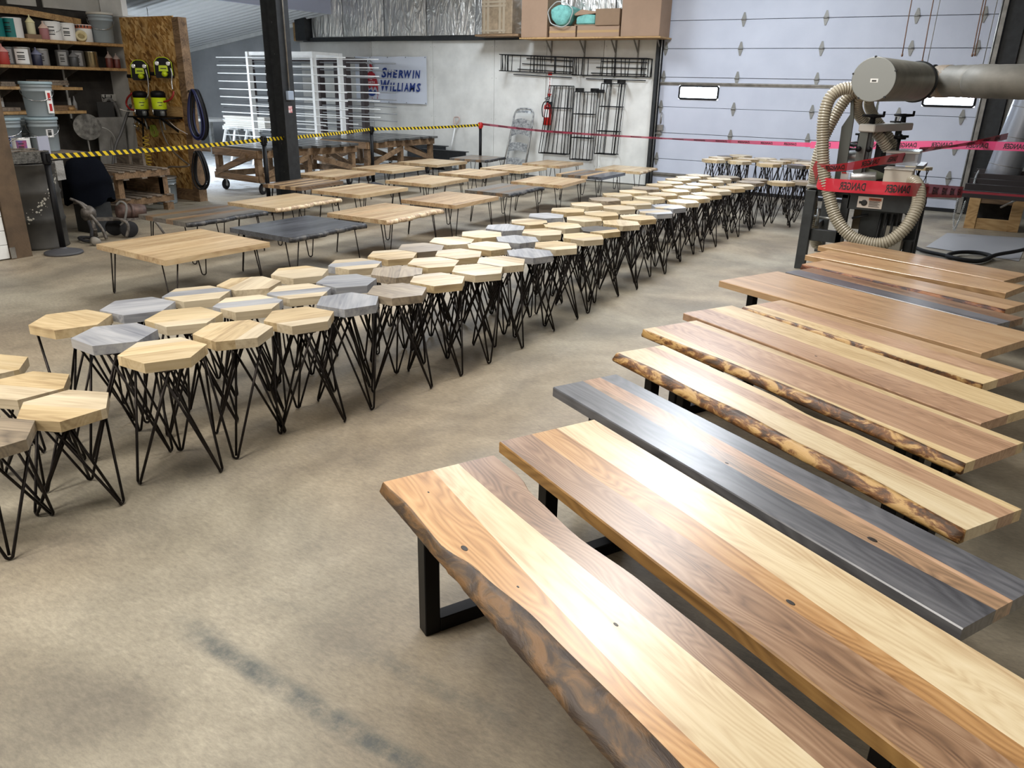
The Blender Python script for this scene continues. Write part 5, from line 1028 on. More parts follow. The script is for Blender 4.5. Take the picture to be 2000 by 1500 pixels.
def row(big, rest, A, B, C, D):
    # A left x, B right x, C bottom z, D cap height
    wb_ = (B - A) * .15 if big == 'S' else (B - A) * .235
    q = MB(); letter(q, big, lambda a, b: (A + wb_ * a, LY, C + D * 1.28 * b), .2, .03); q.build('letter', blue_i, t)
    wds = [{'I': .42, 'W': 1.5, 'M': 1.35, 'L': .85}.get(ch, 1.0) for ch in rest]; x = A + wb_ * 1.0; sc = (B - x) / (sum(wds) + .12 * (len(rest) - 1) * 1.0)
    for ch, wd_ in zip(rest, wds): q = MB(); letter(q, ch, lambda a, b: (x + sc * wd_ * a, LY, C + D * b), .2, .03); q.build('letter', blue_i, t); x += sc * (wd_ + .12)
row('S', 'HERWIN', (-11.988, 14.430, 1.886)[0], (-10.900, 14.430, 1.901)[0], (-11.479, 14.430, 1.867)[2], .165); row('W', 'ILLIAMS', (-12.018, 14.430, 1.585)[0], (-10.893, 14.430, 1.609)[0], (-11.490, 14.430, 1.591)[2], .18)
cx = (-12.300, 14.430, 1.882)[0]; E = lambda a, b: (cx + a, b)
p = MB()
def poly_(pts, dy=0): p.add([(cx + a, LY + dy, b) for a, b in pts], [tuple(range(len(pts)))])
poly_([(-.10, 2.13), (-.02, 2.24), (.06, 2.16), (.09, 2.07), (.03, 1.99), (-.04, 2.0)], .002); p.build('emblem_can', mat('emblem_white', (.62, .62, .66), .5), t)
p = MB(); p.tube([(cx + a, LY, b) for a, b in [(-.10, 2.13), (-.02, 2.24), (.06, 2.16), (.09, 2.07), (.03, 1.99), (-.04, 2.0)]], .006, 5, closed=True); p.build('emblem_outline', K['ink'], t)
p = MB(); poly_([(-.03, 2.14), (.02, 2.17), (.07, 2.09), (.05, 2.02), (.0, 2.04)], -.002)
poly_([(-.03, 2.02), (.05, 2.02), (.06, 1.98), (.12, 1.95), (.17, 1.85), (.20, 1.74), (.20, 1.63), (.17, 1.60), (.15, 1.65), (.12, 1.68), (.08, 1.66), (.06, 1.58), (.04, 1.66), (.0, 1.68), (-.04, 1.62), (-.07, 1.66), (-.10, 1.69), (-.13, 1.62), (-.17, 1.60), (-.19, 1.66), (-.19, 1.75), (-.15, 1.88), (-.09, 1.96), (-.04, 1.98)])
for a, b, l in ((-.155, 1.55, .13), (-.10, 1.46, .07), (.19, 1.55, .14), (.02, 1.42, .05), (.17, 1.44, .06)): p.box((cx + a - .009, LY - .001, b - l / 2), (cx + a + .009, LY, b + l / 2))
p.build('emblem_paint', redi, t)
p = MB(); n = 20; pts = [(.015 + .125 * math.cos(PI + k * PI / n), 1.575 + .10 * math.sin(PI + k * PI / n)) for k in range(n + 1)]; poly_(pts + [(.11, 1.62), (.05, 1.56), (-.01, 1.62), (-.06, 1.6)]); p.build('emblem_globe', blue_i, t)
p = MB()
for s, z0, w_ in (('COVER', 1.86, .20), ('THE', 1.815, .08), ('EARTH', 1.745, .22)): h_ = .022 if s == 'THE' else .045; letter(p, s, lambda a, b: (cx - w_ / 2 + w_ * a + .005, LY - .004, z0 + h_ * b), 0, .02)
p.build('emblem_words', K['paper'], t)['kind'] = 'stuff'
p = MB()
for x in (bx0 + .02, -12.3, -11.8, -11.3, bx1 - .02):
    for z in (bz0 + .02, bz1 - .02): p.lathe([(.01, 0), (.01, .004)], (x, BZ - .03, z), 8, (0, -1, 0))
p.build('grommet', K['steel_dark'], t)
# wire table frames on the wall
def rods(name, segs, label, r=.0085):
    p = MB()
    for a, b in segs: p.tube([a, b], r, 6)
    o = p.build(name, K['black']); tag(o, label, 'wire frame', 'black wire frames hung on the back wall'); return o
rw = random.Random(11)
def basket(x0, x1, z0, z1, sl, label):
    f, b_ = WY - .34, WY - .03; s = []; z = lambda x: -sl * (x - x0)
    for y in (f, b_, f + .1, f + .2):
        for zz in (z0, z1):
            if y in (f, b_) or zz == z1: s.append(((x0, y, zz), (x1, y, zz - sl * (x1 - x0))))
    for k in range(4): zz = z0 + (z1 - z0) * k / 3; s.append(((x0 + .15 + .1 * k, b_, zz - .06), (x1 - .1, b_, zz - .06 - sl * (x1 - x0))))
    for zz in (z0, z1):
        for x in (x0, x1): s.append(((x, f, zz + z(x)), (x, b_, zz + z(x))))
    xs_ = [x0, x0 + .04, x0 + .09, x0 + .13] + [x0 + (x1 - x0) * rw.random() for _ in range(17)] + [x1 - .12, x1 - .07, x1]
    for x in xs_: y = rw.choice((f, f, f + .1, b_)); dx = rw.uniform(-.02, .02); s.append(((x, y, z0 + z(x)), (min(x1, max(x0, x + dx)), y, z1 + z(x))))
    rods('wire_frame', s, label)
basket(-8.72, -7.14, 2.04, 2.34, .03, 'long black wire frame hung sideways above the extinguisher')
basket(-7.08, -5.60, 1.98, 2.29, .01, 'long black wire frame hung sideways beside the garage door')
def tower(x0, x1, z0, z1, lean, n, label, widen=.0, seed=0):
    f, b_ = WY - .24, WY - .04; s = []
    for k in range(n):
        q = k / (n - 1); q = .5 + .5 * abs(2 * q - 1) ** .45 * (1 if q >= .5 else -1); xt = x0 + (x1 - x0) * q; xb = x0 - widen + (x1 - x0 + widen) * q - lean; y = (f, b_)[k % 2]; s.append(((xb, y, z0), (xt, y, z1)))
    for q in (0, .33, .68, 1):
        z = z0 + (z1 - z0) * q; a = (x0 - widen - lean) * (1 - q) + x0 * q; c_ = (x1 - lean) * (1 - q) + x1 * q; s += [((a, f, z), (c_, f, z)), ((a, b_, z), (c_, b_, z)), ((a, f, z), (a, b_, z)), ((c_, f, z), (c_, b_, z))]
    rods('wire_frame', s, label)
tower(-7.62, -7.18, .50, 1.78, .03, 12, 'widest black wire frame hung upright right of the extinguisher', .16)
tower(-7.06, -6.66, .42, 1.68, .04, 8, 'narrow black wire frame hung upright in the middle')
tower(-6.50, -6.08, .56, 1.84, .07, 9, 'tallest black wire frame hung upright nearest the garage door')
for i, (x, z) in enumerate(((-7.0, 1.72), (-6.68, 1.72), (-6.42, 1.88), (-6.14, 1.88), (-6.56, 1.70))):
    p = MB(); p.box((x - .025, WY - .28, z - .03), (x + .025, WY - .002, z + .03)); o = p.build('wall_hook', K['black']); tag(o, ('left black wall hook of the narrow middle wire frame', 'right black wall hook of the narrow middle wire frame', 'left black wall hook of the tallest wire frame', 'right black wall hook of the tallest wire frame', 'low black wall hook just left of the tallest wire frame')[i], 'hook', 'wall hooks for the wire frames')
# extinguisher and its sign
ex, ez, ey = -7.68, 1.04, WY - .16
t = thing('fire_extinguisher', 'red fire extinguisher with white label hanging on the back wall', 'fire extinguisher', (ex, ey, ez))
p = MB(); p.lathe([(.07, 0), (.078, .01), (.078, .33), (.065, .375), (.03, .40), (.022, .41), (.022, .43)], (ex, ey, ez), 24); b_ = p.build('cylinder', K['red'], t)
p = MB(); vs = []
for k in range(7): a = -PI / 2 - .7 + .15 + k * .23; vs += [(ex + .0795 * math.cos(a), ey + .0795 * math.sin(a), ez + .15), (ex + .0795 * math.cos(a), ey + .0795 * math.sin(a), ez + .30)]
p.add(vs, [(2 * k, 2 * k + 2, 2 * k + 3, 2 * k + 1) for k in range(6)]); p.build('label', K['paper'], b_)
p = MB(); p.box((ex - .02, ey - .02, ez + .42), (ex + .02, ey + .02, ez + .46)); p.beam((ex - .06, ey, ez + .47), (ex + .04, ey, ez + .5), .02, .012); p.beam((ex - .07, ey, ez + .5), (ex + .03, ey, ez + .535), .02, .012); p.build('valve', K['plastic_black'], t)
p = MB(); p.tube(spline([(ex, ey - .02, ez + .44), (ex - .07, ey - .03, ez + .43), (ex - .11, ey - .03, ez + .33), (ex - .10, ey - .03, ez + .2), (ex - .085, ey - .03, ez + .15)], 5), .011, 8); p.build('hose', K['plastic_black'], t)
p = MB(); p.box((ex - .015, ey + .07, ez + .2), (ex + .015, WY - .002, ez + .44)); p.build('wall_bracket', K['steel_dark'], t)
sx0 = (-7.733, 14.490, 1.850)[0]
t = thing('extinguisher_sign', 'narrow upright red and white sign above the fire extinguisher', 'sign', (sx0, WY - .01, 1.56))
p = MB(); p.box((sx0 - .045, WY - .012, 1.58), (sx0 + .045, WY - .004, 2.03)); p.build('plate', K['paper'], t)
p = MB(); p.box((sx0 - .045, WY - .014, 1.97), (sx0 + .045, WY - .0125, 2.03)); p.prism([(-.05, 0), (.05, 0), (0, -.08)], (sx0, WY - .014, 1.63), (1, 0, 0), (0, 0, 1), (0, .002, 0)); p.build('red_band', K['red'], t)
p = MB(); wd = 'FIRE EXTINGUISHER'
for k, ch in enumerate(wd):
    if ch != ' ': zz = 1.955 - k * .0195; letter(p, ch, lambda a, b: (sx0 - .011 + .022 * a, WY - .0135, zz - .016 + .016 * b), 0, .03)
p.build('lettering', K['red'], t)['kind'] = 'stuff'
# folding step chair
t = thing('step_chair', 'paint spattered grey folding step chair leaning on the back wall', 'step chair', (-8.2, 14.15, 0)); sp = mat('spattered_grey_metal', (.13, .14, .15), .5, .3, col2=(.42, .43, .42), vscale=20)
def lp(x, z): return (x, 14.08 + .22 * z / 1.33, z)
fr = [lp(-8.50, .0), lp(-8.46, .6), lp(-8.42, 1.15), lp(-8.38, 1.28), lp(-8.30, 1.33), lp(-8.08, 1.33), lp(-7.99, 1.28), lp(-7.97, 1.15), lp(-8.0, .6), lp(-8.04, .0)]
p = MB(); p.tube(spline(fr, 4), .018, 8); p.build('frame', sp, t)
p = MB(); p.tube([(-8.02, 14.0, 0), lp(-7.97, 1.0)], .015, 8); p.tube([(-8.54, 14.0, 0), lp(-8.44, 1.0)], .015, 8); p.build('rear_legs', K['dull_galv'], t)
def curved(x0, x1, z0, z1, crown, nm):
    p = MB(); n = 10; vs = []
    for k in range(n + 1):
        q = k / n; x = x0 + (x1 - x0) * q; c_ = crown * math.sin(PI * q); y = 14.07 + .22 * z0 / 1.33 - .02 * math.sin(PI * q); vs += [(x, y, z0 + c_), (x, y + .03, z1 + c_), (x, y + .038, z1 + c_), (x, y + .008, z0 + c_)]
    p.add(vs, [(k * 4 + j, k * 4 + (j + 1) % 4, (k + 1) * 4 + (j + 1) % 4, (k + 1) * 4 + j) for k in range(n) for j in range(4)] + [(0, 1, 2, 3), tuple(n * 4 + j for j in range(4))]); p.build(nm, sp, t)
curved(-8.42, -8.0, .80, 1.10, .05, 'backrest'); curved(-8.46, -8.04, .50, .66, .03, 'step'); curved(-8.47, -8.06, .2, .36, .03, 'step'); curved(-8.38, -8.02, 1.24, 1.29, .02, 'handle')
# shovel
t = thing('shovel', 'shovel with a white D handle leaning on the back wall', 'shovel', (-9.95, 14.3, 0)); p = MB(); p.tube([(-9.93, 14.36, .95), (-9.97, 14.2, .35)], .016, 8); p.build('shaft', K['white_paint'], t)
p = MB(); p.tube(spline([(-9.93, 14.36, .95), (-9.98, 14.38, 1.02), (-9.98, 14.4, 1.10), (-9.86, 14.4, 1.10), (-9.87, 14.38, 1.02)], 4, True), .014, 8); p.build('handle', mat('rosy_handle', (.5, .38, .34), .6), t)
p = MB(); p.prism([(-.1, .35), (.1, .35), (.11, .05), (.05, 0), (-.05, 0), (-.11, .05)], (-9.98, 14.12, .01), (1, 0, 0), (0, .15, 1), (0, .006, 0)); p.build('blade', K['dull_galv'], t)
for x0, x1, y, z0, z1, l in ((-11.2, -10.15, 14.3, 0, .50, 'dark steel plate standing behind the end of the far cart'), (-10.6, -9.42, 14.0, .22, .44, 'dark steel channel lying left of the far dark table')):
    p = MB(); p.box((x0, y - .01, z0), (x1, y + .01, z1)); p.box((x0, y, z1 - .015), (x1, y + .12, z1)); p.box((x0, y, z0), (x1, y + .12, z0 + .015)); o = p.build('steel_beam', K['steel_dark']); tag(o, l, 'steel beam')
p = MB(); p.box((-10.5, 14.0, 0), (-10.4, 14.12, .22)); p.box((-9.6, 14.0, 0), (-9.5, 14.12, .22)); o = p.build('support_blocks', K['old_lumber']); tag(o, 'wooden blocks carrying the dark steel channel', 'blocks')

# ---- loft shelf with cartons
t = thing('loft_shelf', 'plywood shelf on steel brackets above the wire frames', 'shelf', (-6.7, 14.2, 2.4))
p = MB(); p.box((-8.12, 13.9, 2.60), (-5.27, 14.47, 2.625)); p.build('plywood', K['pine'], t)
for x in (-7.72, -7.0, -6.35, -5.9, -5.45):
    p = MB(); p.box((x - .012, WY - .03, 1.95 if x > -7.1 else 2.2), (x + .012, WY - .003, 2.6)); p.beam((x, WY - .02, 2.38), (x, 14.25, 2.59), .02, .02, (1, 0, 0)); p.build('bracket', K['dull_galv'], t)
SZ = 2.625
def carton(x0, x1, y0, y1, z0, z1, label, m='cardboard', seam=True, flap=False):
    t = thing('carton', label, 'carton', ((x0 + x1) / 2, (y0 + y1) / 2, z0), 0, 'brown cartons above the back wall')
    p = MB(); p.box((x0, y0, z0), (x1, y1, z1)); p.build('body', K[m], t, bevel=.006)
    if seam: p = MB(); p.box((x0 + .002, y0 - .0015, (z0 + z1) / 2 - .02), (x1 - .002, y0 - .0005, (z0 + z1) / 2 + .02)); p.build('tape_strip', mat('tan_tape', rgb('a88a62'), .3), t)
    return t
carton(-8.10, -7.54, 13.93, 14.45, SZ, 3.45, 'tall plain carton at the left end of the loft shelf', seam=False)
carton(-6.04, -5.31, 13.93, 14.45, SZ, 3.50, 'largest plain carton at the right end of the loft shelf', seam=False)
carton(-7.50, -6.95, 13.95, 14.42, SZ, SZ + .19, 'flat carton under the turquoise roll'); ct = carton(-6.92, -6.08, 13.95, 14.42, SZ, SZ + .19, 'flat taped carton under the open carton')
t = thing('open_carton', 'open flat carton full of turquoise filter fibre on the loft shelf', 'carton', (-6.5, 14.2, SZ + .19), 0, 'brown cartons above the back wall'); z0 = SZ + .192
p = MB(); p.box((-6.55, 13.93, z0), (-6.08, 14.40, z0 + .27)); p.box((-6.98, 14.38, z0), (-6.55, 14.40, z0 + .25)); p.box((-6.98, 13.96, z0), (-6.55, 14.38, z0 + .02)); p.beam((-6.98, 14.15, z0 + .02), (-6.98, 14.15, z0 + .2), .44, .012, (0, 1, 0)); p.build('body', K['cardboard_dark'], t)
p = MB(); p.prism([(-.43, 0), (0, .03), (0, .06), (-.3, .10), (-.44, .03)], (-6.55, 13.95, z0 + .17), (1, 0, 0), (0, 0, 1), (0, .42, 0)); p.build('flap', K['cardboard'], t)
p = MB(); p.prism([(-.40, 0), (-.01, 0), (-.01, .15), (-.2, .19), (-.40, .12)], (-6.55, 13.955, z0 + .02), (1, 0, 0), (0, 0, 1), (0, .4, 0)); p.build('fibre', K['turquoise'], t, bevel=.02)
t = thing('fibre_roll', 'turquoise fibre roll in a clear bag lying on the loft shelf', 'roll', (-7.2, 14.15, SZ + .19)); n = 26; rr = random.Random(4)
vs = []
for j, (y, s_) in enumerate(((13.90, .45), (13.905, .86), (13.95, 1), (14.2, 1.02), (14.42, .95))):
    for k in range(n): a = 2 * PI * k / n; q = .205 * s_ * (1 + .07 * math.sin(3 * a) + .035 * math.sin(7 * a + j)); vs.append((-7.25 + q * math.cos(a) * 1.1, y, SZ + .19 + .19 + q * .88 * math.sin(a)))
p = MB(); p.smooth = True; p.add(vs, [(j * n + k, j * n + (k + 1) % n, (j + 1) * n + (k + 1) % n, (j + 1) * n + k) for j in range(4) for k in range(n)] + [tuple(range(n))]); p.build('fibre', K['turquoise'], t)
pts = [(-7.25 + .25 * math.cos(a) * (1 + .06 * math.sin(5 * a)), 13.89, SZ + .385 + .21 * math.sin(a) * (1 + .05 * math.sin(4 * a))) for a in [2 * PI * k / 30 for k in range(30)]]
p = MB(); p.tube(pts, .012, 6, closed=True); p.build('bag_rim', mat('clear_plastic', (.45, .47, .45), .2, alpha=.6), t)
p = MB(); p.box((-9.2, 14.0, 2.66), (-8.2, 14.42, 2.70)); o = p.build('ledge_board', K['old_lumber']); tag(o, 'narrow board ledge under the wrapped carton', 'ledge')
t = thing('wrapped_carton', 'carton wrapped in shiny clear tape on the wall ledge', 'carton', (-8.75, 14.2, 2.70), 0, 'brown cartons above the back wall')
p = MB(); p.box((-9.06, 14.02, 2.70), (-8.36, 14.40, 3.33)); p.build('body', mat('shiny_wrapped_cardboard', rgb('8f7d66'), .28, var=.25, vscale=9, coat=.6), t, bevel=.01)
p = MB()
for x in (-9.02, -8.93, -8.66, -8.57): p.box((x, 14.015, 2.71), (x + .05, 14.019, 3.32))
for z in (2.74, 3.18, 3.25): p.box((-9.05, 14.012, z), (-8.5, 14.0145, z + .04))
p.build('tape_strips', mat('glossy_tape', rgb('a39580'), .15, coat=.8), t)

# ================================================================== SPRAY BAY
def rack(label, xs_, ys_, x0, x1, z0, n, dz, pm_, rm, psz=.06, ext=0):
    t = thing('drying_rack', label, 'drying rack', ((xs_[0] + xs_[-1]) / 2, sum(ys_) / 2, 0))
    for x in xs_:
        for y in ys_: p = MB(); p.box((x - psz / 2, y - psz * .9, 0), (x + psz / 2, y + psz * .9, z0 + n * dz)); p.build('post', pm_, t)
    for y in ys_: p = MB(); p.box((xs_[0], y - .02, z0 + n * dz - .07), (xs_[-1], y + .02, z0 + n * dz)); p.build('top_rail', pm_, t)
    for x in (xs_[0], xs_[-1]):
        for z in (.12, z0 + n * dz - .05): p = MB(); p.box((x - .02, ys_[0], z), (x + .02, ys_[-1], z + .05)); p.build('side_rail', pm_, t)
    m0 = None
    for k in range(n):
        for j, y in enumerate((ys_[0] - .045, ys_[-1] + .045)):
            if m0 is None: p = MB(); p.tube([(0, 0, 0), (x1 - x0, 0, 0)], .011, 6); o = p.build('rod', rm, t, local=True); m0 = o.data
            else: o = obj_from(m0, 'rod', t)
            if z0 + dz * (k + .3) < .95 and x1 > -11.2: o.scale = ((-11.25 - x0 - .1) / (x1 - x0), 1, 1)
            o.location = Vector((x0 + (.1 if j else 0), y, z0 + dz * (k + .3))) - wl(t)
    return t
rack('white drying rack with long white rods, nearest the column', (-13.42, -11.62), (11.95, 12.7), -14.35, -10.75, .28, 13, .155, K['white_paint'], K['white_paint'])
rack('dark drying rack with rods reaching over the wall banner', (-14.9, -12.75, -12.0), (13.3, 13.85), -15.9, -11.25, .36, 13, .145, mat('dark_red_brown_steel', (.05, .035, .035), .5), mat('grey_rod', (.30, .31, .32), .4, .3), .09)
def trestle(label, x, y, w, h):
    t = thing('trestle', label, 'trestle', (x, y, 0), 0, 'grey and white trestles in the spray bay')
    p = MB(); p.box((x - w / 2, y - .04, h - .08), (x + w / 2, y + .04, h)); p.build('beam', K['white_paint'], t)
    for sx_ in (-1, 1):
        for sy_ in (-1, 1): p = MB(); p.beam((x + sx_ * (w / 2 - .06), y + sy_ * .25, 0), (x + sx_ * (w / 2 - .1), y + sy_ * .02, h - .04), .05, .04); p.build('leg', K['galv' if sy_ > 0 else 'white_paint'], t)
trestle('spattered trestle, left one under the white boards', -14.75, 12.45, .5, .78); trestle('spattered trestle, right one under the white boards', -14.0, 12.4, .5, .78)
t = thing('white_boards', 'pile of white primed boards on the trestles', 'boards', (-14.3, 12.4, .78))
for k in range(5):
    p = MB(); z = .785 + k * .045; p.box((-14.75 + .05 * (k % 2), 12.25, z), (-13.45, 12.55 - .02 * k, z + .042)); p.build('board', mat('primed_board', (.62, .60, .55), .7) if k == 0 else bpy.data.materials['primed_board'], t)
t = thing('white_table', 'white topped work table at the back of the spray bay', 'table', (-16.5, 13.3, 0)); p = MB(); p.box((-18.4, 12.9, .80), (-16.05, 13.8, .86)); p.build('top', K['white_paint'], t)
for x in (-18.3, -17.2, -16.12): p = MB(); p.box((x - .04, 12.95, 0), (x + .04, 13.03, .8)); p.build('leg', K['galv'], t)
p = MB(); p.box((-17.8, 13.9, 0), (-15.2, 13.96, .18)); p.box((-17.6, 13.8, 0), (-15.4, 13.86, .1)); o = p.build('skirting_boards', K['old_lumber']); tag(o, 'brown boards lying along the bay wall under the white table', 'boards')
def cart(label, x, y, W, L_, deg, zt, skip=()):
    t = thing('work_cart', label, 'cart', (x, y, 0), math.radians(deg), 'wheeled timber carts behind the barrier'); m = K['old_lumber']
    def b(nm, a, c_, w_=.045, h_=.12, mk=m, up=(0, 0, 1)): p = MB(); p.beam(a, c_, w_, h_, up); p.build(nm, mk, t, local=True)
    hx, hy = W / 2, L_ / 2; zr = zt - .10
    for s_ in (-1, 1):
        b('top_rail', (s_ * hx, -hy, zr), (s_ * hx, hy, zr)); b('bottom_rail', (s_ * hx, -hy, .25), (s_ * hx, hy, .25), h_=.1)
        b('end_rail', (-hx, s_ * hy, zr), (hx, s_ * hy, zr)); b('bottom_end_rail', (-hx, s_ * hy, .25), (hx, s_ * hy, .25), h_=.1)
        for yy in (-hy + .06, 0, hy - .06): b('leg', (s_ * (hx - .05), yy, .2), (s_ * (hx - .05), yy, zr), .09, .09, up=(1, 0, 0))
        for a, c_ in ((-hy, 0), (hy, 0)): b('brace', (s_ * (hx + .03), a + (.08 if a < 0 else -.08), .3), (s_ * (hx + .03), c_ + (-.05 if a < 0 else .05), zr - .08), .03, .09)
        b('end_brace', (-hx + .08, s_ * (hy + .03), .3) if s_ < 0 else (hx - .08, s_ * (hy + .03), .3), (hx * .6 * -s_ if s_ < 0 else -hx * .6, s_ * (hy + .03), zr - .05), .03, .09)
    for sx_ in (-1, 1):
        for yy in (-hy + .12, hy - .12):
            q = Vector((sx_ * (hx - .08), yy, .085)); p = MB(); p.lathe([(.02, -.022), (.075, -.022), (.085, -.014), (.085, .014), (.075, .022), (.02, .022)], q, 18, (1, .3, 0)); w_ = p.build('caster', K['rubber'], t, local=True)
            p = MB(); p.lathe([(.03, -.024), (.03, .024)], q, 12, (1, .3, 0)); p.box((q.x - .035, q.y - .03, q.z + .09), (q.x + .035, q.y + .03, q.z + .115)); p.box((q.x - .032, q.y - .015, q.z), (q.x - .026, q.y + .015, q.z + .1)); p.box((q.x + .026, q.y - .015, q.z), (q.x + .032, q.y + .015, q.z + .1)); p.build('fork', K['galv'], t, local=True)
    n = 8
    for k in range(n):
        yy = -hy + L_ * (k + .5) / n; of = rw.uniform(-.05, .12); p = MB(); p.box((-hx - .1 + of, yy - .10, zt - .04), (hx + .12 + of, yy + .10, zt)); p.build('slab', mat('dark_slab', (.06, .06, .058), .28, coat=.5) if k == 0 and 'dark_slab' not in bpy.data.materials else bpy.data.materials['dark_slab'], t, local=True, bevel=.004)
cart('wheeled timber cart with dark slabs, partly behind the steel column', -10.48, 10.0, 1.15, 2.15, -5, .74); cart('wheeled timber cart with dark slabs, farther one by the wall', -10.5, 12.5, 1.15, 2.1, 0, .76)

# ================================================================== BARRIER POSTS AND TAPES
yb = mat('safety_yellow', rgb('d8bb17'), .5); kb = mat('tape_black', (.012, .012, .012), .5)
def post(label, x, y, top=1.0, cap=None):
    t = thing('barrier_post', label, 'barrier post', (x, y, 0), 0, 'black belt barrier posts'); p = MB(); p.lathe([(.03, .03), (.03, top - .12)], (x, y, 0), 20); p.build('tube', K['plastic_black'], t)
    p = MB(); p.lathe([(.18, 0), (.185, .006), (.185, .02), (.17, .028), (.06, .055), (.034, .062), (.034, .07)], (x, y, 0), 36); p.build('base', mat('grey_base', (.055, .055, .06), .6) if 'grey_base' not in bpy.data.materials else bpy.data.materials['grey_base'], t)
    p = MB(); p.lathe([(.038, top - .12), (.04, top - .11), (.04, top - .005), (.035, top), (0, top)], (x, y, 0), 20); p.box((x - .055, y - .018, top - .09), (x + .055, y + .018, top - .015)); p.build('head', cap or K['plastic_black'], t)
P1_, P2_, P3_, P4_ = (-8.15, 4.52), (-8.66, 7.84), (-9.5, 11.1), (-8.99, 13.9)
post('black barrier post beside the oil drum', *P1_, 1.03); post('black barrier post in front of the steel column', *P2_, 1.03); post('black barrier post beside the timber carts', *P3_, 1.03)
post('black barrier post with a red top near the back wall', *P4_, 1.05, K['red'])
def striped(a, b, za, zb, sag, label):
    t = thing('barrier_tape', label, 'barrier tape', ((a[0] + b[0]) / 2, (a[1] + b[1]) / 2, min(za, zb) - .05), 0, 'yellow and black barrier tape spans')
    A = Vector((*a, za)); B = Vector((*b, zb)); L_ = (B - A).length; n = int(L_ / .045); h = .024
    for col in (0, 1):
        p = MB()
        def at(s, v):
            s = min(1, max(0, s)); q = A.lerp(B, s); q.z += -sag * 4 * s * (1 - s) + v * h; return q
        for k in range(-1, n + 1):
            if k % 2 != col: continue
            s0, s1 = k / n, (k + 1) / n; sh = .9 / n; q = [at(s0 + sh, -1), at(s1 + sh, -1), at(s1 - .0, 1), at(s0 - .0, 1)]
            if (q[0] - q[1]).length + (q[2] - q[3]).length < 1e-4: continue
            p.add(q, [(0, 1, 2, 3)])
        p.build('yellow_stripes' if col else 'black_stripes', yb if col else kb, t)
striped(P1_, P2_, .985, .985, .02, 'yellow black tape from the drum side post to the column post'); striped(P2_, P3_, .985, .985, .015, 'yellow black tape from the column post to the cart side post'); striped(P3_, P4_, .985, 1.0, .015, 'yellow black tape from the cart side post to the red topped post')
pink = mat('pink_danger_tape', (.80, .07, .20), .35, alpha=.86); hot = mat('red_danger_tape', (.62, .02, .045), .3, alpha=.9)
def danger(pts, w_, label, m, txt, step=.35, roll=None, k=6, tl=.22, phase=0):
    P = spline(pts, k); t = thing('danger_tape', label, 'danger tape', P[len(P) // 2], 0, 'pink DANGER tape runs'); t['group'] = 'pink danger tape runs'
    d = [0]
    for a, b in zip(P, P[1:]): d.append(d[-1] + (b - a).length)
    def at(s, v, off=0):
        s = min(max(s, 0), d[-1] - 1e-6); i = max(j for j in range(len(d)) if d[j] <= s); i = min(i, len(P) - 2); q = (s - d[i]) / (d[i + 1] - d[i]); pt = P[i].lerp(P[i + 1], q); tn = (P[i + 1] - P[i]).normalized()
        u = Vector((0, 0, 1)); r_ = (roll(s / d[-1]) if roll else 0); sd = tn.cross(u).normalized(); u2 = sd.cross(tn); u3 = u2 * math.cos(r_) + sd * math.sin(r_); nn = u3.cross(tn)
        return pt + u3 * (v - .5) * w_ + nn * off
    n = max(8, int(d[-1] / .08)); p = MB(); vs = [at(d[-1] * i / n, v) for i in range(n + 1) for v in (0, 1)]; p.smooth = True; p.add(vs, [(2 * i, 2 * i + 2, 2 * i + 3, 2 * i + 1) for i in range(n)]); p.build('ribbon', m, t)
    p = MB(); s = phase
    while s + tl < d[-1]:
        if txt: letter(p, 'DANGER', lambda a, b: at(s + a * tl, .2 + b * .6, .0015), 0, .02, mirror=True); letter(p, 'DANGER', lambda a, b: at(s + a * tl, .2 + b * .6, -.0015), 0, .02, mirror=True)
        s += step
    if p.v: p.build('lettering', K['ink'], t)['kind'] = 'stuff'
    return t
danger([(-8.99, 13.9, 1.02), (-7.366, 13.900, 0.945), (-5.032, 13.700, 0.945), (-3.577, 13.400, 0.973), (-2.338, 13.000, 1.009)], .065, 'thin twisted pink danger tape across the back wall and garage door', pink, True, .42, lambda q: 1.15 - 1.1 * max(0, (q - .6) / .4) if q > .6 else .75 + .45 * q)
danger([(-2.338, 13.000, 1.009), (-1.395, 12.200, 1.091), (-0.430, 11.600, 1.178), (0.424, 10.900, 1.235), (0.651, 10.600, 1.251)], .10, 'bright pink danger tape crossing the garage door behind the machine', pink, True, .5, tl=.3, phase=.15)
danger([(-0.625, 9.600, 1.204), (-0.381, 10.400, 1.215), (-0.020, 11.400, 1.258), (0.213, 12.300, 1.288)], .08, 'narrow twisted pink danger tape from the machine to the steel duct', hot, True, .45, lambda q: .5 + .5 * math.sin(q * 5), tl=.25)
danger([(-1.397, 8.450, 0.933), (-1.314, 8.360, 0.907), (-0.887, 8.360, 0.911), (-0.492, 8.500, 0.906), (-0.175, 10.200, 0.748), (-0.129, 10.700, 0.698)], .125, 'wide lower pink danger tape around the hose and machine front', hot, True, .42, tl=.24, phase=.28)
danger([(-0.190, 11.000, 0.676), (0.134, 10.900, 0.688), (0.543, 10.800, 0.698)], .05, 'pink danger tape end draped along the steel tubes', hot, False, roll=lambda q: .9)
danger([(-1.447, 8.500, 1.096), (-1.353, 8.360, 1.062), (-1.106, 8.360, 1.094), (-0.855, 8.500, 1.154), (-0.607, 9.200, 1.171)], .10, 'upper red danger tape wrapped around hose and machine guards', hot, True, .33, lambda q: .9 * (1 - q), tl=.18, phase=.2)
danger([(-1.525, 8.900, 0.858), (-1.461, 8.600, 1.002), (-1.402, 8.420, 1.085)], .11, 'crumpled red danger tape behind the machine hoses', hot, False, roll=lambda q: .5)

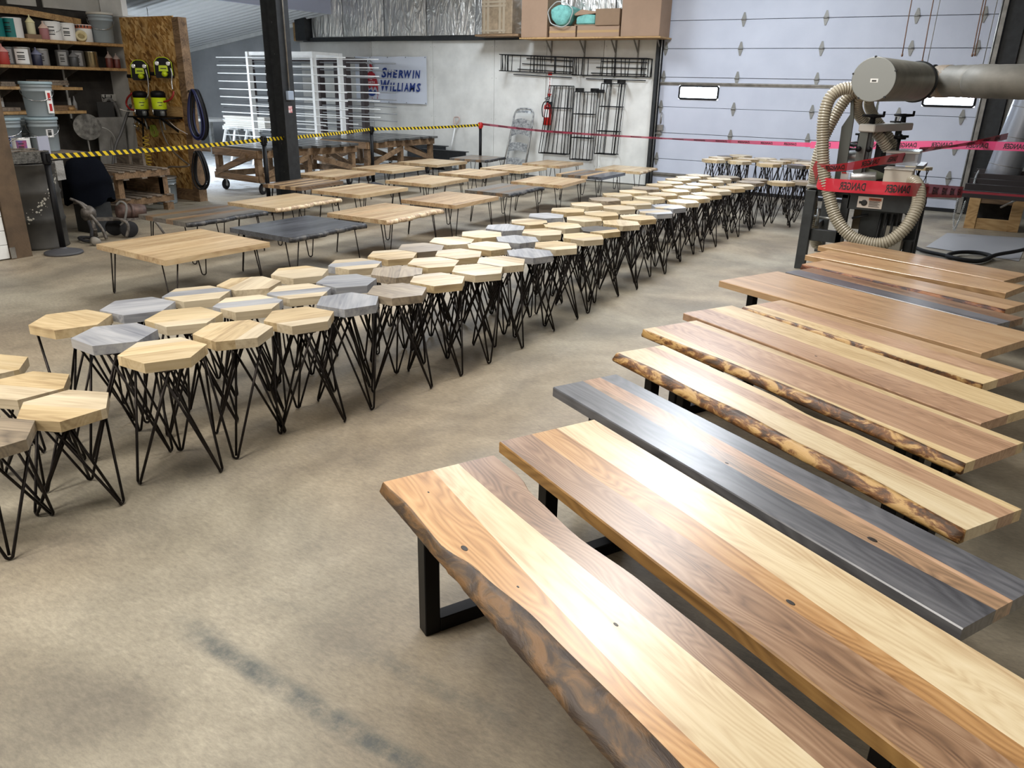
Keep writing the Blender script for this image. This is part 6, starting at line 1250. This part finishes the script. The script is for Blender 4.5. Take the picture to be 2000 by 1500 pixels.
# ================================================================== MOULDING MACHINE
mdark = mat('charcoal_machine_paint', (.03, .034, .036), .45, .2, var=.2, vscale=10); mwhite = mat('white_machine_paint', (.58, .57, .53), .4); mgreen = mat('green_grey_motor', (.16, .18, .13), .5)
mc = thing('moulding_machine', 'dark woodworking moulder with white head, handwheels and hoses', 'machine', (-.95, 9.0, 0))
def M3(nm, m, *boxes, bevel=.004):
    p = MB()
    for a, b in boxes: p.box(a, b)
    return p.build(nm, m, mc, bevel=bevel)
def tok(a, b, y0, y1): return ((a[0], y0, a[2]), (b[0], y1, b[2]))
for x, y in ((-1.46, 8.58), (-1.46, 9.7), (-.50, 9.2), (-.50, 9.85)): M3('leg', mdark, ((x - .05, y - .04, 0), (x + .05, y + .06, .82)))
M3('crossbar', mdark, ((-1.41, 8.60, .30), (-1.10, 8.66, .42))); M3('crossbar', mdark, ((-1.41, 8.6, .76), (-1.1, 8.66, .82)))
M3('inner_leg', mdark, ((-1.16, 8.6, 0), (-1.08, 8.7, .8)))
M3('side_rail', mdark, ((-1.51, 8.64, .30), (-1.46, 9.7, .38))); M3('side_rail', mdark, ((-1.51, 8.64, .74), (-1.46, 9.7, .82)))
M3('bed', mdark, ((-1.10, 8.60, .66), (-.48, 9.6, .84)))
M3('table', K['dull_galv'], ((-1.52, 8.56, .84), (-.46, 9.75, .865)))
M3('table_extension', K['galv'], ((-0.621, 9.800, 0.999), ((-0.545, 9.800, 1.004)[0], 10.4, (-0.552, 9.800, 1.036)[2])))
a = (-1.006, 8.590, 0.795); b_ = (-0.776, 8.590, 0.684)
t_ = M3('warning_plate', mat('plate_pinkish', (.62, .55, .48), .5), ((a[0], 8.592, b_[2]), (b_[0], 8.599, a[2])), bevel=0)
p = MB(); w_ = b_[0] - a[0]; h_ = a[2] - b_[2]; p.box((a[0] + w_ * .44, 8.588, a[2] - h_ * .3), (b_[0] - w_ * .06, 8.591, a[2] - h_ * .08)); p.build('orange_band', orange, t_)
p = MB()
for k in range(5): p.box((a[0] + w_ * .46, 8.588, a[2] - h_ * (.4 + k * .11)), (b_[0] - w_ * (.1 + .07 * (k % 2)), 8.591, a[2] - h_ * (.37 + k * .11)))
p.lathe([(.018, 0), (.03, .0), (.03, .003), (.018, .003)], (a[0] + w_ * .27, 8.591, a[2] - h_ * .55), 12, (0, -1, 0)); p.box((a[0] + w_ * .06, 8.588, a[2] - h_ * .62), (a[0] + w_ * .2, 8.591, a[2] - h_ * .42)); p.build('print', K['ink'], t_)
p = MB(); letter(p, 'WARNING', lambda q, r: (a[0] + w_ * (.5 + .38 * q), 8.587, a[2] - h_ * (.26 - .14 * r)), 0, .02); p.build('word', K['ink'], t_)
# lower machinery
M3('motor_box', mdark, ((-.98, 8.85, .30), (-.62, 9.3, .64))); M3('pulley_guard', mat('olive_box', (.16, .13, .08), .6), ((-1.06, 8.9, .42), (-.86, 9.3, .64))); M3('chute', mat('beige_chute', (.33, .31, .26), .6), ((-.74, 8.8, .22), (-.55, 9.2, .5)), ((-1.06, 8.75, .30), (-.86, 9.1, .34)))
p = MB()
for x in (-.80, -.74, -.68): p.tube([(x, 8.8, .1), (x + .02, 8.8, .62)], .012, 8)
p.tube([(-1.02, 8.7, .16), (-.86, 8.8, .34)], .014, 8); p.tube([(-1.05, 8.75, .55), (-.9, 8.75, .6)], .012, 8); p.build('levers', K['steel_dark'], mc)
p = MB(); p.lathe([(.10, -.16), (.11, -.15), (.11, .13), (.08, .16), (.0, .16)], (-.52, 9.0, .72), 22, (0, 1, 0)); p.build('side_motor', K['plastic_black'], mc)
for x in (-.57, -.49): p = MB(); p.lathe([(0, -.01), (.035, 0), (.045, .04), (.03, .09), (0, .1)], (x, 8.75, .66), 14); p.build('knob_bulb', mat('pale_bulb', (.35, .36, .34), .4) if 'pale_bulb' not in bpy.data.materials else bpy.data.materials['pale_bulb'], mc)
p = MB(); p.tube([(-1.42, 8.72, .54), (-1.1, 8.72, .52)], .012, 8); p.tube([(-1.38, 8.72, .62), (-1.38, 8.72, .44)], .02, 8); p.build('feed_screw', K['galv'], mc)
# masts
p = MB(); a = (-1.228, 8.750, 0.956); b_ = (-1.267, 8.750, 1.422); c_ = (-1.249, 8.750, 1.828); w_ = .075
p.add([(a[0] - .05, 8.72, .86), (a[0] + .045, 8.72, .86), (b_[0] + .07, 8.72, b_[2] + .1), (c_[0] - .0, 8.72, c_[2]), (c_[0] - .02, 8.72, c_[2]), (b_[0] + .03, 8.72, b_[2] + .14), (b_[0] - .03, 8.72, b_[2] + .02)], [tuple(range(7))])
n = 7; vs = p.v[:]; p.add([(x, y + .05, z) for x, y, z in vs], [tuple(range(6, -1, -1))]); p.f += [(i, i + 7, (i + 1) % 7 + 7, (i + 1) % 7) for i in range(7)]; p.m += [0] * 7; p.sm += [False] * 7; p.build('mast', mat('grey_green_mast', (.11, .12, .11), .45, .4), mc)
p = MB(); p.prism([(-.05, -.5), (.05, -.5), (.05, .02), (.03, .06), (.03, .2), (.015, .2), (.0, .06), (-.05, -.0)], (-1.112, 9.500, 1.495), (1, 0, 0), (0, 0, 1), (0, .05, 0)); p.build('mast', bpy.data.materials['grey_green_mast'], mc)
# head beam on columns, running back
A = Vector((-1.044, 8.750, 1.441)); B = Vector((-0.807, 9.700, 1.486)); A.z = B.z = A.z; d = (B - A).normalized()
p = MB(); p.beam(A - d * .06, B + d * .04, .16, .075); p.build('head_beam', mwhite, mc, bevel=.01)
for s_ in (.03, .38, .52, .86): q = A.lerp(B, s_); p = MB(); p.beam((q.x, q.y, .9), (q.x, q.y, q.z - .04), .06 if s_ else .1, .06, (1, 0, 0)); p.build('guide_column', mdark, mc)
q = A.lerp(B, .03); p = MB(); p.beam((q.x - .04, q.y, .87), (q.x - .04, q.y, q.z - .04), .11, .08, (1, 0, 0)); p.build('front_column', bpy.data.materials['grey_green_mast'], mc)
for s_, r in ((.06, .095), (.93, .09)):
    q = A.lerp(B, s_) + Vector((0, 0, .04)); p = MB(); p.lathe([(.03, 0), (.025, .05), (.02, .09)], q, 12); ring = [q + Vector((r * math.cos(u), r * math.sin(u), .075)) for u in [2 * PI * k / 24 for k in range(24)]]; p.tube(ring, .012, 8, closed=True)
    for k in range(3): u = k * 2 * PI / 3; p.tube([q + Vector((0, 0, .06)), q + Vector((r * math.cos(u), r * math.sin(u), .075))], .01, 6)
    p.tube([q + Vector((r, 0, .08)), q + Vector((r, 0, .12))], .012, 8); p.build('handwheel', K['plastic_black'], mc)
q = A.lerp(B, .7); p = MB(); p.tube([q, q + Vector((0, 0, .1))], .01, 8); p.tube([q + Vector((-.05, 0, .05)), q + Vector((.06, 0, .05))], .01, 8); p.build('clamp', K['steel_dark'], mc)
q = Vector((-0.777, 9.100, 1.333)); p = MB(); p.lathe([(.055, 0), (.06, .01), (.06, .03), (.02, .035), (.02, .05), (0, .05)], q, 16); p.tube([q, q + Vector((0, 0, -.18))], .014, 8); p.tube([q + Vector((-.01, 0, .03)), q + Vector((.08, 0, .03))], .012, 8); p.build('crank', K['plastic_black'], mc)
for (u, v, y) in ((1678, 291, 8.72), (1697, 290, 8.7)): p = MB(); q = Vector((-1.069, 8.700, 1.242)) + Vector(((u - 1683) * .005, 0, 0)); p.lathe([(.022, 0), (.026, .01), (.026, .04), (0, .042)], q, 14, (0, -1, 0)); p.build('lock_knob', K['plastic_black'], mc)
p = MB(); q = Vector((-1.180, 9.200, 1.350)); p.lathe([(.04, 0), (.04, .02), (0, .022)], q, 14); p.tube([q, q + Vector((0, 0, -.2))], .01, 8); p.build('small_handwheel', K['plastic_black'], mc)
p = MB(); p.tube([(-1.238, 8.800, 1.267), (-1.054, 8.800, 1.272)], .016, 8); p.tube([(-1.205, 8.750, 1.231), (-1.061, 8.750, 1.239)], .013, 8); p.tube([(-1.257, 9.200, 1.263), (-1.101, 9.200, 1.302)], .012, 8); p.build('cross_rods', K['steel_dark'], mc)
p = MB(); p.lathe([(.05, -.14), (.055, -.13), (.055, .13), (.05, .14), (0, .14)], (-1.154, 8.900, 1.150), 18, (1, .1, 0)); p.build('roller', K['galv'], mc)
p = MB(); p.lathe([(.045, -.12), (.05, -.11), (.05, .11), (.045, .12), (0, .12)], (-1.013, 8.750, 0.967), 18, (1, .1, .1)); p.build('roller', K['galv'], mc)
p = MB(); p.lathe([(.07, -.1), (.075, -.09), (.075, .1), (.06, .12), (0, .12)], (-0.953, 8.900, 0.985), 18, (1, .2, 0)); p.build('feed_motor', mgreen, mc)
M3('red_white_notice', mat('notice_white', (.55, .52, .5), .5), ((-1.221, 8.680, 1.008), ((-1.149, 8.680, 0.932)[0], 8.69, (-1.149, 8.680, 0.932)[2])), bevel=0)
p = MB(); q0 = (-1.215, 8.675, 1.009); q1 = (-1.169, 8.675, 0.997); p.box((q0[0], 8.674, q1[2]), (q1[0], 8.677, q0[2])); p.build('red_stripe', K['red'], mc)
# guards on the right
a = Vector((-0.863, 8.950, 1.230)); b_ = Vector((-0.562, 8.950, 1.089)); M3('clear_guard', mat('smoky_clear_guard', (.42, .42, .41), .2, alpha=.55), ((a.x, 8.95, b_.z), (b_.x, 9.4, a.z)))
p = MB(); p.beam((a.x, 9.1, a.z - .02), (b_.x + .01, 9.1, a.z - .01), .34, .02); p.build('guard_lid', mwhite, mc, bevel=.004)
a = Vector((-0.826, 8.720, 1.063)); b_ = Vector((-0.568, 8.720, 0.923)); M3('dust_hood', mat('cream_hood', (.56, .52, .44), .5), ((a.x, 8.72, b_.z - .02), (b_.x, 9.0, a.z)), bevel=.008)
M3('hood_lid', mwhite, ((a.x - .005, 8.71, a.z), (b_.x + .005, 9.01, a.z + .012)), bevel=0)
M3('dark_guard', K['plastic_black'], ((a.x - .16, 8.85, .87), (a.x - .01, 9.3, a.z + .02)))
# low stand right of the base
M3('outrigger', mdark, ((-0.624, 8.950, 0.356), ((-0.451, 8.950, 0.338)[0], 9.02, (-0.450, 8.950, 0.333)[2])), (((-0.524, 8.950, 0.292)[0], 8.95, 0), ((-0.463, 8.950, 0.300)[0], 9.02, (-0.451, 8.950, 0.338)[2])), bevel=.003)
# ribbed suction hoses
hm_ = mat('ribbed_cream_hose', (.36, .325, .25), .32, col2=(.47, .43, .34), vscale=3, coat=.3)
hdark = mat('hose_groove', (.17, .14, .09), .5)
def ribbed(pts, R, label, seg=.0062):
    P = spline(pts, 14); L_ = sum((b - a).length for a, b in zip(P, P[1:])); n = int(L_ / seg); d = [0]
    for a, b in zip(P, P[1:]): d.append(d[-1] + (b - a).length)
    out = []; j = 0
    for k in range(n + 1):
        s = L_ * k / n
        while j < len(P) - 2 and d[j + 1] < s: j += 1
        out.append(P[j].lerp(P[j + 1], (s - d[j]) / max(1e-6, d[j + 1] - d[j])))
    p = MB(); p.tube(out, [R * (.87, 1.0, 1.0, .87)[k % 4] for k in range(n + 1)], 14); p.m = [1 if (f_ // 14) % 4 == 3 else 0 for f_ in range(len(p.m))]; o = p.build('suction_hose', [hm_, hdark]); tag(o, label, 'suction hose', 'ribbed cream suction hoses of the machine')
ribbed([(-1.199, 8.550, 1.809), (-1.316, 8.500, 1.796), (-1.403, 8.450, 1.720), (-1.428, 8.420, 1.554), (-1.408, 8.420, 1.339), (-1.352, 8.420, 1.048), (-1.254, 8.420, 0.780), (-1.142, 8.400, 0.564), (-0.953, 8.380, 0.408), (-0.702, 8.380, 0.381), (-0.537, 8.420, 0.514), (-0.461, 8.500, 0.719), (-0.472, 8.600, 0.878), (-0.531, 8.700, 0.958), (-0.605, 8.800, 0.963)], .062, 'ribbed hose hanging in a big loop in front of the machine')
ribbed([(-1.198, 8.700, 1.791), (-1.286, 8.700, 1.723), (-1.369, 8.700, 1.551), (-1.451, 8.700, 1.301), (-1.480, 8.700, 1.071), (-1.487, 8.800, 0.801), (-1.472, 8.900, 0.522), (-1.429, 9.100, 0.219), (-1.397, 9.150, 0.169)], .058, 'ribbed hose running down behind the left machine leg')
ribbed([(-1.161, 8.750, 1.754), (-1.203, 8.800, 1.686), (-1.189, 8.900, 1.579), (-1.093, 9.000, 1.457), (-0.957, 9.000, 1.348), (-0.859, 9.050, 1.230)], .055, 'ribbed hose curving from the drum to the machine head')
ribbed([(-1.089, 8.850, 1.756), (-1.108, 8.900, 1.698), (-1.097, 9.000, 1.620), (-1.032, 9.150, 1.506), (-0.884, 9.250, 1.332), (-0.835, 9.300, 1.229)], .05, 'shorter ribbed hose on the right under the drum')
# collector drum and duct
dm = mat('spiral_galvanised', (.34, .33, .29), .42, .35, var=.15, vscale=5)
t = thing('collector_drum', 'round capped galvanised collector drum feeding the machine hoses', 'duct drum', (-1.0, 8.6, 1.7))
A = Vector((-1.045, 8.450, 1.887)); B = Vector((-0.798, 10.000, 1.893)); ax = (B - A).normalized(); L_ = (B - A).length; R_ = .193
pr = [(R_, 0)]
for k in range(1, 26): s = L_ * k / 26; pr += [(R_, s - .008), (R_ + .005, s), (R_, s + .008)]
p = MB(); p.lathe(pr + [(R_, L_)], A, 40, ax); p.build('shell', dm, t)
p = MB(); p.lathe([(R_ * 1.0, -.004), (R_ * 1.03, -.004), (R_ * 1.03, .02), (R_, .02)], A, 40, ax); p.lathe([(R_ * 1.0, -.003), (0, -.003)], A, 40, ax); p.build('end_cap', mat('dull_cap', (.27, .28, .27), .45, .5), t)
q = A - ax * .006; sd = ax.cross(Vector((0, 0, 1))).normalized(); p = MB(); R3 = Matrix((sd, ax, Vector((0, 0, 1)))).transposed(); p.cbox(q + Vector((.01, 0, -.01)), (.07, .003, .035), R=R3); s_ = p.build('sticker', K['paper'], t)
p = MB(); p.cbox(q - ax * .003 + Vector((.01, 0, -.012)), (.04, .002, .014), R=R3); p.build('sticker_print', K['ink'], s_)
p = MB(); p.lathe([(R_ + .003, L_ - .03), (R_ + .02, L_ - .02), (R_ + .02, L_ + .0), (R_ - .03, L_ + .02)], A, 40, ax); p.build('clamp_ring', K['steel_dark'], t)
for k in range(5): a_ = k * 1.25 + .4; p = MB(); c_ = A + (sd * math.cos(a_) + Vector((0, 0, 1)) * math.sin(a_)) * R_ * 1.03; p.lathe([(.01, -.005), (.01, .02)], c_, 8, ax); p.build('rim_bolt', K['steel_dark'], t)
t = thing('flexible_duct', 'wide grey flexible duct running right in front of the garage door', 'duct', B)
B2 = Vector((-0.689, 10.450, 1.907)); C2 = Vector((-0.264, 10.100, 1.909)); D2 = Vector((0.195, 9.700, 1.905)); E2 = Vector((3.28, 9.6, D2.z)); P = spline([B + ax * .0, B2, C2, D2, E2], 16); p = MB(); p.tube(P, [.165 + (.003 if i % 4 == 0 else -.003 if i % 4 == 1 else 0) for i in range(len(P))], 30); p.build('duct', mat('grey_flex_duct', (.20, .19, .165), .6, .2, var=.2, vscale=4), t)
for k, q in enumerate((2, 5)): p = MB(); i = q * 3 + 2; d_ = (P[i + 1] - P[i]).normalized(); p.lathe([(.172, -.012), (.178, -.01), (.178, .01), (.172, .012)], P[i], 30, d_); p.build('strap', (K['galv'], K['steel_dark'])[k], t)
p = MB(); d_ = (P[22] - P[21]).normalized(); p.lathe([(.169, -.08), (.171, -.07), (.171, .07), (.169, .08)], P[22], 24, d_); p.build('tape_wrap', mat('brown_wrap', rgb('7d6650'), .6, col2=rgb('9a9080'), vscale=12), t)
p = MB(); p.tube([P[40] + Vector((0, 0, .16)), P[40] + Vector((0, 0, 3.0))], .004, 6); p.tube([P[10] + Vector((0, 0, .16)), P[10] + Vector((0, 0, 3.0))], .004, 6); p.build('hanger_wire', K['galv'], t)
t = thing('steel_duct', 'slanted round steel duct standing at the right behind the steel tubes', 'duct', (.3, 13.2, 0)); p = MB(); A = Vector((0.286, 13.100, 0.822)); B = Vector((0.421, 13.100, 1.833)); p.tube([A - (B - A) * .55 * .75, A, B, B + (B - A)], .215, 30); p.build('pipe', mat('blue_galvanised', (.36, .38, .42), .35, .7), t)
for s_ in (.05, .42, .8): q = A.lerp(B, s_); p = MB(); p.lathe([(.216, -.004), (.220, 0), (.216, .004)], q, 30, (B - A).normalized()); p.build('seam', K['dull_galv'], t)
# steel tubes on a timber crib
t = thing('timber_crib', 'timber crib stand under the dark steel tubes at the right', 'crib', (.25, 13.0, 0))
x0, x1 = -.05, .62; yy = 12.85
M4 = lambda nm, a, b, m='pine': (lambda p: p.box(a, b).build(nm, K[m], t, bevel=.003))(MB())
M4('post', (x0, yy, 0), (x0 + .14, yy + .09, .46)); M4('post', (x1 - .14, yy, 0), (x1, yy + .09, .46)); M4('rail', (x0 + .14, yy + .01, 0), (x1 - .14, yy + .08, .15)); M4('rail', (x0 + .14, yy + .01, .36), (x1 - .14, yy + .08, .46), 'old_lumber'); M4('post', (x0, yy + .5, 0), (x0 + .14, yy + .59, .46)); M4('post', (x1 - .14, yy + .5, 0), (x1, yy + .59, .46)); M4('back_panel', (x0 + .1, yy + .3, .02), (x1 - .1, yy + .32, .44), 'wall_dark'); M4('beam', (x0, yy + .09, .40), (x0 + .14, yy + .5, .46), 'old_lumber'); M4('beam', (x1 - .14, yy + .09, .40), (x1, yy + .5, .46), 'old_lumber')
for k, (px_, y_) in enumerate((((-0.203, 12.334, 0.560), 0), ((-0.157, 12.766, 0.600), 0), ((-0.113, 13.011, 0.660), 0), ((-0.083, 13.087, 0.720), 0), ((-0.053, 12.707, 0.800), 0))):
    x_, yv, zv = px_; yv = 12.15 + k * .24; x_ = ((-0.191, 12.100, 0.543)[0], (-0.139, 12.300, 0.609)[0], (-0.102, 12.600, 0.661)[0], (-0.069, 12.800, 0.716)[0], (-0.050, 13.000, 0.757)[0])[k]; z_ = ((-0.191, 12.100, 0.543)[2], (-0.139, 12.300, 0.609)[2], (-0.102, 12.600, 0.661)[2], (-0.069, 12.800, 0.716)[2], (-0.050, 13.000, 0.757)[2])[k]
    t2 = thing('steel_tube', ('nearest and lowest dark steel tube, with pink tape on it', 'second dark steel tube behind the taped one', 'third dark steel tube, chain hanging over it', 'fourth dark steel tube from the front', 'farthest and highest dark steel tube')[k], 'steel tube', (x_ + 1.2, yv, z_ - .04), 0, 'dark steel tubes stacked at the right')
    p = MB(); h = .045; y0 = yv
    for a, b in (((x_, y0, z_ - h), (x_ + 2.4, y0 + .004, z_ + h)), ((x_, y0 + .056, z_ - h), (x_ + 2.4, y0 + .06, z_ + h)), ((x_, y0 + .004, z_ + h - .004), (x_ + 2.4, y0 + .056, z_ + h)), ((x_, y0 + .004, z_ - h), (x_ + 2.4, y0 + .056, z_ - h + .004))): p.box(a, b)
    p.build('tube', mat('brown_black_steel', (.045, .038, .038), .5, .3) if k == 0 else bpy.data.materials['brown_black_steel'], t2)
t = thing('tube_rack', 'dark steel stand with stepped arms carrying the steel tubes', 'rack', (1.2, 12.6, 0))
p = MB()
for x in (.75, 2.0): p.box((x, 12.1, 0), (x + .06, 12.16, .46)); p.box((x, 13.15, 0), (x + .06, 13.21, .74)); p.beam((x + .03, 12.1, .44), (x + .03, 13.2, .70), .05, .05)
p.build('frame', K['steel_dark'], t)
def chain(pts, label):
    P = spline(pts, 10); p = MB(); L_ = 0
    for i, (a, b) in enumerate(zip(P, P[1:])):
        d_, s_, u_ = basis(b - a); w_ = s_ if i % 2 else u_; c_ = (a + b) / 2; l_ = (b - a).length * .72; p.tube([c_ + d_ * l_ * math.cos(u) + w_ * .011 * math.sin(u) for u in [2 * PI * k / 8 for k in range(8)]], .0035, 5, closed=True)
    o = p.build('chain', K['galv']); tag(o, label, 'chain', 'loose chains hanging from the steel tubes')
chain([(-0.089, 12.100, 0.458), (-0.099, 12.050, 0.341), (-0.113, 12.000, 0.210), (-0.138, 11.900, 0.084)], 'longer chain hanging from the nearest tube toward the floor'); chain([(-0.180, 12.050, 0.495), (-0.184, 12.050, 0.367), (-0.179, 12.000, 0.237), (-0.147, 11.900, 0.097)], 'left thin chain hanging beside the longer one'); chain([(-0.019, 12.950, 0.791), (-0.038, 12.700, 0.726), (-0.040, 12.400, 0.649)], 'short chain lying over the upper tubes')
hose('pipe_handle', [(0.343, 12.600, 0.353), (0.455, 12.400, 0.461), (0.607, 12.200, 0.587)], .014, K['dull_galv'], 'grey pipe poking out across the crib opening', 'pipe')
# floor cable
hose('power_cable', [(-0.544, 10.618, 0.030), (-0.383, 10.347, 0.030), (-0.131, 10.168, 0.030), (0.031, 10.010, 0.030), (0.207, 10.073, 0.030), (0.304, 10.463, 0.035), (0.144, 10.569, 0.040), (-0.038, 10.432, 0.040), (-0.130, 10.080, 0.045), (0.030, 9.956, 0.045), (0.205, 10.018, 0.045), (0.350, 10.419, 0.060), (.72, 11.0, .12), (.86, 11.6, .35), (.98, 12.0, .70), (1.1, 12.3, .95)], .022, K['rubber'], 'thick dark cable looped on the floor and rising to the right', 'cable', n=10)
p = MB(); p.add([(*(-0.393, 10.804, 0.006)[:2], .006), (*(0.591, 10.496, 0.006)[:2], .006), (*(0.745, 12.412, 0.006)[:2], .006), (*(-0.219, 12.148, 0.006)[:2], .006)], [(0, 1, 2, 3)]); p.add([(*(-0.394, 10.841, 0.000)[:2], .0005), (*(0.593, 10.532, 0.000)[:2], .0005), (*(0.747, 12.455, 0.000)[:2], .0005), (*(-0.220, 12.190, 0.000)[:2], .0005)], [(3, 2, 1, 0)]); o = p.build('floor_sheet', mat('pale_grey_sheet', (.30, .30, .31), .5)); tag(o, 'pale grey flat sheet lying on the floor behind the cable', 'sheet')
# hanging cords
for a, b, l in (((-1.267, 12.500, 2.943), (-1.239, 12.500, 2.263), 'left brown cord hanging in front of the garage door'), ((-0.984, 12.500, 2.934), (-0.978, 12.500, 2.187), 'second brown cord hanging lowest before the garage door'), ((-0.416, 12.500, 2.918), (-0.400, 12.500, 2.264), 'third thin cord hanging, left of the right pair'), ((-0.387, 12.500, 2.917), (-0.371, 12.500, 2.271), 'rightmost thin cord hanging before the garage door')):
    t = thing('pull_cord', l, 'cord', b, 0, 'cords hanging from the ceiling'); top = Vector(b).lerp(Vector(a), 1); top = Vector((b[0], b[1], 5.2)); p = MB(); p.tube(spline([top, (b[0] + .01, b[1], 4), (b[0] - .01, b[1], 3), b], 4), .007, 6); p.build('cord', mat('brown_cord', (.16, .09, .06), .8) if 'brown_cord' not in bpy.data.materials else bpy.data.materials['brown_cord'], t)
    p = MB(); p.lathe([(.0, -.02), (.014, -.01), (.012, .02), (0, .03)], b, 8); p.build('knot', bpy.data.materials['brown_cord'], t)
